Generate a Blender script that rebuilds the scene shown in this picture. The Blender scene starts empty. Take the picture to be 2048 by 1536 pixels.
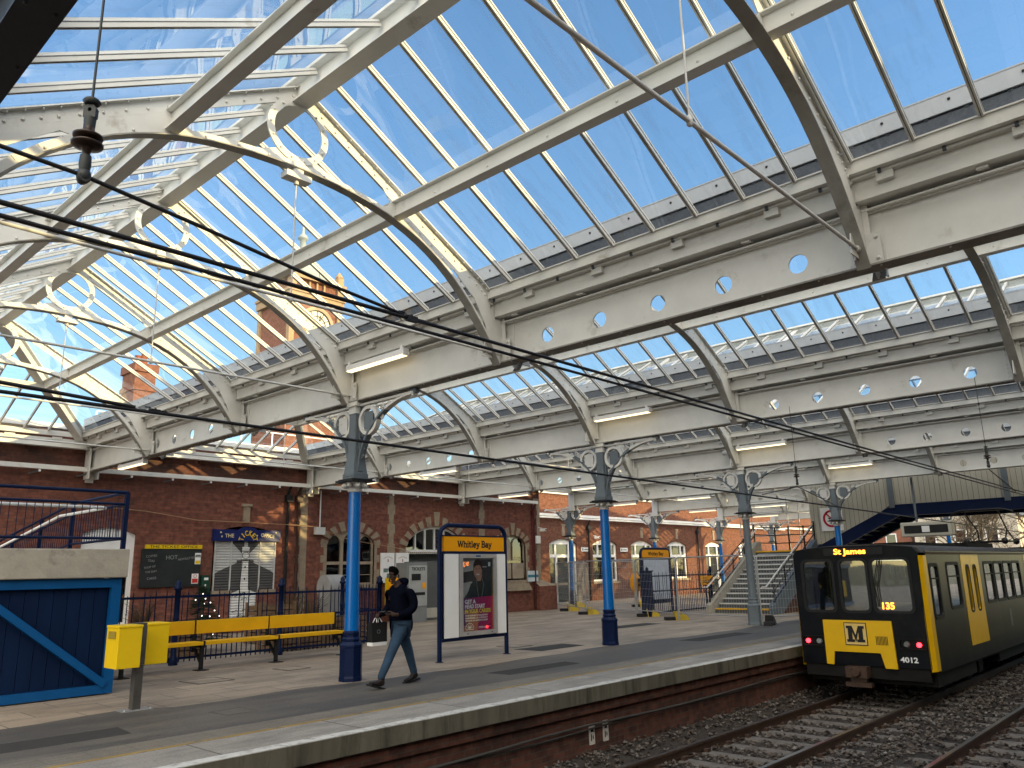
import bpy, math, random
from mathutils import Vector, Matrix
from mathutils.geometry import tessellate_polygon
rnd = random.Random(7)
C = bpy.context.scene.collection
R_ = math.radians
sin, cos, pi = math.sin, math.cos, math.pi

# ---------------------------------------------------------------- camera
scene = bpy.context.scene
YAW, PITCH, ROLL, FPX = 0.8271694, 0.2337306, -0.0216630, 1576.6
Fv = Vector((sin(YAW)*cos(PITCH), cos(YAW)*cos(PITCH), sin(PITCH)))
Rt = Vector((cos(YAW), -sin(YAW), 0)); Up = Rt.cross(Fv)
R2 = Rt*cos(ROLL) + Up*sin(ROLL); U2 = Up*cos(ROLL) - Rt*sin(ROLL)
cam_d = bpy.data.cameras.new('camera'); cam = bpy.data.objects.new('camera', cam_d); C.objects.link(cam)
cam.matrix_world = Matrix(((R2.x, U2.x, -Fv.x, 0), (R2.y, U2.y, -Fv.y, 0), (R2.z, U2.z, -Fv.z, 1.62), (0, 0, 0, 1)))
cam_d.sensor_fit = 'HORIZONTAL'; cam_d.sensor_width = 36; cam_d.lens = FPX/2048*36
cam_d.clip_start = 0.05; cam_d.clip_end = 3000
scene.camera = cam

# ---------------------------------------------------------------- sky and sun
SKYLO, SKYSAT, GLOW = 1.02, 1.14, 13.5
SUN = Vector((0.45, -0.86, 0.21)).normalized()
el = math.asin(SUN.z); az = math.atan2(SUN.x, SUN.y)
w = bpy.data.worlds.new('World'); scene.world = w; w.use_nodes = True
nt = w.node_tree; nt.nodes.clear()
sky = nt.nodes.new('ShaderNodeTexSky'); sky.sky_type = 'NISHITA'; sky.sun_disc = False
sky.sun_elevation = el; sky.sun_rotation = az; sky.air_density = 1.0; sky.dust_density = 0.0; sky.ozone_density = 1.6
bg = nt.nodes.new('ShaderNodeBackground'); bg.inputs['Strength'].default_value = 0.15
out = nt.nodes.new('ShaderNodeOutputWorld')
# clear deep blue sky, plus a pale warm glow added as fill, off the sun's side
N0, L0_ = nt.nodes.new, nt.links.new
hs = N0('ShaderNodeHueSaturation'); hs.inputs['Saturation'].default_value = SKYSAT
tc = N0('ShaderNodeTexCoord'); dt = N0('ShaderNodeVectorMath'); dt.operation = 'DOT_PRODUCT'; dt.inputs[1].default_value = Vector((-0.62, -0.62, 0.5)).normalized()
mr = N0('ShaderNodeMapRange'); mr.interpolation_type = 'SMOOTHSTEP'; mr.inputs[1].default_value = 0.30; mr.inputs[2].default_value = 1.0
sx = N0('ShaderNodeSeparateXYZ'); mh = N0('ShaderNodeMapRange'); mh.inputs[1].default_value = 0.0; mh.inputs[2].default_value = 0.6; mh.inputs[3].default_value = SKYLO*0.74; mh.inputs[4].default_value = SKYLO
vm = N0('ShaderNodeVectorMath'); vm.operation = 'SCALE'
mx0 = N0('ShaderNodeMix'); mx0.data_type = 'RGBA'; mx0.clamp_factor = True; mx0.inputs[7].default_value = (*[c*GLOW for c in (1.0, 0.915, 0.79)], 1)
L0_(tc.outputs['Generated'], dt.inputs[0]); L0_(dt.outputs['Value'], mr.inputs[0]); L0_(tc.outputs['Generated'], sx.inputs[0]); L0_(sx.outputs[2], mh.inputs[0])
L0_(sky.outputs[0], hs.inputs['Color']); L0_(hs.outputs[0], vm.inputs[0]); L0_(mh.outputs[0], vm.inputs['Scale'])
L0_(mr.outputs[0], mx0.inputs[0]); L0_(vm.outputs[0], mx0.inputs[6]); L0_(mx0.outputs[2], bg.inputs[0]); L0_(bg.outputs[0], out.inputs[0])
sd = bpy.data.lights.new('sun', 'SUN'); sd.energy = 3.0; sd.angle = R_(0.5); sd.color = (1.0, 0.75, 0.33)
so = bpy.data.objects.new('sun', sd); C.objects.link(so)
so.rotation_euler = SUN.to_track_quat('Z', 'Y').to_euler(); so.location = SUN*60
scene.view_settings.view_transform = 'Standard'; scene.view_settings.look = 'None'
scene.view_settings.exposure = 1.33; scene.view_settings.gamma = 1
scene.render.engine = 'CYCLES'
cy = scene.cycles
cy.max_bounces = 7; cy.diffuse_bounces = 4; cy.glossy_bounces = 4; cy.transmission_bounces = 4; cy.transparent_max_bounces = 32
cy.use_denoising = True; cy.caustics_reflective = False; cy.caustics_refractive = False
try: cy.sample_clamp_indirect = 6
except Exception: pass

# ---------------------------------------------------------------- materials
def newmat(name):
    m = bpy.data.materials.new(name); m.use_nodes = True
    return m, m.node_tree, m.node_tree.nodes['Principled BSDF']
def mat(name, col, rough=0.6, metal=0.0, var=0.12, scale=3.0, bump=0.0, bscale=40.0, dirt=None, dscale=1.2, dthr=0.55, spec=0.3, streak=False):
    m, t, b = newmat(name); N = t.nodes.new; L = t.links.new
    b.inputs['Roughness'].default_value = rough; b.inputs['Metallic'].default_value = metal
    b.inputs['Specular IOR Level'].default_value = spec
    g = N('ShaderNodeNewGeometry')
    src = g.outputs['Position']
    if streak:
        mp = N('ShaderNodeMapping'); mp.inputs['Scale'].default_value = (1, 1, 0.12); L(src, mp.inputs['Vector']); src = mp.outputs[0]
    n = N('ShaderNodeTexNoise'); n.inputs['Scale'].default_value = scale; n.inputs['Detail'].default_value = 6; n.inputs['Roughness'].default_value = 0.65
    L(src, n.inputs['Vector'])
    r = N('ShaderNodeMapRange'); r.inputs[3].default_value = 1-var; r.inputs[4].default_value = 1+var; r.inputs[1].default_value = 0.3; r.inputs[2].default_value = 0.7
    L(n.outputs[0], r.inputs[0])
    mx = N('ShaderNodeMix'); mx.data_type = 'RGBA'; mx.blend_type = 'MULTIPLY'; mx.inputs[0].default_value = 1
    mx.inputs[6].default_value = (*col, 1); L(r.outputs[0], mx.inputs[7])
    last = mx.outputs[2]
    if dirt:
        n2 = N('ShaderNodeTexNoise'); n2.inputs['Scale'].default_value = dscale; n2.inputs['Detail'].default_value = 8; n2.inputs['Roughness'].default_value = 0.7
        L(src, n2.inputs['Vector'])
        r2 = N('ShaderNodeMapRange'); r2.inputs[1].default_value = dthr; r2.inputs[2].default_value = dthr+0.18; L(n2.outputs[0], r2.inputs[0])
        m2 = N('ShaderNodeMix'); m2.data_type = 'RGBA'; L(r2.outputs[0], m2.inputs[0]); L(last, m2.inputs[6]); m2.inputs[7].default_value = (*dirt, 1)
        last = m2.outputs[2]
    L(last, b.inputs['Base Color'])
    if bump > 0:
        n3 = N('ShaderNodeTexNoise'); n3.inputs['Scale'].default_value = bscale; n3.inputs['Detail'].default_value = 5; L(g.outputs['Position'], n3.inputs['Vector'])
        bp = N('ShaderNodeBump'); bp.inputs['Strength'].default_value = bump; bp.inputs['Distance'].default_value = 0.02; L(n3.outputs[0], bp.inputs['Height']); L(bp.outputs[0], b.inputs['Normal'])
    return m
def emit(name, col, s):
    m, t, b = newmat(name); b.inputs['Base Color'].default_value = (*col, 1); b.inputs['Emission Color'].default_value = (*col, 1); b.inputs['Emission Strength'].default_value = s
    return m
def brick(name, c1, c2, mortar, soot=(0.05, 0.035, 0.03), sthr=0.56, w=0.235, h=0.078, zsoot=None):
    m, t, b = newmat(name); N = t.nodes.new; L = t.links.new
    b.inputs['Roughness'].default_value = 0.85; b.inputs['Specular IOR Level'].default_value = 0.25
    g = N('ShaderNodeNewGeometry'); s = N('ShaderNodeSeparateXYZ'); L(g.outputs['Position'], s.inputs[0])
    a = N('ShaderNodeMath'); L(s.outputs[0], a.inputs[0]); L(s.outputs[1], a.inputs[1])
    c = N('ShaderNodeCombineXYZ'); L(a.outputs[0], c.inputs[0]); L(s.outputs[2], c.inputs[1])
    br = N('ShaderNodeTexBrick'); br.inputs['Scale'].default_value = 1; br.inputs['Brick Width'].default_value = w; br.inputs['Row Height'].default_value = h
    br.inputs['Mortar Size'].default_value = 0.006; br.inputs['Mortar Smooth'].default_value = 0.3; br.inputs['Bias'].default_value = -0.1
    br.inputs['Color1'].default_value = (*c1, 1); br.inputs['Color2'].default_value = (*c2, 1); br.inputs['Mortar'].default_value = (*mortar, 1)
    L(c.outputs[0], br.inputs['Vector'])
    n = N('ShaderNodeTexNoise'); n.inputs['Scale'].default_value = 0.9; n.inputs['Detail'].default_value = 9; n.inputs['Roughness'].default_value = 0.72; L(g.outputs['Position'], n.inputs['Vector'])
    r = N('ShaderNodeMapRange'); r.inputs[1].default_value = sthr; r.inputs[2].default_value = sthr+0.2; L(n.outputs[0], r.inputs[0])
    fac = r.outputs[0]
    if zsoot:   # soot collected on the brickwork above a given height
        zr = N('ShaderNodeMapRange'); zr.inputs[1].default_value = zsoot[0]; zr.inputs[2].default_value = zsoot[1]; zr.inputs[4].default_value = 0.75; L(s.outputs[2], zr.inputs[0])
        nn = N('ShaderNodeMath'); nn.operation = 'MULTIPLY'; L(zr.outputs[0], nn.inputs[0])
        q = N('ShaderNodeMapRange'); q.inputs[1].default_value = 0.35; q.inputs[2].default_value = 0.6; L(n.outputs[0], q.inputs[0]); L(q.outputs[0], nn.inputs[1])
        mm = N('ShaderNodeMath'); mm.operation = 'MAXIMUM'; L(fac, mm.inputs[0]); L(nn.outputs[0], mm.inputs[1]); fac = mm.outputs[0]
    n4 = N('ShaderNodeTexNoise'); n4.inputs['Scale'].default_value = 7; n4.inputs['Detail'].default_value = 4; L(g.outputs['Position'], n4.inputs['Vector'])
    r4 = N('ShaderNodeMapRange'); r4.inputs[1].default_value = 0.3; r4.inputs[2].default_value = 0.7; r4.inputs[3].default_value = 0.72; r4.inputs[4].default_value = 1.25; L(n4.outputs[0], r4.inputs[0])
    mv = N('ShaderNodeMix'); mv.data_type = 'RGBA'; mv.blend_type = 'MULTIPLY'; mv.inputs[0].default_value = 1; L(br.outputs['Color'], mv.inputs[6]); L(r4.outputs[0], mv.inputs[7])
    mx = N('ShaderNodeMix'); mx.data_type = 'RGBA'; L(fac, mx.inputs[0]); L(mv.outputs[2], mx.inputs[6]); mx.inputs[7].default_value = (*soot, 1)
    L(mx.outputs[2], b.inputs['Base Color'])
    bp = N('ShaderNodeBump'); bp.inputs['Strength'].default_value = 0.5; bp.inputs['Distance'].default_value = 0.01; bp.invert = True
    L(br.outputs['Fac'], bp.inputs['Height']); L(bp.outputs[0], b.inputs['Normal'])
    return m
def glassmat(name, tint=(0.93, 0.96, 0.98), ior=1.5, rough=0.02, wob=0.0, base=0.0, dust=0.03, streaks=False):
    m, t, b = newmat(name); N = t.nodes.new; L = t.links.new
    o = t.nodes['Material Output']
    tr = N('ShaderNodeBsdfTransparent'); tr.inputs[0].default_value = (*tint, 1)
    gl = N('ShaderNodeBsdfGlossy'); gl.inputs['Roughness'].default_value = rough; gl.inputs['Color'].default_value = (0.95, 0.97, 1, 1)
    df = N('ShaderNodeBsdfDiffuse'); df.inputs[0].default_value = (0.55, 0.57, 0.58, 1)
    gg = N('ShaderNodeNewGeometry'); dp = N('ShaderNodeVectorMath'); dp.operation = 'DOT_PRODUCT'; L(gg.outputs['Incoming'], dp.inputs[0]); L(gg.outputs['Normal'], dp.inputs[1])
    ab = N('ShaderNodeMath'); ab.operation = 'ABSOLUTE'; L(dp.outputs['Value'], ab.inputs[0]); om = N('ShaderNodeMath'); om.operation = 'SUBTRACT'; om.inputs[0].default_value = 1.0; L(ab.outputs[0], om.inputs[1])
    pw_ = N('ShaderNodeMath'); pw_.operation = 'POWER'; pw_.inputs[1].default_value = 4.3; L(om.outputs[0], pw_.inputs[0])
    f0 = ((ior-1)/(ior+1))**2*1.8; fr = N('ShaderNodeMath'); fr.operation = 'MULTIPLY_ADD'; fr.inputs[1].default_value = 1-f0; fr.inputs[2].default_value = f0; fr.use_clamp = True; L(pw_.outputs[0], fr.inputs[0])
    if base:
        ad = N('ShaderNodeMath'); ad.inputs[1].default_value = base; L(fr.outputs[0], ad.inputs[0]); ad.use_clamp = True; fo = ad.outputs[0]
    else: fo = fr.outputs[0]
    if wob:
        g = N('ShaderNodeNewGeometry'); n = N('ShaderNodeTexNoise'); n.inputs['Scale'].default_value = 1.3; n.inputs['Detail'].default_value = 1; L(g.outputs['Position'], n.inputs['Vector'])
        bp = N('ShaderNodeBump'); bp.inputs['Strength'].default_value = wob; bp.inputs['Distance'].default_value = 0.05; L(n.outputs[0], bp.inputs['Height']); L(bp.outputs[0], gl.inputs['Normal'])
    g2 = N('ShaderNodeNewGeometry'); n2 = N('ShaderNodeTexNoise'); n2.inputs['Scale'].default_value = 2.2; n2.inputs['Detail'].default_value = 8; n2.inputs['Roughness'].default_value = 0.75
    mp2 = N('ShaderNodeMapping'); mp2.inputs['Scale'].default_value = (0.35, 2.2, 0.35) if streaks else (1, 1, 1); L(g2.outputs['Position'], mp2.inputs['Vector']); L(mp2.outputs[0], n2.inputs['Vector'])
    r2 = N('ShaderNodeMapRange'); r2.inputs[1].default_value = 0.5; r2.inputs[2].default_value = 0.85; r2.inputs[4].default_value = dust*4; L(n2.outputs[0], r2.inputs[0])
    m1 = N('ShaderNodeMixShader'); L(fo, m1.inputs[0]); L(tr.outputs[0], m1.inputs[1]); L(gl.outputs[0], m1.inputs[2])
    m2 = N('ShaderNodeMixShader'); L(r2.outputs[0], m2.inputs[0]); L(m1.outputs[0], m2.inputs[1]); L(df.outputs[0], m2.inputs[2])
    L(m2.outputs[0], o.inputs[0]); t.nodes.remove(b)
    return m

W = mat('white_paint', (0.66, 0.655, 0.62), 0.42, var=0.09, scale=1.6, dirt=(0.36, 0.32, 0.26), dscale=2.2, dthr=0.60, bump=0.06, bscale=9)
FLG = mat('sooty_flange_paint', (0.26, 0.25, 0.225), 0.6, var=0.2, scale=2, dirt=(0.09, 0.08, 0.07), dthr=0.5)  # shade under the girders put into the bottom flange colour
WD = mat('white_paint_dull', (0.60, 0.60, 0.58), 0.5, var=0.08, dirt=(0.4, 0.38, 0.34), dthr=0.6)
WHT = mat('white_plastic', (0.8, 0.8, 0.79), 0.35, var=0.03)
GRY = mat('grey_paint', (0.13, 0.155, 0.175), 0.42, var=0.1, dirt=(0.30, 0.29, 0.26), dscale=5, dthr=0.68)
STEEL = mat('galvanised_steel', (0.42, 0.43, 0.44), 0.42, metal=0.6, var=0.12, scale=12)
BLU = mat('bright_blue_paint', (0.0, 0.115, 0.40), 0.25, var=0.07, scale=2, dirt=(0.01, 0.09, 0.27), dscale=9, dthr=0.66, spec=0.55)
BL2 = mat('mid_blue_paint', (0.002, 0.07, 0.22), 0.35, var=0.08)
NAVY = mat('navy_paint', (0.003, 0.010, 0.044), 0.4, var=0.15, spec=0.16, dirt=(0.012, 0.022, 0.055), dscale=6, dthr=0.64)
NAVR = mat('navy_rail_paint', (0.003, 0.010, 0.042), 0.45, spec=0.15, var=0.15)
PANEL = mat('dark_blue_boards', (0.003, 0.012, 0.042), 0.6, spec=0.1, var=0.2, streak=True, scale=5)
YEL = mat('yellow_paint', (0.72, 0.40, 0.008), 0.42, var=0.08, dirt=(0.45, 0.26, 0.02), dscale=5, dthr=0.66)
YBIN = mat('yellow_bin_paint', (0.74, 0.50, 0.01), 0.35, var=0.05, dirt=(0.5, 0.33, 0.02), dscale=6, dthr=0.7)
YSIGN = mat('amber_sign_face', (0.80, 0.34, 0.006), 0.35, var=0.03)
BLK = mat('black_rubber', (0.012, 0.012, 0.013), 0.6, var=0.2)
CABLE = mat('black_cable', (0.014, 0.014, 0.016), 0.45, var=0.1)
BRK = brick('red_brick', (0.215, 0.078, 0.052), (0.135, 0.048, 0.035), (0.10, 0.07, 0.055), zsoot=(3.9, 4.8), sthr=0.6)
BRK2 = brick('orange_red_brick', (0.175, 0.070, 0.042), (0.115, 0.044, 0.029), (0.10, 0.07, 0.05), sthr=0.66, soot=(0.09, 0.05, 0.035))
BRKT = brick('tower_brick', (0.25, 0.10, 0.06), (0.19, 0.075, 0.045), (0.18, 0.12, 0.09), sthr=0.7, soot=(0.12, 0.06, 0.04))
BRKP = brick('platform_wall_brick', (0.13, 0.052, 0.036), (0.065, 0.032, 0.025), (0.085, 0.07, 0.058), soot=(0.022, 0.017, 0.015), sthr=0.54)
STONE = mat('sandstone', (0.27, 0.215, 0.155), 0.85, var=0.2, scale=5, dirt=(0.10, 0.075, 0.06), dscale=3, dthr=0.56, bump=0.4, bscale=18)
CONC = mat('weathered_concrete', (0.34, 0.32, 0.27), 0.9, var=0.15, scale=4, dirt=(0.15, 0.14, 0.125), dscale=2.6, dthr=0.56, bump=0.35, bscale=25)
SLATE = mat('slate_roof', (0.07, 0.075, 0.085), 0.6, var=0.2, scale=6)
LEAD = mat('lead_dome', (0.30, 0.34, 0.33), 0.6, var=0.15, scale=3)
RAIL = mat('rusty_rail', (0.075, 0.045, 0.032), 0.6, var=0.25, scale=14, metal=0.3)
RTOP = mat('rail_head_steel', (0.40, 0.38, 0.36), 0.3, metal=0.9, var=0.1)
SLEEP = mat('concrete_sleeper', (0.16, 0.145, 0.13), 0.9, var=0.2, scale=8, dirt=(0.07, 0.055, 0.045), dscale=4, dthr=0.5)
GRATE = mat('dark_grating', (0.06, 0.07, 0.085), 0.6, var=0.3, scale=30)
TOE = mat('grey_toe_board', (0.42, 0.44, 0.46), 0.5, var=0.06)
GLASS = glassmat('roof_glass', wob=0.12, ior=1.55, dust=0.075, streaks=True)
WGLASS = glassmat('window_glass', tint=(0.22, 0.25, 0.26), base=0.03, wob=0.05)
TGLASS = glassmat('train_window_glass', tint=(0.55, 0.60, 0.58), base=0.07, wob=0.03, ior=1.55, dust=0.02)
CREAM = mat('cream_cladding', (0.43, 0.41, 0.34), 0.6, var=0.08, streak=True, scale=3, dirt=(0.24, 0.225, 0.18), dscale=1.5, dthr=0.56)
DARK = mat('dark_interior', (0.02, 0.018, 0.016), 0.9)
WOODP = mat('pallet_timber', (0.16, 0.10, 0.055), 0.85, var=0.3, scale=9)

# ---------------------------------------------------------------- mesh helpers
def V(*a): return Vector(a)
class MB:
    def __init__(s): s.v = []; s.f = []; s.m = []; s.sm = []
    def add(s, vs, fs, mi=0, smooth=False):
        o = len(s.v); s.v += [tuple(v) for v in vs]
        for f in fs: s.f.append([o+i for i in f]); s.m.append(mi); s.sm.append(smooth)
        return s
    def box(s, x0, y0, z0, x1, y1, z1, mi=0):
        x0, x1 = min(x0, x1), max(x0, x1); y0, y1 = min(y0, y1), max(y0, y1); z0, z1 = min(z0, z1), max(z0, z1)
        vs = [(x, y, z) for z in (z0, z1) for y in (y0, y1) for x in (x0, x1)]
        return s.add(vs, [(0, 2, 3, 1), (4, 5, 7, 6), (0, 1, 5, 4), (2, 6, 7, 3), (0, 4, 6, 2), (1, 3, 7, 5)], mi)
    def bar(s, a, b, w, h, mi=0, up=(0, 0, 1), off=0.0):
        """bar from a to b: w across, h along 'up', off shifts along up"""
        a, b = Vector(a), Vector(b); d = (b-a).normalized(); u = Vector(up); x = d.cross(u)
        if x.length < 1e-4: x = d.cross(Vector((1, 0, 0)))
        x.normalize(); u = x.cross(d).normalized(); vs = []
        for p in (a, b):
            for q, r in ((-1, -1), (1, -1), (1, 1), (-1, 1)): vs.append(p + x*q*w/2 + u*(r*h/2+off))
        return s.add(vs, [(0, 1, 2, 3), (7, 6, 5, 4), (0, 4, 5, 1), (1, 5, 6, 2), (2, 6, 7, 3), (3, 7, 4, 0)], mi)
    def tube(s, pts, r, n=8, mi=0, caps=True, closed=False):
        pts = [Vector(p) for p in pts]; k = len(pts); rs = r if isinstance(r, (list, tuple)) else [r]*k
        prev = None; vs = []
        for i, p in enumerate(pts):
            if closed: d = pts[(i+1) % k]-pts[i-1]
            else: d = pts[min(i+1, k-1)]-pts[max(i-1, 0)]
            d.normalize()
            if prev is None:
                x = d.cross(Vector((0, 0, 1)))
                if x.length < 0.05: x = d.cross(Vector((1, 0, 0)))
            else: x = prev - d*prev.dot(d)
            x.normalize(); prev = x; y = d.cross(x)
            for j in range(n):
                a = 2*pi*j/n; vs.append(p + (x*cos(a)+y*sin(a))*rs[i])
        fs = []
        for i in range(k if closed else k-1):
            for j in range(n): fs.append((i*n+j, i*n+(j+1) % n, ((i+1) % k)*n+(j+1) % n, ((i+1) % k)*n+j))
        s.add(vs, fs, mi, True)
        if caps and not closed: s.add(vs[:n], [tuple(range(n))[::-1]], mi); s.add(vs[-n:], [tuple(range(n))], mi)
        return s
    def lathe(s, prof, n=16, c=(0, 0, 0), mi=0, axis='z', smooth=True, sq=False):
        vs = []
        for r, z in prof:
            for j in range(n):
                a = 2*pi*(j+0.5)/n; p = (r*cos(a), r*sin(a), z)
                if axis == 'x': p = (z, r*cos(a), r*sin(a))
                if axis == 'y': p = (r*cos(a), z, r*sin(a))
                vs.append((p[0]+c[0], p[1]+c[1], p[2]+c[2]))
        k = len(prof); fs = [(i*n+j, i*n+(j+1) % n, (i+1)*n+(j+1) % n, (i+1)*n+j) for i in range(k-1) for j in range(n)]
        if axis == 'y': fs = [f[::-1] for f in fs]
        s.add(vs, fs, mi, smooth)
        s.add(vs[:n], [tuple(range(n))[::-1]], mi); s.add(vs[-n:], [tuple(range(n))], mi)
        return s
    def plate(s, outer, holes, O, U, Vv, t, mi=0):
        """flat plate: 2D outline + holes in plane (O,U,V), thickness t along U x V, centred"""
        O, U, Vv = Vector(O), Vector(U).normalized(), Vector(Vv).normalized(); Nn = U.cross(Vv)
        loops = [outer]+list(holes); flat = [p for l in loops for p in l]
        tri = tessellate_polygon([[Vector((p[0], p[1], 0)) for p in l] for l in loops]); n = len(flat)
        vs = [O+U*p[0]+Vv*p[1]+Nn*t/2 for p in flat]+[O+U*p[0]+Vv*p[1]-Nn*t/2 for p in flat]
        fs = []
        for a, b, c in tri:
            A, B, Cc = flat[a], flat[b], flat[c]
            ar = (B[0]-A[0])*(Cc[1]-A[1])-(B[1]-A[1])*(Cc[0]-A[0])
            if abs(ar) < 1e-12: continue
            if ar < 0: a, c = c, a
            fs += [(a, b, c), (n+c, n+b, n+a)]
        o = 0
        for li, l in enumerate(loops):
            k = len(l); ar = sum(l[i][0]*l[(i+1) % k][1]-l[(i+1) % k][0]*l[i][1] for i in range(k))
            for i in range(k):
                a, b = o+i, o+(i+1) % k; f = (a, n+a, n+b, b)
                fs.append(f if (ar > 0) == (li == 0) else f[::-1])
            o += k
        return s.add(vs, fs, mi)
    def blob(s, c, r, mi=0, n=6, k=4, sc=(1, 1, 1), jit=0.0):
        vs = []; fs = []
        for i in range(k+1):
            t = pi*i/k
            for j in range(n):
                a = 2*pi*j/n; q = 1+rnd.uniform(-jit, jit)
                vs.append((c[0]+r*sc[0]*sin(t)*cos(a)*q, c[1]+r*sc[1]*sin(t)*sin(a)*q, c[2]+r*sc[2]*cos(t)*q))
        for i in range(k):
            for j in range(n): fs.append((i*n+j, (i+1)*n+j, (i+1)*n+(j+1) % n, i*n+(j+1) % n))
        return s.add(vs, fs, mi, True)
    def mesh(s, name, mats):
        me = bpy.data.meshes.new(name); me.from_pydata(s.v, [], s.f)
        for m in (mats if isinstance(mats, (list, tuple)) else [mats]): me.materials.append(m)
        me.polygons.foreach_set('material_index', s.m); me.polygons.foreach_set('use_smooth', s.sm); me.update()
        return me
    def build(s, name, mats, parent=None, loc=None, bevel=0.0):
        return link(name, s.mesh(name, mats), parent, loc, bevel)
def link(name, me, parent=None, loc=None, bevel=0.0):
    o = bpy.data.objects.new(name, me); C.objects.link(o); o.parent = parent
    if loc: o.location = loc
    if bevel:
        b = o.modifiers.new('bevel', 'BEVEL'); b.width = bevel; b.segments = 2; b.limit_method = 'ANGLE'; b.angle_limit = R_(40)
    return o
def tag(o, label=None, cat=None, group=None, kind=None):
    if label: o['label'] = label
    if cat: o['category'] = cat
    if group: o['group'] = group
    if kind: o['kind'] = kind
    return o
def thing(name, label, cat, loc=(0, 0, 0), rz=0.0, group=None):
    o = bpy.data.objects.new(name, None); C.objects.link(o); o.location = loc; o.rotation_euler = (0, 0, rz); o.empty_display_size = 0.2
    return tag(o, label, cat, group)
def dup(o, loc=None, label=None, rz=None, parent=None, skip=()):
    c = o.copy(); C.objects.link(c); c.parent = parent
    if loc is not None: c.location = loc
    if rz is not None: c.rotation_euler = (0, 0, rz)
    if label: c['label'] = label
    for ch in o.children:
        if ch.name.split('.')[0] not in skip: dup(ch, parent=c)
    return c
def circ(cx, cy_, r, n=24, a0=0, a1=2*pi): return [(cx+r*cos(a0+(a1-a0)*i/n), cy_+r*sin(a0+(a1-a0)*i/n)) for i in range(n)]
def rrect(x0, y0, x1, y1, r, n=4):
    p = []
    for cx, cy2, a in ((x1-r, y1-r, 0), (x0+r, y1-r, pi/2), (x0+r, y0+r, pi), (x1-r, y0+r, 1.5*pi)):
        for i in range(n+1): p.append((cx+r*cos(a+i*pi/2/n), cy2+r*sin(a+i*pi/2/n)))
    return p
def rect(x0, y0, x1, y1): return [(x0, y0), (x1, y0), (x1, y1), (x0, y1)]
def text(name, s, size, O, U, Vv, m, parent=None, bold=0.0, width=None, ex=0.002, align='CENTER'):
    cu = bpy.data.curves.new(name, 'FONT'); cu.body = s; cu.size = size; cu.extrude = ex; cu.offset = bold; cu.align_x = align; cu.align_y = 'CENTER'; cu.resolution_u = 3
    to = bpy.data.objects.new(name, cu); C.objects.link(to); dg = bpy.context.evaluated_depsgraph_get(); dg.update()
    me = bpy.data.meshes.new_from_object(to.evaluated_get(dg)); bpy.data.objects.remove(to)
    me.materials.clear(); me.materials.append(m)
    U, Vv = Vector(U).normalized(), Vector(Vv).normalized(); Nn = U.cross(Vv)
    xs = [v.co.x for v in me.vertices]; k = 1.0
    if width and xs: k = width/(max(xs)-min(xs))
    for v in me.vertices: v.co = Vector(O)+U*v.co.x*k+Vv*v.co.y+Nn*v.co.z
    return link(name, me, parent)

# ================================================================ THE CANOPY
XS = [0.95+6.95*k for k in range(8)]          # girder lines
TY = [2.36, 7.36, 10.95, 14.65, 18.9]         # trusses
APEX, ENDY, Y0R = 18.9, 22.75, -5.4
ZR, ZE, HW = 7.25, 5.52, 3.10                 # ridge, eave heights, half width to the eave
SL = (ZR-ZE)/HW
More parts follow.
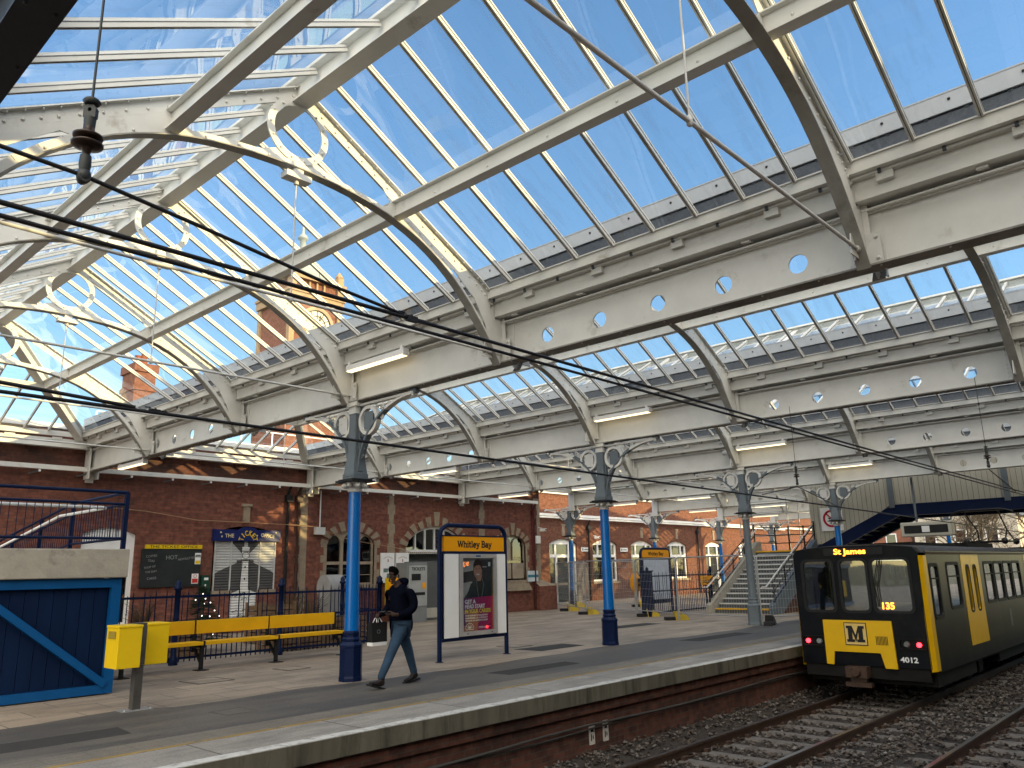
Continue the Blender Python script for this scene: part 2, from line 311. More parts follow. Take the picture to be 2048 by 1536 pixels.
# ---- truss (one mesh set shared by every copy); local: x across the bay, z up, y along the ridge
def arch(u): u = abs(u); return 6.17-0.072*u*u-0.0085*u**4 if u < 3.28 else 4.6
def rz_(u): return ZR-0.10-SL*abs(u)
def truss_meshes():
    M = {}
    b = MB()     # rafters: T section with plate web, bending down to the girder
    for s in (-1, 1):
        P = [(s*u, 0, rz_(u)) for u in (0, 0.8, 1.6, 2.4, 2.95)]+[(s*3.2, 0, 5.30), (s*3.31, 0, 5.12), (s*3.34, 0, 4.6)]
        for i in range(len(P)-1):
            b.bar(P[i], P[i+1], 0.014, 0.13, 0); b.bar(P[i], P[i+1], 0.13, 0.014, 0, off=0.072)
            if i < 5:
                n = 4
                for j in range(n):
                    q = Vector(P[i]).lerp(Vector(P[i+1]), (j+0.5)/n); b.blob((q.x, -0.012, q.z-0.02), 0.017, 0, 6, 3); b.blob((q.x, 0.012, q.z-0.02), 0.017, 0, 6, 3)
                    b.blob((q.x, -0.045, q.z+0.062), 0.014, 0, 5, 3)
    M['rafter'] = b.mesh('rafter', W)
    b = MB()     # arch rib: web, wide soffit flange
    us = [-3.27+6.54*i/36 for i in range(37)]; P = [(u, 0, arch(u)) for u in us]
    for i in range(36):
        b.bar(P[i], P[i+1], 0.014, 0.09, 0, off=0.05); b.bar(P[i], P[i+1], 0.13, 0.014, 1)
        if i % 2 == 0: b.blob((P[i][0], -0.012, P[i][2]+0.055), 0.017, 0, 6, 3)
    M['arch_rib'] = b.mesh('arch_rib', [W, mat('arch_soffit_paint', (0.30, 0.29, 0.26), 0.6, var=0.15, dirt=(0.16, 0.15, 0.13))])  # soffit flange coloured darker than the web
    b = MB()     # solid spandrel plates with their slots
    for s in (1,):
        top = [(u, rz_(u)-0.02) for u in (1.15, 1.5, 2.0, 2.5, 2.95)]+[(3.2, 5.26), (3.30, 5.1), (3.33, 4.66)]
        bot = [(u, arch(u)+0.03) for u in (3.27, 3.15, 2.9, 2.5, 2.0, 1.6, 1.15)]
        inner = [(1.32, arch(1.32)+0.16), (1.36, rz_(1.36)-0.16)]
        out_ = [(s*x, z) for x, z in top+bot+inner]
        slot = [(s*x, z) for x, z in ((2.36, 5.62), (2.45, 5.62), (2.85, 5.30), (3.05, 4.98), (3.13, 4.78), (3.10, 4.76), (2.95, 4.98), (2.7, 5.27))]
        b.plate(out_, [slot], (0, 0, 0), (1, 0, 0), (0, 0, 1), 0.012)
        for k in range(5): b.blob((s*(1.45+0.2*k), -0.01, arch(1.45+0.2*k)+0.14), 0.016, 0, 6, 3)
        b.plate([(s*3.0, 4.52), (s*3.36, 4.52), (s*3.36, 4.85), (s*3.08, 4.85)], [], (0, 0.02, 0), (1, 0, 0), (0, 0, 1), 0.014)
    M['spandrel_plate'] = b.mesh('spandrel_plate', W)
    b = MB()     # ring at the crown
    zc, ro, ri = 6.65, 0.40, 0.315; n = 40
    b.plate(circ(0, zc, ro, n), [circ(0, zc, ri, n)], (0, 0, 0), (1, 0, 0), (0, 0, 1), 0.02)
    for i in range(14):
        a = 2*pi*i/14
        for y in (-0.014, 0.014): b.blob(((ro+ri)/2*cos(a), y, zc+(ro+ri)/2*sin(a)), 0.018, 0, 6, 3)
    for s in (-1, 1): b.plate([(s*0.1, zc+0.38), (s*0.32, zc+0.22), (s*0.75, rz_(0.75)-0.04), (s*0.6, rz_(0.6)+0.03), (s*0.1, rz_(0.1))], [], (0, 0.012, 0), (1, 0, 0), (0, 0, 1), 0.012)
    for s in (-1, 1): b.plate([(s*0.08, zc-0.41), (s*0.26, zc-0.30), (s*0.62, arch(0.62)+0.06), (s*0.1, arch(0.1)+0.03)], [], (0, 0.012, 0), (1, 0, 0), (0, 0, 1), 0.012)
    b.box(-0.06, -0.05, 6.08, 0.06, 0.05, 6.26); b.box(-0.16, -0.07, 6.03, 0.16, 0.07, 6.10); b.lathe([(0.03, 5.98), (0.03, 6.05)], 8)
    M['crown_ring'] = b.mesh('crown_ring', W)
    b = MB(); b.tube([(-3.3, 0, 4.60), (3.3, 0, 4.60)], 0.018, 10)
    for x in (-3.2, 3.2): b.tube([(x-0.09, 0, 4.60), (x+0.09, 0, 4.60)], 0.03, 8)
    for s in (-1, 1):
        b.box(s*3.16, 0.035, 4.50, s*3.40, 0.05, 4.78)
        b.plate(rect(-0.15, -0.14, 0.15, 0.18), [], (s*3.395, 0, 4.64), (0, 1, 0), (0, 0, 1), 0.014)
        for dy in (-0.11, 0.11):
            for dz in (-0.09, 0.13): b.blob((s*3.385, dy, 4.64+dz), 0.022, 0, 6, 3)
    M['tie_rod'] = b.mesh('tie_rod', WD)
    b = MB(); b.tube([(0, 0, 6.02), (0, 0, 4.58)], 0.009, 6); b.lathe([(0.014, 4.565), (0.024, 4.575), (0.024, 4.625), (0.012, 4.65)], 8)
    M['hanger'] = b.mesh('hanger', WD)
    return M
TM = truss_meshes()
# ---- glazing bars
def barmesh(L):
    b = MB()
    b.box(-0.022, 0, -0.052, 0.022, L, -0.016, 0); b.box(-0.0235, 0, -0.016, 0.0235, L, -0.006, 1); b.box(-0.026, 0, -0.006, 0.026, L, 0.006, 0); b.box(-0.003, 0, -0.055, 0.003, L, -0.052, 1)
    b.box(-0.02, 0, 0.010, 0.02, L, 0.022, 2)
    return b.mesh('glazing_bar', [W, BLK, WD])
LB = math.hypot(HW-0.1, (ZR-ZE)*(HW-0.1)/HW)
BAR = barmesh(LB)
def bay(k, full=True):
    xc = (XS[k]+XS[k+1])/2
    nm = ['nearest glazed roof bay above the camera, left of the blue column behind the walking man', 'second glazed roof bay, between the two nearest blue columns', 'third glazed roof bay, between the second blue column and the all-grey column', 'fourth glazed roof bay, between the all-grey column and the column by the no-smoking sign', 'fifth glazed roof bay, above the footbridge stairs', 'sixth glazed roof bay, beyond the footbridge', 'seventh glazed roof bay, farthest from the camera'][k]
    t = thing('glazed_roof_bay', nm, 'glass roof', (xc, 0, 0), 0, 'ridged glass roof bays over the platforms')
    b = MB()   # ridge
    b.box(-0.05, Y0R, ZR-0.24, 0.05, APEX, ZR-0.01); b.box(-0.11, Y0R, ZR-0.255, 0.11, APEX, ZR-0.24); b.box(-0.14, Y0R, ZR-0.0095, 0.14, APEX, ZR+0.03)
    b.build('ridge_beam', W, t)
    for s in (-1, 1):
        b = MB()
        e = APEX+1.72
        zp = rz_(1.45)-0.21
        b.box(s*1.44, Y0R, zp-0.085, s*1.46, e, zp+0.115); b.box(s*1.38, Y0R, zp-0.10, s*1.52, e, zp-0.085); b.box(s*1.38, Y0R, zp+0.115, s*1.52, e, zp+0.13)
        y = Y0R+0.3
        while y < e: b.blob((s*1.437, y, zp), 0.016, 0, 6, 3); y += 0.9
        b.build('purlin', W, t)
        b = MB()   # eave channel and its clips
        xe = s*(HW+0.0)
        b.box(xe, Y0R, ZE-0.14, xe+s*0.02, ENDY, ZE-0.03); b.box(xe, Y0R, ZE-0.155, xe+s*0.09, ENDY, ZE-0.14); b.box(xe-s*0.02, Y0R, ZE-0.0295, xe+s*0.09, ENDY, ZE-0.015)
        y = Y0R+0.5
        while y < ENDY: b.box(xe+s*0.06, y, ZE-0.20, xe+s*0.085, y+0.03, ZE-0.156, 1); y += 0.58
        b.build('eave_channel', [W, GRATE], t)
    # glazing: main slopes and hip
    for s in (-1, 1):
        b = MB(); g = 0.022
        q = [(0, Y0R, ZR-g), (s*HW, Y0R, ZE-g), (s*HW, ENDY, ZE-g), (0, APEX, ZR-g)]
        if s > 0: q = q[::-1]
        b.add(q, [(0, 1, 2, 3)]); b.build('glazing', GLASS, t)
    b = MB(); b.add([(0, APEX, ZR-0.022), (-HW, ENDY, ZE-0.022), (HW, ENDY, ZE-0.022)], [(0, 1, 2)]); b.build('glazing', GLASS, t)
    # bars
    ys = []; y = 1.15-0.575*(11 if k == 0 else 8)
    while y < ENDY-0.1: ys.append(y); y += 0.575
    for s in (-1, 1):
        for y in ys:
            if len([o for o in t.children if o.name.startswith('glazing_bar')]) > 88: break
            if y > APEX+0.1:
                f = (ENDY-y)/(ENDY-APEX)
                x0 = HW*(1-f)
                me = barmesh((HW-x0)*math.hypot(1, SL)); start = (s*x0, y, ZR-SL*x0)
            else: me = BAR; start = (s*0.1, y, ZR-SL*0.1)
            o = link('glazing_bar', me, t, start)
            d = Vector((s, 0, -SL)).normalized(); up = Vector((s*SL, 0, 1)).normalized(); x = d.cross(up)
            o.rotation_euler = Matrix((x, d, up)).transposed().to_euler()
    hs = math.hypot(ENDY-APEX, ZR-ZE)
    for x in (-2.3, -1.73, -1.15, -0.575, 0.0, 0.575, 1.15, 1.73, 2.3):
        f = abs(x)/HW; y0 = APEX+f*(ENDY-APEX)
        o = link('glazing_bar', barmesh(hs*(1-f)), t, (x, y0, ZR-f*(ZR-ZE)))
        d = Vector((0, ENDY-APEX, ZE-ZR)).normalized(); up = Vector((0, ZR-ZE, ENDY-APEX)).normalized(); xx = d.cross(up)
        o.rotation_euler = Matrix((xx, d, up)).transposed().to_euler()
    for s in (-1, 1):
        b = MB(); b.bar((0, APEX, ZR-0.14), (s*HW, ENDY, ZE-0.14), 0.10, 0.2); b.bar((0, APEX, ZR-0.14), (s*HW, ENDY, ZE-0.14), 0.2, 0.016, 0, off=-0.11)
        b.bar((0, APEX, ZR+0.02), (s*HW, ENDY, ZE+0.02), 0.2, 0.02)
        b.build('hip_rafter', W, t)
    b = MB()   # hip end framing
    b.box(-HW-0.3, ENDY, ZE-0.15, HW+0.3, ENDY+0.07, ZE-0.02); b.box(-HW-0.3, ENDY-0.02, ZE-0.44, HW+0.3, ENDY+0.1, ZE-0.22); b.box(-HW-0.3, ENDY-0.1, ZE-0.455, HW+0.3, ENDY+0.1, ZE-0.44)
    x = -HW
    while x < HW: b.box(x, ENDY-0.03, ZE-0.26, x+0.24, ENDY-0.021, ZE-0.19); x += 1.1
    b.box(-1.5, APEX+1.7, rz_(1.45)-0.3, 1.5, APEX+1.78, rz_(1.45)-0.1)
    b.build('hip_end_beam', W, t)
    # trusses
    for y in TY:
        r = link('rafter', TM['rafter'], t, (0, y, 0))
        for n in ('spandrel_plate', 'crown_ring', 'arch_rib', 'tie_rod', 'hanger'):
            if n in ('tie_rod', 'hanger') and k > 0 and y < 12: continue
            link(n, TM[n], r)
        link('spandrel_plate', TM['spandrel_plate'], r).rotation_euler = (0, 0, pi)
    return t
for k in range(7): bay(k)
# ---- valley walkways and gutters over each girder
wk = None
for k in range(8):
    lb = ['valley gutter walkway above the leftmost girder, at the top left corner', 'valley gutter walkway above the nearest blue column', 'valley gutter walkway above the second blue column', 'valley gutter walkway above the all-grey column', 'valley gutter walkway above the column beside the no-smoking sign', 'valley gutter walkway above the footbridge stairs', 'valley gutter walkway just beyond the footbridge', 'farthest valley gutter walkway'][k]
    if wk is None:
        wk = thing('valley_gutter', lb, 'gutter', (XS[0], 0, 0), 0, 'gutter walkways between the glass roofs')
        b = MB()
        for s in (-1, 1): b.box(s*0.20, Y0R, 5.13, s*0.225, ENDY, 5.36); b.box(s*0.225, Y0R, 5.335, s*0.30, ENDY, 5.36)
        b.box(-0.20, Y0R, 5.13, 0.20, ENDY, 5.145)
        y = Y0R+0.4
        while y < ENDY:
            for s in (-1, 1): b.box(s*0.227, y, 5.25, s*0.285, y+0.16, 5.42); b.box(s*0.10, y+0.4, 5.1, s*0.17, y+0.5, 5.129)
            y += 1.16
        b.build('gutter_box', W, wk)
        b = MB(); y = Y0R
        b.box(-0.25, Y0R, 5.715, 0.25, ENDY+0.2, 5.73)
        for q in range(5): b.box(-0.24+0.115*q, Y0R, 5.73, -0.22+0.115*q, ENDY+0.2, 5.76)
        while y < ENDY: b.box(-0.25, y, 5.69, 0.25, y+0.04, 5.714); y += 0.35
        b.build('walkway_grating', GRATE, wk)
        for s in (-1, 1):
            b = MB(); b.box(s*0.255, Y0R, 5.72, s*0.27, ENDY+0.2, 5.90); b.box(s*0.24, Y0R, 5.90, s*0.275, ENDY+0.2, 5.915); b.box(s*0.237, Y0R, 5.40, s*0.25, ENDY+0.2, 5.70, 2)
            y = Y0R+0.2
            while y < ENDY: b.blob((s*0.272, y, 5.83), 0.016, 1, 6, 3); b.box(s*0.20, y, 5.37, s*0.235, y+0.03, 5.715, 2); y += 0.6
            b.build('toe_board', [TOE, BLK, GRATE], wk)
    else: dup(wk, (XS[k], 0, 0), lb)
# ---- girders
def girder():
    t = thing('roof_girder', '', 'girder', (XS[0], 0, 0), 0, 'deep white girders carrying the glass roofs')
    z0, z1 = 4.5, 5.06
    holes = [circ(y, 4.745, 0.105, 20) for a in (3.08, 15.22) for y in [a+0.875*i for i in range(5)]]+[circ(y, 4.745, 0.105, 20) for y in (-0.6, -1.5, -2.4)]
    b = MB(); b.plate(rect(Y0R, z0, 22.95, z1), holes, (0, 0, 0), (0, 1, 0), (0, 0, 1), 0.02)
    WEBB = b
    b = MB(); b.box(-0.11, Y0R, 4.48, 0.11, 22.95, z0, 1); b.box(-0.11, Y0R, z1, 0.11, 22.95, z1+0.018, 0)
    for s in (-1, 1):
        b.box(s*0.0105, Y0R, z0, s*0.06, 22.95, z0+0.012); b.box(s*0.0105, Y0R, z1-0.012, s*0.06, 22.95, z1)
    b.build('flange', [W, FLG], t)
    b = WEBB
    for y in TY+[5.0, 9.3, 12.6, 16.8, 21.0, -2.0]:
        big = y in TY
        for s in (-1, 1):
            if big: b.box(s*0.0105, y+0.1, z0+0.012, s*0.10, y+0.115, z1-0.012); b.box(s*0.0105, y-0.17, z0+0.013, s*0.018, y+0.2, z1-0.012)
            for z in range(7):
                if big: b.blob((s*0.02, y+0.17, z0+0.06+0.075*z), 0.014, 0, 5, 3)
    y = Y0R+0.2
    while y < 22.9:
        for s in (-1, 1): b.blob((s*0.07, y, 4.478), 0.014, 0, 5, 3)
        b.blob((-0.05, y+0.3, z1-0.02), 0.012, 0, 5, 3); y += 0.62
    b.box(-0.14, 22.62, 4.28, -0.10, 22.95, 5.3); b.box(0.10, 22.62, 4.28, 0.14, 22.95, 5.3); b.box(-0.1, 22.88, 4.2, 0.1, 22.93, 5.3)
    b.build('web', W, t)
    return t
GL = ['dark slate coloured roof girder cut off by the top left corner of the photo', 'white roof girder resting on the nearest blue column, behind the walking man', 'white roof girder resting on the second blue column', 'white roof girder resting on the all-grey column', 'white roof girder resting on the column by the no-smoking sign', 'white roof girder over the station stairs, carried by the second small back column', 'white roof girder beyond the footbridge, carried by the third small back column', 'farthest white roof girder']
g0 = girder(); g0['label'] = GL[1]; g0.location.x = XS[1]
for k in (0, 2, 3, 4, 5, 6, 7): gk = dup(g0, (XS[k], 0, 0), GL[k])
GSHD = mat('dark_slate_paint', (0.028, 0.032, 0.04), 0.6, var=0.2)  # backlit shade of the leftmost girder put into its colour
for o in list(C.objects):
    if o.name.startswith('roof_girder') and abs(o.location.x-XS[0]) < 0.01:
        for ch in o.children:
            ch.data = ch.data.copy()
            for i in range(len(ch.data.materials)): ch.data.materials[i] = GSHD
# ---- columns
def column(h_base=True):
    t = thing('iron_column', '', 'column', (0, 0, 0), 0, 'cast iron columns of the canopy')
    b = MB(); b.lathe([(0.188, 0), (0.188, 0.05), (0.18, 0.08), (0.18, 0.5), (0.188, 0.52), (0.188, 0.545), (0.165, 0.57), (0.14, 0.60), (0.152, 0.615), (0.152, 0.64), (0.132, 0.665), (0.132, 0.70), (0.142, 0.715), (0.142, 0.74), (0.12, 0.76)], 8, smooth=False); b.build('base', NAVY, t)
    b = MB(); b.lathe([(0.116, 0.76), (0.098, 2.98)], 24); b.build('shaft', BLU, t)
    b = MB(); b.lathe([(0.105, 2.96), (0.125, 2.98), (0.105, 3.0), (0.13, 3.06), (0.17, 3.12)], 16)
    for i in range(8):
        a = pi/4*i+pi/8; x, y = 0.165*cos(a), 0.165*sin(a)
        b.blob((x, y, 3.07), 0.05, 0, 8, 5); b.blob((x*1.25, y*1.25, 3.055), 0.028, 0, 6, 4)
    b.build('capital', WD, t)
    b = MB(); b.box(-0.235, -0.235, 3.122, 0.235, 0.235, 3.15); b.box(-0.2, -0.2, 3.15, 0.2, 0.2, 3.17); b.build('abacus', BLK, t)
    b = MB()
    prof = [(0.15, 3.17), (0.135, 3.3), (0.10, 3.6), (0.088, 4.0), (0.088, 4.28)]
    for i in range(4):   # tapering square core
        (r0, a), (r1, c) = prof[i], prof[i+1]
        vs = [(x*r, y*r, z) for r, z in ((r0, a), (r1, c)) for x, y in ((-1, -1), (1, -1), (1, 1), (-1, 1))]
        b.add(vs, [(0, 1, 5, 4), (1, 2, 6, 5), (2, 3, 7, 6), (3, 0, 4, 7)], 0)
    for sx in (-1, 1):
        for sy in (-1, 1): b.bar((sx*0.10, sy*0.10, 3.17), (sx*0.066, sy*0.066, 4.2), 0.03, 0.03)
    b.box(-0.15, -0.15, 3.17, 0.15, 0.15, 3.26)
    for i in range(3): b.blob((-0.155, -0.1+0.1*i, 3.22), 0.014, 0, 5, 3)
    b.build('column_head', GRY, t)
    b = MB(); b.box(-0.10, -0.10, 4.28, 0.10, 0.10, 4.40); b.box(-0.13, -0.13, 4.40, 0.13, 0.13, 4.42); b.box(-0.11, -0.14, 4.42, 0.11, 0.14, 4.478); b.build('bearing', W, t)
    for s in (-1, 1):
        b = MB(); n = 18
        A = [(s*(0.13+1.37*(1-cos(pi/2*i/n))), 3.30+1.10*sin(pi/2*i/n)) for i in range(n+1)]
        for i in range(n): b.bar((0, *A[i]), (0, *A[i+1]), 0.11, 0.035, 1 if i < 12 else 0); b.bar((0, *A[i]), (0, *A[i+1]), 0.03, 0.05, 1 if i < 12 else 0, up=(0, -s*0.7, 0.7), off=0.03)
        b.box(-0.045, s*0.1, 4.40, 0.045, s*1.52, 4.435)
        # ring and scrolls in the spandrel
        yc, zc = s*0.36, 4.13
        b.plate(circ(yc, zc, 0.25, 28), [circ(yc, zc, 0.195, 28)], (0, 0, 0), (0, 1, 0), (0, 0, 1), 0.09)
        b.plate(rrect(yc-0.12, zc-0.15, yc+0.12, zc+0.15, 0.03), [], (0, 0, 0), (0, 1, 0), (0, 0, 1), 0.05, 1 if s < 0 else 0)
        for i in range(4): a = pi/4+pi/2*i; b.bar((0, yc+0.11*cos(a), zc+0.13*sin(a)), (0, yc+0.2*cos(a), zc+0.2*sin(a)), 0.04, 0.035)
        def scroll(y, z, r, a0, sg, mi):
            P = [(0, y+r*(1-0.12*j)*cos(a0+sg*j*0.75), z+r*(1-0.12*j)*sin(a0+sg*j*0.75)) for j in range(8)]
            b.tube(P, 0.014, 5, mi)
        for (y, z, r) in ((0.72, 4.28, 0.085), (0.88, 4.32, 0.06), (0.69, 4.15, 0.05), (1.0, 4.35, 0.045), (1.12, 4.365, 0.035)):
            scroll(s*y, z, r, 0, 1, 0); scroll(s*y, z, r, pi, 1, 0)
        for (y, z, r) in ((0.24, 3.80, 0.065), (0.2, 3.66, 0.05), (0.18, 3.54, 0.04), (0.2, 3.92, 0.05)):
            scroll(s*y, z, r, 0, -1, 1); scroll(s*y, z, r, pi, -1, 1)
        b.bar((0, s*0.105, 3.45), (0, s*0.105, 4.4), 0.04, 0.03, 1)
        b.box(-0.04, s*1.44, 4.40, 0.04, s*1.58, 4.478, 1); b.box(-0.05, s*1.49, 4.36, 0.05, s*1.53, 4.40, 0)
        b.build('bracket', [W, GRY], t)
    return t
c0 = column(); c0.location = (XS[1], 10.87, 0); c0['label'] = 'nearest blue iron column with navy base, behind the walking man'
dup(c0, (XS[2], 10.87, 0), 'second blue iron column with navy base, right of the big poster sign')
c3 = dup(c0, (XS[3], 10.87, 0), 'iron column painted grey from base to head, in front of the stairs')
for ch in c3.children:
    if ch.name.split('.')[0] in ('base', 'shaft'):
        ch.data = ch.data.copy(); ch.data.materials[0] = GRY
dup(c0, (XS[4], 10.87, 0), 'blue iron column rising behind the train beside the no-smoking sign')
dup(c0, (XS[6], 10.87, 0), 'blue iron column far off under the footbridge, above the train roof')
dup(c0, (XS[4], 23.0, 0), 'small back column with dark base, in front of the dark doorway')
dup(c0, (XS[5], 23.0, 0), 'small back column rising behind the second station name sign')
dup(c0, (XS[6], 23.0, 0), 'small back column left of the stair railings')
dup(c0, (XS[7], 23.0, 0), 'farthest back column, seen through the stair railings')
# ---- strip lights
LAMP = emit('lit_tube', (1.0, 0.82, 0.5), 0.85)
def light():
    t = thing('strip_light', '', 'light', (0, 0, 0), 0, 'long strip lights under the canopy')
    b = MB(); b.box(-0.05, -0.75, 0, 0.05, 0.75, 0.09); b.box(-0.06, -0.76, -0.02, 0.06, -0.745, 0.095); b.box(-0.06, 0.745, -0.02, 0.06, 0.76, 0.095); b.box(-0.05, -0.72, 0.09, 0.02, -0.66, 0.15); b.box(-0.05, 0.66, 0.09, 0.02, 0.72, 0.15); b.build('housing', WHT, t)
    b = MB(); b.box(-0.045, -0.74, -0.022, 0.045, 0.74, -0.002); b.build('diffuser', LAMP, t)
    return t
L0 = light(); first = True
nth = ['nearest', 'second', 'third', 'fourth', 'fifth', 'sixth']
for k in range(1, 7):
    for (dx, y, z, d) in ((-0.20, 10.1, 5.0, 'high on the column end'), (-0.02, 20.05, 4.36, 'under the wall end'), (-0.02, 16.5, 4.36, 'under the middle')):
        if k == 1 and y == 16.5: continue
        lb = 'strip light %s of the %s girder' % (d, nth[k-1])
        if first: L0.location = (XS[k]+dx, y, z); L0['label'] = lb; first = False
        else: dup(L0, (XS[k]+dx, y, z), lb)

# ================================================================ GROUND, PLATFORMS, TRACKS
def S(name, b, m, bevel=0): return tag(b.build(name, m, bevel=bevel), kind='structure')
def paving(name, c1, c2, mort, bw, bh, dirt, ms=0.008, nscale=1.2, st=(0.35, 1, 1), bump=0.3):
    m, t, b = newmat(name); N = t.nodes.new; L = t.links.new; b.inputs['Roughness'].default_value = 0.62
    g = N('ShaderNodeNewGeometry')
    br = N('ShaderNodeTexBrick'); br.inputs['Scale'].default_value = 1; br.inputs['Brick Width'].default_value = bw; br.inputs['Row Height'].default_value = bh; br.inputs['Mortar Size'].default_value = ms
    br.inputs['Color1'].default_value = (*c1, 1); br.inputs['Color2'].default_value = (*c2, 1); br.inputs['Mortar'].default_value = (*mort, 1); L(g.outputs['Position'], br.inputs['Vector'])
    mp = N('ShaderNodeMapping'); mp.inputs['Scale'].default_value = st; L(g.outputs['Position'], mp.inputs['Vector'])
    n = N('ShaderNodeTexNoise'); n.inputs['Scale'].default_value = nscale; n.inputs['Detail'].default_value = 10; n.inputs['Roughness'].default_value = 0.72; L(mp.outputs[0], n.inputs['Vector'])
    r = N('ShaderNodeMapRange'); r.inputs[1].default_value = 0.45; r.inputs[2].default_value = 0.68; r.inputs[4].default_value = 0.85; L(n.outputs[0], r.inputs[0])
    mx = N('ShaderNodeMix'); mx.data_type = 'RGBA'; L(r.outputs[0], mx.inputs[0]); L(br.outputs[0], mx.inputs[6]); mx.inputs[7].default_value = (*dirt, 1)
    n2 = N('ShaderNodeTexNoise'); n2.inputs['Scale'].default_value = 45; n2.inputs['Detail'].default_value = 3; L(g.outputs['Position'], n2.inputs['Vector'])
    r2 = N('ShaderNodeMapRange'); r2.inputs[1].default_value = 0.3; r2.inputs[2].default_value = 0.7; r2.inputs[3].default_value = 0.8; r2.inputs[4].default_value = 1.2; L(n2.outputs[0], r2.inputs[0])
    m3 = N('ShaderNodeMix'); m3.data_type = 'RGBA'; m3.blend_type = 'MULTIPLY'; m3.inputs[0].default_value = 1; L(mx.outputs[2], m3.inputs[6]); L(r2.outputs[0], m3.inputs[7])
    vo = N('ShaderNodeTexVoronoi'); vo.inputs['Scale'].default_value = 5.5; L(g.outputs['Position'], vo.inputs['Vector'])
    vr = N('ShaderNodeMapRange'); vr.inputs[1].default_value = 0.06; vr.inputs[2].default_value = 0.09; vr.inputs[3].default_value = 0.55; vr.inputs[4].default_value = 1.0; L(vo.outputs['Distance'], vr.inputs[0])
    m4 = N('ShaderNodeMix'); m4.data_type = 'RGBA'; m4.blend_type = 'MULTIPLY'; m4.inputs[0].default_value = 1; L(m3.outputs[2], m4.inputs[6]); L(vr.outputs[0], m4.inputs[7])
    L(m4.outputs[2], b.inputs['Base Color'])
    rr = N('ShaderNodeMapRange'); rr.inputs[3].default_value = 0.45; rr.inputs[4].default_value = 0.8; L(n.outputs[0], rr.inputs[0]); L(rr.outputs[0], b.inputs['Roughness'])
    bp = N('ShaderNodeBump'); bp.inputs['Strength'].default_value = bump; bp.inputs['Distance'].default_value = 0.01; L(n2.outputs[0], bp.inputs['Height']); L(bp.outputs[0], b.inputs['Normal'])
    return m
PAVE = paving('platform_paving', (0.34, 0.275, 0.205), (0.27, 0.215, 0.16), (0.10, 0.085, 0.07), 0.9, 0.6, (0.115, 0.098, 0.08), ms=0.009, nscale=1.5, st=(0.3, 1, 1))
ASPH = paving('platform_asphalt', (0.062, 0.057, 0.051), (0.054, 0.050, 0.046), (0.056, 0.052, 0.048), 3, 3, (0.15, 0.13, 0.103), nscale=0.9, st=(0.25, 1, 1), bump=0.6)
COPE = paving('edge_coping_slabs', (0.30, 0.275, 0.24), (0.235, 0.217, 0.192), (0.07, 0.062, 0.055), 1.6, 3.0, (0.12, 0.11, 0.098), nscale=2.2, ms=0.012, bump=0.5)
TACT = paving('tactile_paving', (0.165, 0.145, 0.115), (0.145, 0.128, 0.102), (0.11, 0.10, 0.08), 0.4, 0.4, (0.10, 0.088, 0.07), nscale=2, bump=0.6)
WLINE = mat('worn_white_line', (0.52, 0.51, 0.48), 0.7, var=0.12, dirt=(0.20, 0.185, 0.16), dscale=8, dthr=0.5)
YLINE = mat('worn_yellow_line', (0.30, 0.20, 0.055), 0.75, var=0.2, dirt=(0.15, 0.125, 0.09), dscale=6, dthr=0.47)
GROUND = mat('rough_ground', (0.10, 0.095, 0.07), 0.95, var=0.3, scale=0.6)
b = MB(); b.box(-1500, -1500, -1.5, 1500, 1500, -1.25); S('ground', b, GROUND)
b = MB(); b.box(-30, 7.55, -1.24, 90, 23.0, -0.004); b.box(26.6, 23.0, -1.24, 90, 27.0, -0.004); b.box(-30, 7.32, -0.20, 90, 7.55, -0.004); S('platform', b, CONC)
b = MB(); b.box(-30, 10.55, -0.003, 90, 23.0, 0.0); b.box(26.6, 23.0, -0.003, 90, 27.0, 0.0); S('platform_paving', b, PAVE)
b = MB()
pts = [(-30 + i*0.5, 10.62+0.10*sin(i*0.37)+0.07*sin(i*1.3)+(0.3 if 61 < i < 70 else 0)) for i in range(241)]
b.plate([(x, y) for x, y in pts[::-1]]+[(-30, 8.74), (90, 8.74)], [], (0, 0, 0.0025), (1, 0, 0), (0, 1, 0), 0.003); S('asphalt_strip', b, ASPH)
b = MB(); b.box(-30, 8.30, -0.003, 90, 8.74, 0.004); S('tactile_strip', b, TACT)
b = MB(); b.box(-30, 7.30, -0.20, 90, 8.30, 0.003); S('platform_edge', b, COPE)
b = MB(); b.box(-30, 7.292, -0.20, 90, 7.2985, -0.004)
S('platform_edge_face', b, mat('mossy_concrete', (0.115, 0.105, 0.078), 0.9, var=0.3, scale=3, dirt=(0.045, 0.043, 0.032), dscale=4, dthr=0.5, bump=0.5, bscale=12, streak=True))
b = MB(); pts = [(-30+i*0.25, 7.46+rnd.uniform(-0.012, 0.014)) for i in range(481)]
b.plate([(-30, 7.297), (90, 7.297)]+pts[::-1], [], (0, 0, 0.0035), (1, 0, 0), (0, 1, 0), 0.008); S('white_edge_line', b, WLINE)
b = MB(); pts = [(-30+i*0.25, 8.285+rnd.uniform(-0.006, 0.006)) for i in range(481)]; p2 = [(x, y-0.07) for x, y in pts]
b.plate(p2+pts[::-1], [], (0, 0, 0.004), (1, 0, 0), (0, 1, 0), 0.004); S('yellow_line', b, YLINE)
b = MB(); b.box(-30, 7.45, -1.24, 90, 7.56, -0.201); b.box(-30, 7.38, -0.36, 90, 7.449, -0.201)
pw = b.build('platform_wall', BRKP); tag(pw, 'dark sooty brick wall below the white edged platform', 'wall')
CRK = mat('cover_iron', (0.075, 0.068, 0.06), 0.6, var=0.2, scale=20)
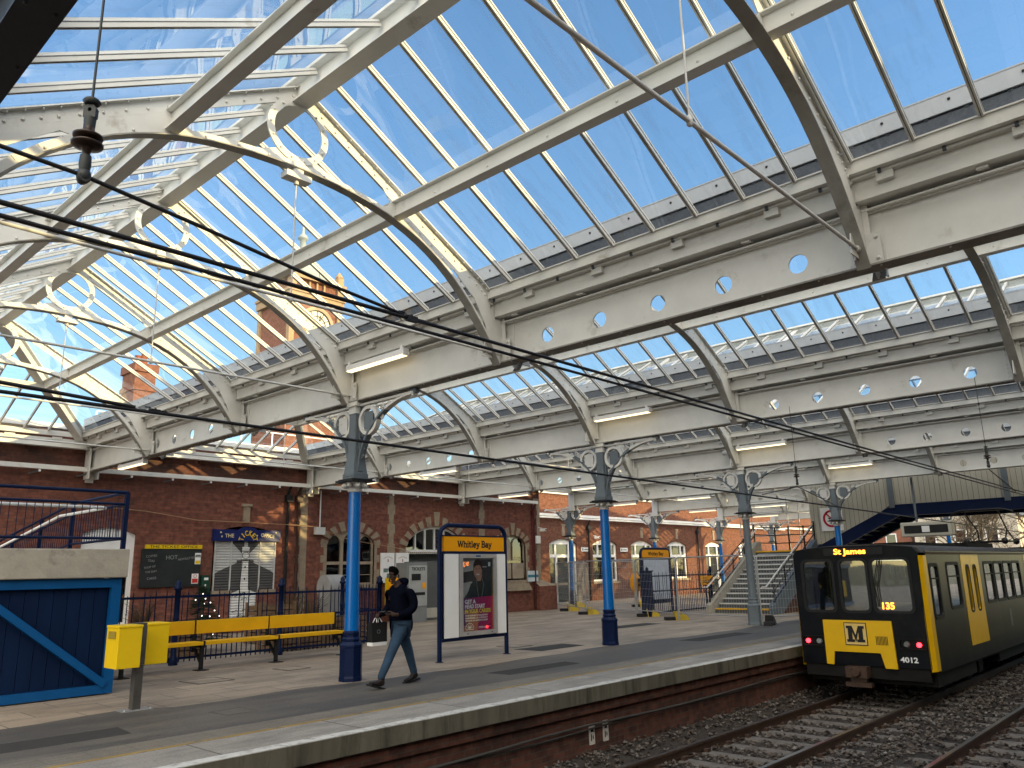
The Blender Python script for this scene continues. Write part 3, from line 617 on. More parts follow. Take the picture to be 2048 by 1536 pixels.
for x, y, s_, lb in ((6.55, 12.9, 0.32, 'square iron inspection cover in the paving in front of the bench'), (8.3, 13.2, 0.25, 'small square cover in the paving left of the nearest column'), (13.6, 12.6, 0.3, 'square cover in the paving between the poster sign and the second column'), (5.3, 9.7, 0.22, 'small round-cornered cover in the dark asphalt near the yellow bins')):
    t = thing('inspection_cover', lb, 'cover', (x, y, 0.004), 0.04, 'covers set into the platform'); b = MB(); b.plate(rrect(-s_, -s_, s_, s_, 0.02), [rrect(-s_+0.03, -s_+0.03, s_-0.03, s_-0.03, 0.015)], (0, 0, 0), (1, 0, 0), (0, 1, 0), 0.006); b.build('frame', CRK, t); b = MB(); b.plate(rrect(-s_+0.035, -s_+0.035, s_-0.035, s_-0.035, 0.015), [], (0, 0, -0.001), (1, 0, 0), (0, 1, 0), 0.006); b.build('lid', PAVE if y > 10.6 else ASPH, t)
b = MB(); PT = mat('asphalt_repair', (0.035, 0.033, 0.031), 0.85, var=0.2, scale=12)
for x, y, a, c in ((2.5, 9.3, 1.4, 0.5), (9.8, 9.2, 1.9, 0.45), (16.5, 9.6, 2.6, 0.5), (13.0, 11.3, 1.5, 0.7), (19.0, 13.6, 2.2, 0.6)): b.plate([(x+rnd.uniform(-.05, .05), y), (x+a, y+rnd.uniform(-.05, .05)), (x+a+0.05, y+c), (x-0.03, y+c+0.04)], [], (0, 0, 0.0045), (1, 0, 0), (0, 1, 0), 0.002)
S('asphalt_patches', b, PT)
b = MB(); b.tube([(x*0.9-5, 7.36+0.012*sin(x*1.7), -0.53+0.02*sin(x*0.9)) for x in range(50)], 0.018, 6); b.tube([(x*0.9-5, 7.39, -0.57+0.015*sin(x*1.1+1)) for x in range(50)], 0.014, 6)
tag(b.build('trackside_cable', mat('dusty_cable', (0.06, 0.055, 0.05), 0.8)), 'dusty cables clipped along the platform wall under the edge', 'cable')
NUMP = mat('white_number_plate', (0.55, 0.53, 0.47), 0.6, var=0.15)
for i, x in enumerate((9.62, 9.95)):
    t = thing('number_plate', ['left of two small white plates on the sooty platform wall above the ballast', 'right of two small white plates on the sooty platform wall above the ballast'][i], 'plate', (x, 7.445, -0.66), 0, 'plates on the platform wall')
    b = MB(); b.plate(rrect(-0.065, -0.14, 0.065, 0.14, 0.012), [], (0, 0, 0), (1, 0, 0), (0, 0, 1), 0.008); b.build('plate', NUMP, t)
    b = MB(); b.box(-0.03, -0.007, 0.03, 0.03, -0.005, 0.09); b.box(-0.03, -0.007, -0.09, -0.01, -0.005, 0.0); b.box(0.01, -0.007, -0.07, 0.03, -0.005, -0.02); b.build('marking', BLK, t)
# opposite platform (the photographer's side) and an unseen building stepped to block the sun
b = MB(); b.box(-30, -8, -1.24, 90, 1.42, -0.003); S('platform_opposite', b, PAVE)
b = MB(); b.box(-30, 1.30, -0.2, 90, 1.45, 0.0); S('platform_edge_opposite', b, COPE)
b = MB()
b.box(-30, -6.4, 0, 11, -6.0, 7.2); b.box(11.001, -6.4, 0, 19, -6.0, 8.8); b.box(19.001, -6.4, 0, 28.2, -6.0, 11.7); b.box(28.201, -6.4, 0, 30.2, -6.0, 9.2); b.box(30.201, -6.4, 0, 43, -6.0, 11.7); b.box(-30, -14, 0, 43, -6.401, 7.1)
tag(b.build('building_opposite', BRK), 'long brick station building behind the opposite platform', 'building')
# ballast
BALB = mat('ballast_bed', (0.05, 0.042, 0.036), 0.95, var=0.4, scale=20, bump=1.0, bscale=30)
BAL = [mat('ballast_stone_%s' % n, c, 0.9, var=0.25, scale=14) for n, c in (('brown', (0.098, 0.078, 0.064)), ('grey', (0.14, 0.126, 0.114)), ('dark', (0.034, 0.028, 0.025)), ('pale', (0.22, 0.20, 0.175)))]
def bz(y):
    if y > 6.9: return -1.02+(y-6.9)*0.25
    return -1.03 + (0.035 if 3.75 < y < 5.0 else 0)
b = MB(); ys = [1.45, 2.0, 3.5, 3.75, 4.4, 5.0, 5.3, 6.9, 7.45]; vs = []
for y in ys: vs += [(-30, y, bz(y)-0.03), (90, y, bz(y)-0.03)]
b.add(vs, [(2*i, 2*i+1, 2*i+3, 2*i+2) for i in range(len(ys)-1)]); b.box(-30, 1.45, -1.24, 90, 7.45, -1.2)
S('track_bed', b, BALB)
b = MB()
oc = [(1, 0, 0), (0, 1, 0), (-1, 0, 0), (0, -1, 0), (0, 0, 1), (0, 0, -1)]; of = [(0, 1, 4), (1, 2, 4), (2, 3, 4), (3, 0, 4), (1, 0, 5), (2, 1, 5), (3, 2, 5), (0, 3, 5)]
for i in range(27000):
    x = 6.5+24*rnd.random()**1.7; y = rnd.uniform(1.5, 7.44)
    if x*0.95 < y*1.02 : continue
    r = rnd.uniform(0.013, 0.034)*(1+0.015*(x-8)); a = rnd.random()*6.28; ca, sa = cos(a), sin(a); q = [rnd.uniform(0.6, 1.35) for _ in range(6)]; th = rnd.uniform(-0.5, 0.5)
    z = bz(y)+rnd.uniform(-0.02, 0.015)
    if (abs(y-5.9) < 1.25 or abs(y-2.85) < 1.25) and ((x/0.65) % 1) < 0.42: continue
    vs = []
    for (u, v, ww), k in zip(oc, q):
        X, Y, Z = u*k*r*1.3, v*k*r, ww*k*r*0.75; Z += X*th
        vs.append((x+X*ca-Y*sa, y+X*sa+Y*ca, z+Z))
    m = rnd.random(); b.add(vs, of, 0 if m < 0.46 else 1 if m < 0.72 else 2 if m < 0.985 else 3)
tag(b.build('ballast', BAL), 'loose brown and grey ballast stones between the rails', 'ballast', kind='stuff')
# tracks
def track(yc, lb):
    t = thing('railway_track', lb, 'railway track', (0, yc, -0.9), 0, 'parallel railway tracks')
    for s in (-1, 1):
        b = MB(); y = s*0.7175
        b.box(-30, y-0.07, -0.15, 90, y+0.07, -0.135); b.box(-30, y-0.009, -0.135, 90, y+0.009, -0.035); b.box(-30, y-0.035, -0.035, 90, y+0.035, -0.002)
        b.box(-30, y-0.028, -0.002, 90, y+0.028, 0.002, 1); b.build('rail', [RAIL, RTOP], t)
    b = MB(); b.add([(-0.13, -1.22, -0.2), (0.13, -1.22, -0.2), (0.13, 1.22, -0.2), (-0.13, 1.22, -0.2), (-0.10, -1.2, -0.135), (0.10, -1.2, -0.135), (0.10, 1.2, -0.135), (-0.10, 1.2, -0.135)], [(0, 3, 2, 1), (4, 5, 6, 7), (0, 1, 5, 4), (1, 2, 6, 5), (2, 3, 7, 6), (3, 0, 4, 7)])
    for s in (-1, 1):
        for d in (-0.11, 0.11): b.box(-0.05, s*0.7175+d-0.03, -0.135, 0.05, s*0.7175+d+0.03, -0.09, 1)
    me = b.mesh('sleeper', [SLEEP, RAIL])
    x = 0.13+0.65*(8 if yc > 4 else 8)
    while x < 42: link('sleeper', me, t, (x, 0, 0)); x += 0.65
    return t
track(5.90, 'far railway track under the train, beside the brick platform wall')
track(2.85, 'near railway track in the bottom right corner, clear of the train')

# ================================================================ STATION BUILDING
def archpts(x0, x1, z0, zs, rise, n=14):
    """opening outline: rectangle with an arched head (zs = springing, rise = height of the arch)"""
    c = (x0+x1)/2; h = (x1-x0)/2
    return [(x0, z0), (x1, z0)]+[(c+h*cos(pi*i/n), zs+rise*sin(pi*i/n)) for i in range(n+1)]
def seg(x0, x1, z0, zs, rise, n=10):
    return [(x0, z0), (x1, z0)]+[(x1+(x0-x1)*i/n, zs+rise*(1-(2*i/n-1)**2)) for i in range(n+1)]
bl = thing('station_building', 'long red brick station building with arched stone windows behind the platform', 'building', (0, 0, 0))
YW = 23.0
OP1 = [seg(7.9, 9.32, 0.3, 2.85, 0.18), seg(11.6, 13.68, 0.25, 2.95, 0.22), archpts(15.62, 17.6, 1.3, 2.62, 0.5), archpts(19.0, 22.1, 0.0, 2.3, 1.08, 20), archpts(24.05, 25.62, 1.28, 2.62, 0.5)]
b = MB(); b.plate(rect(-12, 0, 26.6, 5.6), OP1, (0, YW+0.2, 0), (1, 0, 0), (0, 0, 1), 0.4)
b.box(-12, YW+0.4, 0, 26.2, YW+0.42, 5.55, 1); b.box(26.2, YW+0.401, 0, 26.6, 27.0, 5.6)
b.box(-12, YW+2.9, 0, 26.2, YW+3.0, 5.3, 1)
b.box(26.15, 22.72, 0, 27.3, YW, 1.0); b.box(26.601, YW, 0, 27.3, YW+1.2, 1.0)
b.build('wall', [BRK, DARK], bl)
b = MB()   # stone plinth course, sill band, stone dressings
b.add([(26.15, 22.72, 1.0), (27.3, 22.72, 1.0), (27.3, 24.2, 1.0), (26.15, 24.2, 1.0), (26.15, 22.98, 1.2), (26.65, 22.98, 1.25), (26.65, 24.2, 1.25), (26.15, 24.2, 1.2)], [(0, 1, 5, 4), (1, 2, 6, 5), (4, 5, 6, 7)]); b.build('plinth_cap', STONE, bl)
z = 0.35
for x, wd in ((14.82, 0.42), (26.6, 0.40)):
    zz = 1.25 if x > 20 else 0.0; i = 0; b = MB()
    while zz < 4.5:
        h = 0.29; ww = wd if i % 2 else wd*0.62
        b.box(x-ww, YW-0.012, zz, x+(0.003 if x > 20 else 0), YW+0.05, zz+h); zz += h; i += 1
    b.build('quoins', STONE, bl)
for x in (18.35, 23.0):
    zz = 1.3; i = 0; b = MB()
    while zz < 4.3: b.box(x-(0.17 if i % 2 else 0.11), YW-0.01, zz, x+(0.17 if i % 2 else 0.11), YW+0.05, zz+0.35); zz += 0.35; i += 1
    b.build('stone_pilaster', STONE, bl)
def voussoirs(c, zs, rx, rz, n, d, a0=0.0):
    b = MB()
    for i in range(n):
        a = pi*(i+0.5)/n; aw = pi/n*0.27; dd = d*(1.0 if i % 2 else 0.8)
        if i == n//2 and n % 2: dd = d*1.5
        P = []
        for aa, k in ((a-aw, 0), (a-aw*1.15, dd), (a+aw*1.15, dd), (a+aw, 0)): P.append((c+(rx+k)*cos(aa), zs+(rz+k)*sin(aa)))
        b.plate(P, [], (0, YW-0.0, 0), (1, 0, 0), (0, 0, 1), 0.06)
    b.build('arch_voussoirs', STONE, bl)
voussoirs(16.61, 2.62, 0.99, 0.5, 9, 0.34); voussoirs(20.55, 2.3, 1.55, 1.08, 13, 0.36); voussoirs(24.83, 2.62, 0.78, 0.5, 9, 0.34)
for (x0, x1, z0, z1) in ((15.62, 17.6, 1.3, 2.6), (24.05, 25.62, 1.28, 2.6)):
    zz = z0; i = 0; b = MB()
    while zz < z1:
        k = 0.24 if i % 2 else 0.12
        b.box(x0-k, YW-0.01, zz, x0, YW+0.1, zz+0.24); b.box(x1, YW-0.01, zz, x1+k, YW+0.1, zz+0.25); zz += 0.25; i += 1
    b.box(x0-0.25, YW-0.08, z0-0.14, x1+0.25, YW+0.2, z0); b.build('window_surround', STONE, bl)
b = MB()
b.add([(24.2-0.2, YW-0.10, 1.14), (25.5+0.2, YW-0.10, 1.14), (25.5+0.35, YW-0.16, 0.85), (24.2-0.35, YW-0.16, 0.85)], [(3, 2, 1, 0)]); b.build('sill', STONE, bl); b = MB()
b.box(12.5, YW-0.05, 3.30, 12.72, YW+0.02, 3.78); b.box(12.44, YW-0.08, 3.779, 12.78, YW+0.02, 3.86)
b.build('keystone', STONE, bl)
b = MB()   # coping on the parapet + corbel blocks
b.box(-12, YW-0.10, 5.6, 26.7, YW+0.5, 5.72)
b.build('parapet_coping', WD, bl)
b = MB(); b.box(0, YW-0.10, 5.06, 0.34, YW+0.01, 5.14); b.box(0.04, YW-0.07, 4.99, 0.30, YW+0.01, 5.0605); me = b.mesh('corbel', BRK); x = 2.8
while x < 26: link('corbel', me, bl, (x, 0, 0)); x += 1.16
b = MB(); b.add([(-12, YW+0.5, 5.6), (26.6, YW+0.5, 5.6), (26.6, YW+5, 6.5), (-12, YW+5, 6.5), (26.6, YW+12, 5.6), (-12, YW+12, 5.6)], [(0, 1, 2, 3), (3, 2, 4, 5)]); b.build('roof', SLATE, bl)
FRM = mat('stone_window_frame', (0.33, 0.27, 0.20), 0.8, var=0.2)
def gothic(x0, x1, z0, zs, rise, nl):
    b = MB(); o = archpts(x0, x1, z0, zs, rise); wl = (x1-x0)/nl; holes = []
    for i in range(nl):
        a, c = x0+wl*i+0.055, x0+wl*(i+1)-0.055; top = zs+(0.02 if (nl == 3 and i != 1) else 0.1)
        holes.append(archpts(a, c, 2.08, top, min(rise*0.62, (c-a)/2*1.15), 10)); holes.append(rect(a, z0+0.06, c, 1.98))
    b.plate(o, holes, (0, YW+0.12, 0), (1, 0, 0), (0, 0, 1), 0.1); f = b.build('window', FRM, bl)
    b = MB(); b.plate(o, [], (0, YW+0.14, 0), (1, 0, 0), (0, 0, 1), 0.01); b.build('pane', WGLASS, f)
    b = MB()
    for i in range(nl): b.box(x0+wl*i+0.06, YW+0.10, 1.62, x0+wl*(i+1)-0.06, YW+0.13, 1.64)
    b.build('glazing_rail', FRM, f)
gothic(15.62, 17.6, 1.3, 2.62, 0.5, 3); gothic(24.05, 25.62, 1.28, 2.62, 0.5, 2)
# far left white doorway
b = MB(); b.plate(OP1[0], [rect(8.02, 0.5, 8.62, 2.1), rect(8.72, 0.5, 9.2, 2.1)], (0, YW+0.12, 0), (1, 0, 0), (0, 0, 1), 0.08); dr = b.build('door', WHT, bl)
b = MB(); b.box(8.0, YW+0.13, 0.4, 9.25, YW+0.14, 2.15); b.build('pane', WGLASS, dr)
# entrance arch: fanlight, dentilled transom, dark opening with a grey shutter
DGREEN = mat('grey_green_shutter', (0.075, 0.085, 0.08), 0.55, var=0.1)
b = MB(); o = archpts(19.0, 22.1, 2.42, 2.46, 0.92, 20)
hl = []
for i in range(6):
    a = 19.12+i*0.48; c = a+0.42
    zt = lambda x: 2.46+0.86*math.sqrt(max(0, 1-((x-20.55)/1.5)**2))
    hl.append([(a, 2.5), (c, 2.5), (c, zt(c)-0.05), ((a+c)/2, zt((a+c)/2)-0.04), (a, zt(a)-0.05)])
hl = [h for h in hl if min(p[1] for p in h[2:]) > 2.56]
b.plate(o, hl, (0, YW+0.12, 0), (1, 0, 0), (0, 0, 1), 0.07); b.box(19.0, YW+0.02, 2.34, 22.1, YW+0.2, 2.42); x = 19.05
while x < 22.05: b.box(x, YW-0.01, 2.37, x+0.05, YW+0.018, 2.41, 1); x += 0.1
fl = b.build('fanlight', [WD, STONE], bl)
b = MB(); b.plate(o, [], (0, YW+0.15, 0), (1, 0, 0), (0, 0, 1), 0.008); b.build('pane', WGLASS, fl)
b = MB(); b.box(19.0, YW+0.3, 0, 22.1, YW+0.36, 2.335)
for i in range(14): b.box(19.0, YW+0.285, 0.16*i+0.1, 22.1, YW+0.3, 0.16*i+0.12)
b.build('roller_shutter', DGREEN, bl)
# ---- recessed right hand wing
wg = thing('station_wing', 'recessed brick wing of the station with white framed doors, sunlit beyond the fences', 'building', (0, 0, 0))
Y2 = 27.0
WX = [(31.95, 34.25), (35.65, 37.95), (39.35, 41.65), (43.3, 45.6), (48.0, 50.3), (52.6, 54.9)]
OP2 = [seg(a, c, 0.0 if i in (0, 4) else 1.0, 3.0, 0.27) for i, (a, c) in enumerate(WX)]
b = MB(); b.plate(rect(26.65, 0, 75, 5.6), OP2, (0, Y2+0.2, 0), (1, 0, 0), (0, 0, 1), 0.4); b.box(26.65, Y2+0.4, 0, 75, Y2+0.45, 5.6, 1); b.build('wall', [BRK2, DARK], wg)
for a, c in WX:
    m = (a+c)/2; b = MB(); b.box(m-0.11, Y2-0.05, 3.42, m+0.11, Y2+0.01, 3.951); b.box(m-0.16, Y2-0.07, 3.95, m+0.16, Y2+0.01, 4.03); b.build('keystone', STONE, wg)
    b = MB(); b.box(a-0.12, Y2-0.07, 0.88, c+0.12, Y2+0.005, 1.0); b.build('sill', STONE, wg)
b = MB(); b.box(26.65, Y2-0.14, 4.42, 75, Y2-0.01, 4.55); b.build('gutter', W, wg)
b = MB(); b.box(26.65, Y2-0.1, 5.6, 75, Y2+0.5, 5.75); b.build('parapet_coping', WD, wg)
b = MB(); b.add([(26.65, Y2+0.5, 5.6), (75, Y2+0.5, 5.6), (75, Y2+5, 7.0), (26.65, Y2+5, 7.0)], [(0, 1, 2, 3)]); b.build('roof', SLATE, wg)
for i, (a, c) in enumerate(WX):
    door = i in (0, 4); m = (a+c)/2
    b = MB(); holes = [rect(a+0.14, 2.45, m-0.62, 2.98), rect(m-0.5, 2.45, m+0.5, 2.98), rect(m+0.62, 2.45, c-0.14, 2.98)]
    if door: holes += [rect(a+0.1, 0.0+0.9, m-0.55, 2.3), rect(m-0.42, 0.02, m+0.42, 2.3), rect(m+0.55, 0.9, c-0.1, 2.3)]
    else: holes += [rect(a+0.1, 1.1, m-0.06, 2.3), rect(m+0.06, 1.1, c-0.1, 2.3)]
    b.plate(OP2[i], holes, (0, Y2+0.14, 0), (1, 0, 0), (0, 0, 1), 0.08); f = b.build('window', WHT, wg)
    b = MB(); b.plate([(p[0], p[1]) for p in OP2[i]], [], (0, Y2+0.17, 0), (1, 0, 0), (0, 0, 1), 0.01); b.build('pane', WGLASS, f)
    if door:
        b = MB(); b.box(m-0.42, Y2+0.09, 0.02, m+0.42, Y2+0.13, 2.28); b.box(m+0.3, Y2+0.06, 1.0, m+0.34, Y2+0.09, 1.2); b.build('door', BLK, wg)
# signs on the wing
for x, s, lb in ((34.95, 'Toilets', 'small white sign right of the dark doorway'), (38.6, 'Exit', 'small white sign between two white windows of the sunlit wing')):
    t = thing('wall_sign', lb, 'sign', (x, Y2-0.02, 2.72), 0, 'small white signs on the wing'); b = MB(); b.box(-0.36, -0.015, -0.11, 0.36, 0.0, 0.11); b.build('panel', WHT, t)
    b = MB(); b.box(-0.3, -0.018, -0.06, -0.18, -0.0155, 0.06); b.box(-0.1, -0.018, -0.03, 0.28, -0.0155, 0.025); b.build('lettering', GRY, t)
# drainpipes, conduits, cable tray
for x, y, z1, lb, m in ((14.02, 22.9, 4.6, 'black drainpipe left of the stone corner on the brick wall', BLK), (14.42, 22.92, 4.6, 'brown drainpipe tight against the stone corner', mat('brown_pipe', (0.05, 0.025, 0.02), 0.5)), (26.1, 22.9, 4.6, 'drainpipe at the right end of the near building', mat('maroon_pipe', (0.08, 0.02, 0.02), 0.5)), (35.2, 26.9, 4.4, 'black drainpipe on the recessed wing beside the small white sign', BLK), (46.9, 26.9, 4.4, 'black drainpipe on the sunlit wing between two pale windows', BLK)):
    t = thing('drainpipe', lb, 'pipe', (x, y, 0), 0, 'drainpipes on the station walls')
    b = MB(); b.tube([(0, 0, 0.05), (0, 0, z1-0.35), (0, -0.12, z1-0.15), (0, -0.12, z1)], 0.05, 10); b.build('pipe', m, t)
    b = MB(); b.box(-0.11, -0.1, z1-0.62, 0.11, 0.06, z1-0.4)
    for z in (0.9, 2.2, 3.3): b.lathe([(0.065, z), (0.065, z+0.07)], 10)
    b.build('hopper', m, t)
t = thing('cable_tray', 'white cable tray running along the brick wall on small hooks', 'cable tray', (0, 22.75, 4.52), 0)
b = MB(); b.box(-8, -0.05, -0.05, 26.2, 0.05, 0.07); b.build('tray', W, t)
b = MB(); x = -5
while x < 26: b.box(x, -0.03, -0.12, x+0.05, 0.03, -0.051); b.bar((x+0.02, 0, -0.1), (x-0.16, 0.22, -0.16), 0.03, 0.03, 1); x += 1.16
b.build('hook', [WHT, GRY], t)
t = thing('cable_tray', 'second white cable tray sloping along the recessed wing', 'cable tray', (0, 0, 0)); b = MB(); b.box(27.0, 26.72, 4.3, 60, 26.8, 4.38); b.build('tray', W, t)
b = MB(); b.tube([(5.3, 22.9, 3.55), (7.5, 22.88, 3.62), (9.5, 22.88, 3.5), (11.0, 22.88, 3.3), (12.5, 22.85, 3.28), (14.5, 22.85, 3.24), (15.2, 22.9, 3.2)], 0.012, 6); b.tube([(15.25, 22.9, 3.15), (16.5, 22.9, 2.8), (18.5, 22.9, 2.55), (19.2, 22.9, 2.4)], 0.012, 6)
tag(b.build('loose_cable', mat('tan_cable', (0.35, 0.22, 0.12), 0.6)), 'thin tan cable sagging across the brick wall above the ticket office sign', 'cable')
t = thing('junction_box', 'small pale grey box with a vertical conduit left of the arched window', 'electrical box', (15.25, 22.9, 3.08), 0); b = MB(); b.box(-0.17, -0.08, -0.12, 0.17, 0.09, 0.12); b.build('box', WD, t); b = MB(); b.tube([(0.02, 0.03, 0.12), (0.02, 0.03, 1.35)], 0.022, 6); b.build('conduit', WHT, t)
# ---- ticket office shutter with the lighthouse mural
SHUT = mat('shutter_grey', (0.46, 0.46, 0.45), 0.5, var=0.08, dirt=(0.3, 0.29, 0.28)); SHD = mat('mural_dark', (0.07, 0.068, 0.066), 0.5); SHL = mat('mural_white', (0.66, 0.66, 0.64), 0.5)
t = thing('roller_shutter', 'striped grey roller shutter painted with a white lighthouse, under the ticket office sign', 'shutter', (12.64, 22.96, 0))
def slats(m, fn, y):
    """horizontal shutter slats clipped to x-range fn(z)"""
    b = MB(); z = 0.30
    while z < 2.70:
        lo, hi = fn(z+0.001), fn(z+0.078)
        if len(lo) != len(hi): lo = hi if len(hi) > len(lo) else lo; hi = lo
        for (a, c), (d, e) in zip(lo, hi):
            ma, mc = (a+d)/2, (c+e)/2
            if max(c-a, e-d) > 0.01: b.add([(a, y, z), (c, y, z), (mc, y-0.022, z+0.035), (ma, y-0.022, z+0.035), (e, y, z+0.078), (d, y, z+0.078)], [(0, 1, 2, 3), (3, 2, 4, 5)])
        z += 0.08
    return b
full = lambda z: [(-0.98, 0.98)] if z > 1.25 else [(-0.42, 0.42)]
slats(SHUT, full, 0.0).build('shutter', SHUT, t)
def beam(z):   # dark night sky either side of the light beams
    out = []
    for s in (-1, 1):
        if 2.28 < z < 2.72: out.append((min(s*0.06, s*(0.06+(z-2.28)*1.05)), max(s*0.06, s*(0.06+(z-2.28)*1.05))))
        if 1.25 < z < 2.12:
            w2 = min(0.98, 0.14+max(0, 2.12-z)*2.4); out.append((min(s*0.12, s*w2), max(s*0.12, s*w2)))
    return out
slats(SHD, beam, -0.004).build('mural_sky', SHD, t)
lh = lambda z: [(-0.10-0.05*(2.1-z), 0.10+0.05*(2.1-z))] if 1.25 < z < 2.12 else ([(-0.12, 0.12)] if 2.12 < z < 2.5 else ([(-0.38, 0.38)] if z <= 1.25 and (int(z*12.5) % 3) else []))
slats(SHL, lh, -0.008).build('mural_lighthouse', SHL, t)
b = MB()
for s in (-1, 1): b.bar((s*0.155, -0.03, 1.25), (s*0.105, -0.03, 2.1), 0.014, 0.012)
b.tube([(-0.14, -0.035, 2.14), (0.14, -0.035, 2.14)], 0.016, 6); b.tube([(-0.11, -0.035, 2.42), (0.11, -0.035, 2.42)], 0.01, 6); b.box(-0.02, -0.03, 1.9, 0.02, -0.025, 1.96); b.box(-0.02, -0.03, 1.55, 0.02, -0.025, 1.61)
P = [(0.12*cos(a*0.5), -0.03, 2.28+0.1*sin(a*0.5)) for a in range(13)]; b.tube(P, 0.008, 5, closed=True)
for i in range(14):
    x = rnd.uniform(-0.36, 0.36); z = rnd.uniform(0.45, 1.2); b.tube([(x+0.09*cos(q), -0.03, z+0.035*sin(q*1.7)) for q in range(5)], 0.009, 4)
b.build('mural_outline', BLK, t)
for x in (-1.0, -0.48, 0.48, 1.0): b = MB(); b.box(x-0.02, -0.035, 1.25, x+0.02, -0.001, 2.70); b.build('guide_rail', SHUT, t)
for s in (-1, 1): b = MB(); b.box(s*0.43, -0.08, 1.16, s*1.05, 0.04, 1.25); b.box(s*0.43, -0.02, 0.25, s*1.04, 0.03, 1.161, 1); b.build('sill', [STONE, BRK], t)
t = thing('ticket_office_sign', 'dark blue painted sign reading THE TICKET OFFICE in yellow letters above the shutter', 'sign', (12.64, 22.90, 2.88))
b = MB(); b.box(-1.06, -0.06, -0.17, 1.06, 0.05, 0.17); b.box(-1.12, -0.05, -0.18, -1.061, 0.05, 0.18); b.box(1.061, -0.05, -0.18, 1.12, 0.05, 0.18); b.build('board', mat('sign_navy', (0.008, 0.015, 0.10), 0.4), t)
b = MB(); b.plate([(-0.32, 0.171), (-0.2, 0.24), (0, 0.27), (0.2, 0.24), (0.32, 0.171)], [], (0, -0.02, 0), (1, 0, 0), (0, 0, 1), 0.05); b.build('arched_top', mat('sign_navy_top', (0.008, 0.015, 0.10), 0.4), t)
CR = mat('cream_lettering', (0.60, 0.52, 0.30), 0.5); YL = mat('yellow_lettering', (0.75, 0.5, 0.03), 0.5)
text('lettering', 'THE', 0.16, (-0.62, -0.065, -0.02), (1, 0, 0), (0, 0, 1), CR, t, bold=0.002); text('lettering', 'OFFICE', 0.15, (0.66, -0.065, 0.0), (1, -0.0, -0.1), (0.1, 0, 1), CR, t, bold=0.002)
for i, ch in enumerate('TICKET'):
    a = pi*(0.92-0.168*i); r = 0.235
    U = V(cos(a-pi/2), 0, sin(a-pi/2)); Vv = V(cos(a), 0, sin(a)); text('lettering', ch, 0.22, V(0, -0.067, -0.17)+Vv*r, U, Vv, YL, t, bold=0.003, width=0.03 if ch == 'I' else 0.10)
for x, z in ((-0.9, 0.08), (-0.86, -0.04), (0.95, 0.1), (0.3, 0)): 
    bb = MB(); bb.blob((x, -0.062, z), 0.03, sc=(1, 0.2, 1)); bb.build('painted_star', CR, t)
# chalkboard
t = thing('chalkboard', 'black chalkboard with yellow header on the brick wall left of the ticket office', 'chalkboard', (10.35, 22.94, 1.93))
b = MB(); b.box(-0.86, -0.03, -0.53, 0.86, 0.05, 0.53); b.build('board', mat('blackboard', (0.018, 0.022, 0.022), 0.7, var=0.3, scale=2), t)
b = MB(); b.box(-0.78, -0.05, 0.54, 0.86, 0.04, 0.65); b.build('header', YBIN, t)
CHK = mat('chalk', (0.22, 0.23, 0.23), 0.9)
for s, sz, x, z, an in (('HOT', 0.16, -0.02, 0.29, 0.05), ('NEWSLETTER', 0.085, 0.42, 0.26, 0.12), ('COFFEE', 0.09, -0.6, 0.33, 0.1), ('TEAS', 0.09, -0.6, 0.2, -0.1), ('SOUP OF', 0.08, -0.62, 0.03, 0.15), ('THE DAY', 0.08, -0.58, -0.1, 0.1), ('CAKES', 0.09, -0.55, -0.28, 0.08)): text('chalk_writing', s, sz, (x, -0.033, z), (1, 0, an), (-an, 0, 1), CHK, t)
text('lettering', 'THE TICKET OFFICE', 0.10, (0.02, -0.052, 0.595), (1, 0, 0), (0, 0, 1), BLK, t, width=1.4)
for x, z, w_, h_, lb, lo in ((11.1, 2.3, 0.09, 0.05, 'tiny white camera notice at the top right of the chalkboard', WHT), (11.1, 2.13, 0.085, 0.1, 'yellow and white warning notice on the right edge of the chalkboard', YBIN), (11.05, 1.62, 0.1, 0.14, 'red and white prohibition notice at the bottom right of the chalkboard', mat('red_sign', (0.5, 0.03, 0.025), 0.4))):
    t = thing('notice', lb, 'notice', (x, 22.9, z), 0, 'small notices around the chalkboard'); b = MB(); b.box(-w_, -0.012, -h_, w_, 0, h_); b.build('panel', WHT, t); b = MB(); b.box(-w_*0.85, -0.015, -h_*0.85, w_*0.85, -0.0125, 0.0); b.build('marking', lo if lo != WHT else GRY, t)
    if h_ > 0.12: b = MB(); b.plate(circ(0, 0.07, 0.05, 20), [circ(0, 0.07, 0.038, 20)], (0, -0.014, 0), (1, 0, 0), (0, 0, 1), 0.003); b.build('prohibition_ring', lo, t)
t = thing('notice', 'dark green defibrillator style box on the wall between chalkboard and shutter', 'notice', (11.38, 22.93, 1.45)); b = MB(); b.box(-0.13, -0.06, -0.26, 0.13, 0.06, 0.26); b.build('panel', mat('dark_green', (0.01, 0.05, 0.03), 0.4), t); b = MB(); b.box(-0.06, -0.064, 0.12, 0.07, -0.061, 0.19); b.box(-0.03, -0.064, -0.24, 0.01, -0.061, 0.0); b.build('marking', WHT, t)
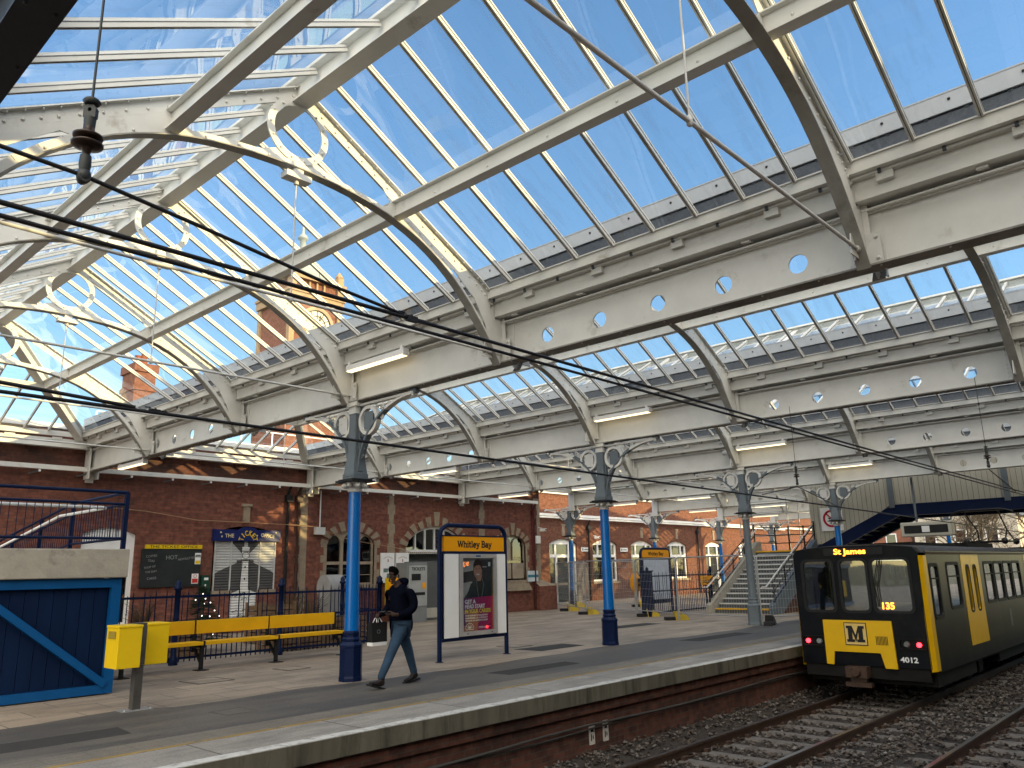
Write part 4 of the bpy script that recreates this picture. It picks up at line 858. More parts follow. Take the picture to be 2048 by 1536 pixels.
# poster boards by the arch
for i, (x, lb) in enumerate(((18.15, 'left white information poster board on the stonework beside the arched entrance'), (18.82, 'right white information poster board beside the arched entrance, behind the man'))):
    t = thing('information_board', lb, 'notice board', (x, 22.93, 1.85), 0, 'white poster boards beside the entrance')
    b = MB(); b.box(-0.29, -0.03, -0.52, 0.29, 0.05, 0.52); b.build('board', WHT, t)
    b = MB(); b.box(-0.2, -0.034, -0.16, 0.0, -0.031, -0.02); b.box(0.05, -0.034, -0.05, 0.24, -0.031, 0.05); b.box(-0.05, -0.034, -0.42, 0.2, -0.031, -0.2); b.build('picture', mat('poster_print_%d' % i, (0.12, 0.17, 0.16), 0.6, var=0.5, scale=20), t)
    b = MB(); b.tube([(0.24*cos(q*0.2), -0.032, 0.22+0.16*sin(q*0.2)) for q in range(3, 14)], 0.006, 4); b.box(-0.02, -0.034, 0.2, 0.02, -0.031, 0.3); b.build('heading', mat('poster_red_%d' % i, (0.35, 0.03, 0.03), 0.6), t)
# ticket machine
t = thing('ticket_machine', 'tall grey ticket machine headed TICKETS in front of the arched entrance', 'ticket machine', (18.35, 21.6, 0))
b = MB(); b.box(-0.48, -0.1, 0, 0.42, 0.5, 2.0); b.build('cabinet', mat('machine_grey', (0.20, 0.21, 0.215), 0.4), t, bevel=0.01)
b = MB(); b.box(-0.4, -0.13, 0.55, 0.4, -0.101, 1.9); b.build('front_panel', mat('machine_silver', (0.42, 0.43, 0.43), 0.35, metal=0.3), t)
text('lettering', 'TICKETS', 0.15, (0, -0.135, 1.78), (1, 0, 0), (0, 0, 1), BLK, t, bold=0.003, width=0.6)
b = MB(); b.box(-0.3, -0.14, 1.4, 0.1, -0.131, 1.62); b.box(-0.3, -0.14, 0.9, 0.3, -0.131, 1.0); b.build('screen', BLK, t)
b = MB(); b.box(0.18, -0.15, 1.12, 0.32, -0.131, 1.32); b.build('card_reader', YSIGN, t)
t = thing('metal_cabinet', 'large dark grey cabinet with a pale kick panel behind the ticket machine', 'cabinet', (19.6, 22.2, 0)); b = MB(); b.box(-0.8, 0, 0, 1.6, 0.6, 2.05); b.build('cabinet', mat('cabinet_grey', (0.10, 0.105, 0.105), 0.5), t, bevel=0.01); b = MB(); b.box(-0.7, -0.02, 0.08, 1.5, -0.001, 0.42); b.build('kick_panel', CREAM, t); b = MB(); b.box(-0.6, -0.05, 1.1, -0.5, -0.001, 1.25); b.build('handle', BLK, t)
t = thing('help_point', 'yellow rounded help point on the wall behind the walking man', 'help point', (17.72, 22.0, 0)); b = MB(); b.lathe([(0.05, 0.62), (0.15, 0.72), (0.19, 0.95), (0.19, 1.25), (0.15, 1.45), (0.06, 1.55)], 18); b.build('hood', YSIGN, t); b = MB(); b.box(-0.2, 0.1, 0.6, 0.02, 0.25, 1.5); b.build('back_panel', YBIN, t); b = MB(); b.tube([(0, 0.12, 0), (0, 0.12, 0.65)], 0.05, 8); b.build('pillar', STEEL, t)
# ---- clock tower
tw = thing('clock_tower', 'red brick clock tower with a lead dome, seen through the roof glass', 'tower', (25.2, 42, 0))
TS = 3.9
b = MB(); b.box(0, 0, 0, TS, TS, 15.4); b.box(0.12, 0.12, 15.4, TS-0.12, TS-0.12, 20.2)
b.build('wall', BRKT, tw)
b = MB()
for z, d, h in ((15.3, 0.14, 0.25), (18.75, 0.1, 0.5), (19.25, 0.18, 0.16), (20.2, 0.2, 0.22)): b.box(-d, -d, z, TS+d, TS+d, z+h)
for x in (0, TS-0.35):
    for y in (-0.03, TS-0.32): b.box(x, y, 15.6, x+0.35, y+0.35, 18.7); b.box(x-0.03, y-0.03, 19.45, x+0.4, y+0.4, 21.0); b.lathe([(0.26, 21.0), (0.26, 21.1), (0.12, 21.3), (0.0, 21.45)], 8, (x+0.17, y+0.17, 0))
for x in (1.4, 1.95, 2.5): b.box(x-0.06, -0.02, 19.4, x+0.06, 0.12, 20.15)
b.build('stonework', mat('tower_stone', (0.40, 0.28, 0.16), 0.85, var=0.2, scale=4, dirt=(0.22, 0.15, 0.09), dscale=4, dthr=0.5), tw)
for (O, U) in (((TS/2, 0.0, 17.25), (1, 0, 0)),):
    b = MB(); U_ = V(*U); Nn = U_.cross(V(0, 0, 1)); O_ = V(*O)+Nn*0.08
    b.plate(circ(0, 0, 1.25, 40), [circ(0, 0, 1.02, 40)], O_, U_, (0, 0, 1), 0.22); f = b.build('clock_surround', mat('clock_stone_%s' % U[0], (0.36, 0.27, 0.17), 0.8), tw)
    b = MB(); b.plate(circ(0, 0, 1.02, 40), [], O_-Nn*0.02, U_, (0, 0, 1), 0.1); fc = b.build('clock_face', mat('clock_glass_%s' % U[0], (0.62, 0.56, 0.40), 0.4), tw)
    b = MB(); b.plate(circ(0, 0, 1.02, 40), [circ(0, 0, 0.96, 40)], O_+Nn*0.05, U_, (0, 0, 1), 0.03); b.plate(circ(0, 0, 0.66, 40), [circ(0, 0, 0.61, 40)], O_+Nn*0.05, U_, (0, 0, 1), 0.03); b.plate(circ(0, 0, 0.3, 30), [circ(0, 0, 0.26, 30)], O_+Nn*0.05, U_, (0, 0, 1), 0.03)
    for i in range(12): a = pi/6*i; b.bar(O_+Nn*0.05+U_*0.3*cos(a)+V(0, 0, 0.3*sin(a)), O_+Nn*0.05+U_*cos(a)+V(0, 0, sin(a)), 0.04, 0.03, up=Nn)
    b.bar(O_+Nn*0.1, O_+Nn*0.1+U_*0.45+V(0, 0, -0.1), 0.07, 0.02, up=Nn); b.bar(O_+Nn*0.1, O_+Nn*0.1+U_*0.25+V(0, 0, 0.75), 0.05, 0.02, up=Nn)
    b.build('clock_hand', BLK, fc)
b = MB(); c = (TS/2, TS/2, 0); b.lathe([(1.75, 20.42), (1.75, 20.6), (1.68, 21.0), (1.45, 21.6), (1.05, 22.1), (0.6, 22.4), (0.32, 22.6), (0.2, 23.0), (0.2, 23.8), (0.34, 23.85), (0.34, 24.0), (0.1, 24.3), (0.03, 25.3)], 20, c)
for i in range(8): a = pi/4*i+0.2; b.tube([(c[0]+r*cos(a)*1.02, c[1]+r*sin(a)*1.02, z) for r, z in ((1.75, 20.6), (1.68, 21.0), (1.45, 21.6), (1.05, 22.1), (0.6, 22.4))], 0.05, 5)
b.build('dome', LEAD, tw)
# chimney
t = thing('chimney', 'tall brick chimney stack seen through the roof glass on the left', 'chimney', (12.75, 33, 0))
b = MB(); b.box(0, 0, 5, 0.85, 1.3, 10.1); b.box(-0.06, -0.06, 9.3, 0.91, 1.36, 9.5); b.box(-0.08, -0.08, 10.1, 0.93, 1.38, 10.45); b.build('stack', BRKT, t)
b = MB()
for y in (0.3, 0.95): b.lathe([(0.13, 10.45), (0.15, 10.5), (0.11, 10.95), (0.14, 11.0)], 12, (0.42, y, 0))
b.build('chimney_pot', mat('terracotta', (0.3, 0.09, 0.04), 0.8), t)
t = thing('roof_railing', 'white safety railing on the station roof, seen through the glass', 'railing', (9.5, 27.5, 6.0)); b = MB()
for i in range(9): b.tube([(i*1.3, 0, -0.4), (i*1.3, 0, 1.1)], 0.03, 6)
for z in (0.55, 1.1): b.tube([(0, 0, z), (10.4, 0, z)], 0.03, 6)
b.build('railing', WHT, t)

# ================================================================ TRAIN
TB = mat('train_black', (0.004, 0.0045, 0.007), 0.4, var=0.2, dirt=(0.013, 0.012, 0.011), dscale=2, dthr=0.5, spec=0.13)
TG = mat('train_side_grey', (0.011, 0.011, 0.013), 0.35, spec=0.12, var=0.25, streak=True, scale=4, dirt=(0.036, 0.033, 0.030), dscale=2, dthr=0.52)
TROOF = mat('train_roof', (0.065, 0.058, 0.052), 0.6, var=0.3, scale=4, dirt=(0.03, 0.027, 0.025), dscale=3)
UND = mat('underframe', (0.008, 0.007, 0.006), 0.85, var=0.3)
INT = mat('train_interior', (0.30, 0.27, 0.19), 0.7); SEAT = mat('train_seat', (0.06, 0.03, 0.035), 0.9)
YT = mat('train_yellow', (0.76, 0.44, 0.004), 0.35, var=0.06, dirt=(0.42, 0.25, 0.02), dscale=4, dthr=0.64)
LED = emit('orange_led', (1.0, 0.24, 0.02), 3.0); REDL = emit('tail_light_red', (1.0, 0.02, 0.03), 4.0)
tr = thing('metro_train', 'yellow and black metro train at the platform, showing St James and number 4012', 'train', (16.3, 5.93, -0.9))
H = 1.225; ZB, ZT = 0.55, 2.74             # body bottom / cantrail above rail
LEN = 27.0
side = [(18.95, 20.4), (25.1, 26.55), (31.2, 32.65), (37.3, 38.75)]
wins = [(17.85, 18.72, 1.63, 2.5), (20.8, 21.62, 1.63, 2.5), (21.74, 22.56, 1.63, 2.5), (22.68, 23.5, 1.63, 2.5), (23.62, 24.5, 1.63, 2.5)]
wins += [(a+6.25, c+6.25, z, q) for a, c, z, q in wins[1:]]+[(a+12.4, c+12.4, z, q) for a, c, z, q in wins[1:]]
for s in (-1, 1):
    b = MB(); holes = [rrect(a-16.3, z, c-16.3, q, 0.09) for a, c, z, q in wins]+[rect(a-16.3, 0.86, c-16.3, 2.66) for a, c in side]+[rrect(0.42, 1.5, 0.95, 2.48, 0.08)]
    b.plate([(0.28, ZB), (LEN, ZB), (LEN, ZT), (0.28, ZT)], holes, (0, s*H, 0), (1, 0, 0), (0, 0, 1), 0.05)
    b.build('side_panel', TG, tr)
    for a, c, z, q in wins+[(16.72, 17.25, 1.5, 2.48)]:
        b = MB(); b.plate(rrect(a-16.3-0.03, z-0.03, c-16.3+0.03, q+0.03, 0.1), [rrect(a-16.3+0.035, z+0.035, c-16.3-0.035, q-0.035, 0.07)], (0, s*(H+0.02), 0), (1, 0, 0), (0, 0, 1), 0.03); b.box(a-16.3+0.03, s*(H+0.006), q-0.27, c-16.3-0.03, s*(H+0.03), q-0.245); f = b.build('window', BLK, tr)
        b = MB(); b.box(a-16.3, s*(H-0.004), z, c-16.3, s*(H+0.004), q); b.build('pane', TGLASS, f)
    for a, c in side:
        m = (a+c)/2-16.3
        for d in (-1, 1):
            x0, x1 = (m-0.715, m-0.006) if d < 0 else (m+0.006, m+0.715)
            b = MB(); wx = (m-0.42, m-0.15) if d < 0 else (m+0.15, m+0.42)
            b.plate(rect(x0, 0.84, x1, 2.68), [rrect(wx[0], 1.5, wx[1], 2.45, 0.1)], (0, s*(H+0.012), 0), (1, 0, 0), (0, 0, 1), 0.04); dd = b.build('door', YT, tr)
            b = MB(); b.box(wx[0]-0.02, s*(H-0.004), 1.48, wx[1]+0.02, s*(H+0.004), 2.47); b.build('pane', TGLASS, dd)
            b = MB(); b.plate(rrect(wx[0]-0.02, 1.48, wx[1]+0.02, 2.47, 0.11), [rrect(wx[0]+0.02, 1.52, wx[1]-0.02, 2.43, 0.08)], (0, s*(H+0.034), 0), (1, 0, 0), (0, 0, 1), 0.01); b.build('window_seal', BLK, dd)
    b = MB(); b.box(6.3, s*(H+0.026), 1.0, 6.55, s*(H+0.029), 1.4); lg = b.build('side_emblem', mat('emblem_grey', (0.09, 0.09, 0.09), 0.5), tr)
b = MB()   # roof
n = 12; P = [(H*cos(pi*i/n), ZT+0.16*sin(pi*i/n)**0.7) for i in range(n+1)]; P[0] = (H+0.02, ZT-0.03); P[-1] = (-H-0.02, ZT-0.03)
for x0, x1 in ((0.06, LEN),):
    vs = [(x0 if j else x1, y, z) for j in (1, 0) for y, z in P]
    b.add(vs, [(i, i+1, n+2+i, n+1+i) for i in range(n)], 0, True); b.add([vs[i] for i in range(n+1)], [tuple(range(n+1))[::-1]])
b.box(0.3, -H-0.05, ZT-0.06, LEN, -H-0.026, ZT-0.02, 1); b.box(0.3, H+0.026, ZT-0.06, LEN, H+0.05, ZT-0.02, 1)
b.build('roof', [TROOF, RAIL], tr)
b = MB()
b.box(2.0, -0.5, ZT+0.1, 5.5, 0.5, ZT+0.22); b.box(6.4, -0.55, ZT+0.1, 9.0, 0.55, ZT+0.26); b.box(16, -0.5, ZT+0.1, 20, 0.5, ZT+0.24)
b.build('roof_equipment', UND, tr)
# front: raked face with three windows
fx = lambda z: 0.0 if z < 1.45 else (z-1.45)*0.07
b = MB()
hz = lambda z: z+0.9
holes = [rrect(0.42, 1.63, 1.02, 2.60, 0.09), rrect(-0.24, 1.63, 0.27, 2.60, 0.08), rrect(-1.02, 1.63, -0.34, 2.60, 0.09)]
b.plate([(-1.20, 0.62), (1.20, 0.62), (1.20, 2.72), (1.13, 2.82), (0.6, 2.875), (-0.6, 2.875), (-1.13, 2.82), (-1.20, 2.72)], holes, (-0.02, 0, 0), (0, 1, 0), (0, 0, 1), 0.06)
b.build('front_panel', TB, tr, bevel=0.008)
b = MB()
for q in holes:
    ys = [p[0] for p in q]; zs = [p[1] for p in q]; y0, y1, z0, z1 = min(ys), max(ys), min(zs), max(zs)
    b.plate(rrect(y0-0.035, z0-0.035, y1+0.035, z1+0.035, 0.12), [rrect(y0+0.015, z0+0.015, y1-0.015, z1-0.015, 0.08)], (-0.055, 0, 0), (0, 1, 0), (0, 0, 1), 0.02)
b.build('window_seal', BLK, tr)
for q in holes:
    b = MB(); b.plate(q, [], (-0.03, 0, 0), (0, 1, 0), (0, 0, 1), 0.01); b.build('windscreen', TGLASS, tr)
b = MB()   # interior
b.box(0.15, -1.15, 0.95, LEN, 1.15, 1.0, 1); b.box(0.15, -1.15, 2.62, LEN, 1.15, 2.64); b.box(2.3, -1.15, 1.0, 2.34, -0.35, 2.6); b.box(2.3, 0.35, 1.0, 2.34, 1.15, 2.6)
b.box(0.9, 0.18, 1.0, 0.94, 0.3, 2.6); b.box(0.9, 0.30, 1.0, 2.3, 0.33, 1.9); b.box(1.3, -1.1, 1.0, 1.34, -0.2, 1.75)
for i in range(18):
    x = 3.0+1.3*i
    for s in (-1, 1): b.box(x, s*0.35, 1.0, x+0.45, s*1.13, 1.42, 1); b.box(x, s*0.35, 1.42, x+0.1, s*1.13, 2.0, 1)
b.tube([(1.0, 0.9, 1.0), (1.0, 0.9, 2.6)], 0.02, 6); b.box(0.15, -1.1, 1.4, 0.7, 0.1, 1.62, 1)
b.build('interior', [INT, SEAT], tr)
b = MB(); b.box(0.5, -0.45, 2.59, LEN-1, -0.3, 2.615); b.box(0.5, 0.3, 2.59, LEN-1, 0.45, 2.615); b.build('ceiling_lamp', emit('train_ceiling_lamp', (1.0, 0.92, 0.75), 1.6), tr)
b = MB(); b.plate([(-0.60, 1.46), (0.70, 1.46), (0.70, 0.63), (0.56, 0.62), (0.53, 0.87), (-0.34, 0.87), (-0.40, 0.60), (-0.62, 0.60)], [], (-0.075, 0, 0), (0, 1, 0), (0, 0, 1), 0.045); b.build('yellow_front_panel', YT, tr, bevel=0.006)
b = MB(); b.plate([(0, 0), (0.48, 0), (0.5, 0.03), (-0.02, 0.03)], [], (-0.09, 0, 0), (0, 1, 0), (0, 0, 1), 0.01) if False else b.box(-0.108, -0.135, 1.00, -0.098, 0.29, 1.42)
b.build('emblem_border', BLK, tr)
b = MB(); b.box(-0.112, -0.12, 1.015, -0.1085, 0.275, 1.405); b.build('emblem_panel', mat('emblem_cream', (0.72, 0.50, 0.16), 0.5), tr)
Mo = [(-0.17, -0.15), (-0.02, -0.15), (-0.02, -0.10), (-0.06, -0.10), (-0.06, 0.04), (0, -0.15), (0.0, -0.15), (0.055, 0.04), (0.055, -0.10), (0.02, -0.10), (0.02, -0.15), (0.17, -0.15), (0.17, -0.10), (0.14, -0.10), (0.14, 0.10), (0.17, 0.10), (0.17, 0.15), (0.06, 0.15), (0.0, -0.02), (-0.06, 0.15), (-0.17, 0.15), (-0.17, 0.10), (-0.14, 0.10), (-0.14, -0.10), (-0.17, -0.10)]
Mo = [p for i, p in enumerate(Mo) if i != 6]
b = MB(); b.plate([(-x, z) for x, z in Mo], [], (-0.115, 0.078, 1.21), (0, 1, 0), (0, 0, 1), 0.006); b.build('emblem_letter', BLK, tr)
b = MB()
for i in range(9): b.box(-0.102, -0.50+0.025*i, 1.02, -0.0985, -0.488+0.025*i, 1.18)
b.build('front_grille', UND, tr)
b = MB(); b.box(-0.065, -0.6, 2.70, -0.045, 0.55, 2.84); b.build('destination_display', BLK, tr)
RV = (0, -1, 0)
text('destination_text', 'St James', 0.15, (-0.070, 0.03, 2.765), RV, (0, 0, 1), LED, tr, bold=0.003, width=0.62)
text('running_number', '135', 0.17, (-0.0365, -0.56, 1.73), RV, (0, 0, 1), LED, tr, bold=0.004, width=0.22)
text('fleet_number', '4012', 0.13, (-0.062, -0.83, 0.77), RV, (0, 0, 1), WHT, tr, bold=0.004, width=0.31)
for s in (-1, 1):
    b = MB(); b.plate(rrect(-0.24, -0.09, 0.24, 0.10, 0.04), [rrect(-0.22, -0.075, 0.22, 0.085, 0.035)], (-0.07, s*0.93, 1.05), (0, 1, 0), (0, 0, 1), 0.05); lc = b.build('lamp_housing', UND, tr)
    b = MB(); b.lathe([(0.045, -0.085), (0.04, -0.055)], 14, (0, s*1.04, 1.05), axis='x'); b.build('tail_light', REDL, tr)
    b = MB(); b.lathe([(0.045, -0.095), (0.06, -0.055)], 14, (0, s*0.82, 1.05), axis='x'); b.build('headlight', mat('headlight_%d' % s, (0.4, 0.42, 0.42), 0.1, metal=0.6), tr)
    # yellow corner pillar
    b = MB(); vs = []
    for z in (0.58, 1.5, 2.66):
        k = 0.02 if z > 2 else 0.0
        vs += [(-0.055+k, s*1.19, z), (0.08+k, s*(H+0.03), z), (0.30, s*(H+0.03), z), (0.30, s*(H-0.03), z), (0.02+k, s*1.17, z)]
    fs = []
    for i in range(2):
        for j in range(5): fs.append((i*5+j, i*5+(j+1) % 5, (i+1)*5+(j+1) % 5, (i+1)*5+j))
    fs += [(4, 3, 2, 1, 0), (10, 11, 12, 13, 14)]
    if s > 0: fs = [f[::-1] for f in fs]
    b.add(vs, fs); b.build('corner_pillar', YT, tr)
    b = MB(); b.bar((-0.08, -0.55 if s < 0 else -0.50, 2.66), (-0.08, -0.42 if s < 0 else -0.34, 2.05), 0.02, 0.015); b.bar((-0.085, -0.42 if s < 0 else -0.34, 2.2), (-0.085, -0.44 if s < 0 else -0.38, 1.72), 0.014, 0.02)
    b.build('wiper', BLK, tr)
b = MB(); b.box(-0.02, -1.15, 0.40, 0.05, 1.15, 0.63); b.box(0.3, -1.18, 0.28, 3.0, 1.18, 0.56); b.box(5.2, -1.15, 0.3, 9.5, 1.15, 0.56); b.box(10.5, -1.15, 0.3, 15.0, 1.15, 0.56); b.box(17, -1.15, 0.3, 25, 1.15, 0.56); b.box(0.2, -1.2, 0.5, LEN, 1.2, 0.6)
b.build('underframe', UND, tr)
b = MB(); b.box(-0.25, -0.1, 0.42, 0.0, 0.3, 0.62); b.lathe([(0.07, -0.32), (0.1, -0.25), (0.1, -0.2)], 12, (0, 0.1, 0.52), axis='x'); b.box(-0.2, -0.14, 0.25, -0.05, 0.34, 0.33); b.box(-0.15, -0.05, 0.33, -0.05, 0.25, 0.42); b.build('coupler', RAIL, tr)
for x in (1.9, 3.9, 12.4, 14.4, 23, 25):
    b = MB()
    for s in (-1, 1): b.lathe([(0.36, s*0.68), (0.36, s*0.8), (0.30, s*0.81), (0.12, s*0.83), (0.12, s*0.9)] if s > 0 else [(0.12, -0.9), (0.12, -0.83), (0.30, -0.81), (0.36, -0.8), (0.36, -0.68)], 24, (x, 0, 0.37), axis='y')
    b.tube([(x, -0.7, 0.37), (x, 0.7, 0.37)], 0.07, 8)
    b.box(x-0.45, -1.0, 0.3, x+0.45, -0.9, 0.45); b.box(x-0.15, -1.05, 0.2, x+0.15, -0.92, 0.55)
    b.build('wheelset', UND, tr)
# pantograph
b = MB(); B0 = 10.8
for s in (-1, 1):
    b.tube([(B0, s*0.5, 3.06), (B0+1.0, s*0.4, 3.45), (B0-0.1, s*0.45, 4.0)], 0.022, 6); b.tube([(B0+1.5, s*0.5, 3.06), (B0+1.0, s*0.4, 3.45)], 0.022, 6)
    b.blob((B0, s*0.5, 3.1), 0.1); b.blob((B0+1.5, s*0.5, 3.1), 0.1)
b.tube([(B0-0.1, -0.8, 3.95), (B0-0.1, -0.55, 4.03), (B0-0.1, 0.55, 4.03), (B0-0.1, 0.8, 3.95)], 0.03, 6); b.tube([(B0+0.15, -0.8, 3.95), (B0+0.15, -0.55, 4.03), (B0+0.15, 0.55, 4.03), (B0+0.15, 0.8, 3.95)], 0.03, 6)
b.tube([(B0, -0.5, 3.1), (B0+1.5, -0.5, 3.1), (B0+1.5, 0.5, 3.1), (B0, 0.5, 3.1)], 0.03, 6, closed=True)
b.build('pantograph', CABLE, tr)

# ================================================================ PLATFORM THINGS
def slab_text(s, O, width, h, m, parent):
    """slab serif lettering drawn from strokes; cap height 1, x height 0.68"""
    def arc(cx, cz, rx, rz, a0, a1, n=10): return [(cx+rx*cos(a0+(a1-a0)*i/n), cz+rz*sin(a0+(a1-a0)*i/n)) for i in range(n+1)]
    G = {'W': (1.06, [[(0.1, 0.95), (0.3, 0.05)], [(0.3, 0.05), (0.53, 0.9)], [(0.53, 0.9), (0.76, 0.05)], [(0.76, 0.05), (0.96, 0.95)]], [(0.1, 0.96), (0.53, 0.96), (0.96, 0.96)]),
         'h': (0.66, [[(0.14, 0.0), (0.14, 1.0)], arc(0.33, 0.44, 0.19, 0.2, pi, 0)+[(0.52, 0.0)]], [(0.14, 0.04), (0.52, 0.04), (0.09, 0.96)]),
         'i': (0.32, [[(0.16, 0.0), (0.16, 0.66)], [(0.16, 0.86), (0.16, 0.99)]], [(0.16, 0.04), (0.11, 0.62)]),
         't': (0.44, [[(0.17, 0.9), (0.17, 0.2)]+arc(0.29, 0.17, 0.12, 0.12, pi, 1.75*pi), [(0.02, 0.62), (0.38, 0.62)]], []),
         'l': (0.32, [[(0.16, 0.0), (0.16, 1.0)]], [(0.16, 0.04), (0.11, 0.96)]),
         'e': (0.60, [arc(0.3, 0.33, 0.22, 0.3, 0, 1.75*pi, 18), [(0.08, 0.36), (0.52, 0.36)]], []),
         'y': (0.62, [[(0.1, 0.66), (0.32, 0.06)], [(0.54, 0.66), (0.27, -0.16), (0.14, -0.22), (0.04, -0.18)]], [(0.1, 0.64), (0.53, 0.64)]),
         'B': (0.72, [[(0.15, 0.0), (0.15, 1.0)], [(0.12, 0.96)]+[(0.36, 0.96)]+arc(0.38, 0.75, 0.19, 0.21, pi/2, -pi/2)+[(0.15, 0.54)], [(0.15, 0.52), (0.4, 0.52)]+arc(0.42, 0.28, 0.2, 0.24, pi/2, -pi/2)+[(0.12, 0.04)]], [(0.12, 0.04), (0.12, 0.96)]),
         'a': (0.60, [[(0.1, 0.52)]+arc(0.28, 0.46, 0.18, 0.18, 0.8*pi, 0)+[(0.46, 0.08), (0.56, 0.04)], arc(0.27, 0.2, 0.18, 0.17, 0.3*pi, 1.8*pi, 14)], []), ' ': (0.34, [], [])}
    W_ = sum(G[c][0] for c in s); k = width/W_; x = -width/2; b = MB(); d = 0
    for c in s:
        adv, strokes, serifs = G[c]
        def P(u, v, q=0): return (O[0]+x+u*k, O[1]-q, O[2]-h*0.32+v*h*0.62+0.0)
        for st in strokes:
            for i in range(len(st)-1):
                a_, c_ = Vector(P(*st[i])), Vector(P(*st[i+1])); dd = (c_-a_).normalized()*0.004; d = (d+1) % 4
                b.bar(a_-dd-V(0, d*0.0003, 0), c_+dd-V(0, d*0.0003, 0), 0.002, 0.026, up=V(0, 1, 0).cross((c_-a_).normalized()))
        for u, v in serifs: p = P(u, v, 0.0015); b.box(p[0]-0.13*k, p[1]-0.001, p[2]-0.007, p[0]+0.13*k, p[1]+0.001, p[2]+0.007)
        x += adv*k
    return b.build('station_name', m, parent)
def sign(name, label, loc, wd, top, post_l, poster, seg_w=None):
    t = thing(name, label, 'station sign', loc, 0, 'station name signs on the platform')
    h = wd/2
    b = MB(); r = 0.045
    P = [(-h, 0, post_l), (-h, 0, top-0.22)]+[(-h+0.2-0.2*cos(a), 0, top-0.22+0.2*sin(a)) for a in (pi/8*i for i in range(1, 4))]+[(-h+0.2, 0, top), (h-0.2, 0, top)]+[(h-0.2+0.2*sin(a), 0, top-0.2+0.2*cos(a)-0.0) for a in (pi/8*i for i in range(1, 4))]+[(h, 0, top-0.22), (h, 0, post_l)]
    b.tube(P, r, 12); b.tube([(-h, 0, 0.38), (h, 0, 0.38)], 0.03, 8)
    for s in (-1, 1): b.lathe([(0.08, 0), (0.08, 0.012)], 10, (s*h, 0, 0))
    b.build('frame', NAVY, t)
    b = MB(); b.box(-h+0.09, -0.03, 2.035, h-0.06, 0.03, 2.32); b.build('name_panel', YSIGN, t)
    b = MB(); b.box(-h+0.07, -0.036, 1.985, h-0.05, 0.036, 2.034); b.box(-h+0.07, -0.036, 2.321, h-0.05, 0.036, 2.345); b.box(-h+0.07, -0.02, 0.41, h-0.05, 0.03, 1.984); b.build('backing', NAVY, t)
    slab_text('Whitley Bay', (0.01, -0.0325, 2.175), 0.95*wd/1.82, 0.20, BLK, t)
    return t
s1 = sign('station_sign', 'big Whitley Bay name sign with a poster, right of the walking man', (11.33, 11.57, 0), 1.83, 2.53, 0, True)
b = MB()
for x0, x1 in ((-0.82, -0.46), (0.60, 0.87)): b = MB(); b.box(x0, -0.05, 0.42, x1, -0.0205, 1.98); b.build('side_panel', WHT, s1)
b = MB(); b.plate(rect(-0.44, 0.43, 0.59, 1.98), [rect(-0.36, 0.51, 0.51, 1.9)], (0, -0.05, 0), (1, 0, 0), (0, 0, 1), 0.055)
b.blob((-0.25, -0.08, 0.47), 0.012, 1); b.blob((0.42, -0.08, 0.47), 0.012, 1); fr = b.build('poster_case', [mat('aluminium', (0.5, 0.5, 0.5), 0.35, metal=0.5), BLK], s1)
b = MB(); b.box(-0.01, -0.083, 1.925, 0.12, -0.0785, 1.955); b.build('case_badge', BL2, s1)
def sheet(pts, d, m, nm, par, O=(0, -0.03, 0)): bb = MB(); bb.plate(pts, [], (O[0], O[1]-d, O[2]), (1, 0, 0), (0, 0, 1), 0.0012); return bb.build(nm, m, par)
pm = lambda n, c: mat('poster_'+n, c, 0.35, var=0.06)
po = sheet(rect(-0.36, 0.51, 0.51, 1.9), 0.0, pm('light_wall', (0.36, 0.35, 0.33)), 'poster', s1)
DKP = pm('dark', (0.035, 0.033, 0.036))
sheet([(-0.36, 1.62), (-0.05, 1.66), (0.0, 1.86), (0.51, 1.88), (0.51, 1.15), (-0.1, 1.45), (-0.36, 1.42)], 0.002, DKP, 'poster_picture', po)
sheet([(0.0, 1.72), (0.33, 1.72), (0.34, 1.74), (0.0, 1.74)], 0.0035, pm('shelf', (0.4, 0.4, 0.38)), 'poster_picture', po)
sheet(rect(0.38, 1.74, 0.44, 1.82), 0.0035, pm('card', (0.65, 0.65, 0.63)), 'poster_picture', po)
sheet([(-0.2, 1.24), (-0.12, 1.40), (0.02, 1.48), (0.1, 1.53), (0.22, 1.53), (0.36, 1.46), (0.51, 1.40), (0.51, 1.12), (-0.32, 1.12)], 0.0045, pm('jacket', (0.018, 0.028, 0.03)), 'poster_picture', po)
SK = pm('skin', (0.36, 0.19, 0.13))
sheet([(0.03, 1.53), (0.06, 1.45), (0.16, 1.46), (0.2, 1.55), (0.18, 1.6), (0.05, 1.6)], 0.0055, SK, 'poster_picture', po)
sheet([(0.08+0.115*cos(2*pi*i/24), 1.66+0.16*sin(2*pi*i/24)) for i in range(24)], 0.0065, SK, 'poster_picture', po)
sheet([(-0.04, 1.68), (-0.05, 1.78), (0.0, 1.86), (0.1, 1.88), (0.18, 1.84), (0.21, 1.74), (0.19, 1.66), (0.165, 1.74), (0.1, 1.77), (0.0, 1.74)], 0.0075, pm('hair', (0.03, 0.014, 0.01)), 'poster_picture', po)
sheet([(0.03+0.05*cos(pi+pi*i/10)+0.05, 1.595+0.028*sin(pi+pi*i/10)) for i in range(11)], 0.0075, pm('smile', (0.6, 0.55, 0.5)), 'poster_picture', po)
bb = MB()
for x in (0.04, 0.12): bb.plate(circ(x, 1.69, 0.012, 10), [], (0, -0.0378, 0), (1, 0, 0), (0, 0, 1), 0.001)
bb.bar((0.075, -0.0378, 1.68), (0.065, -0.0378, 1.64), 0.006, 0.001); bb.build('poster_picture', DKP, po)
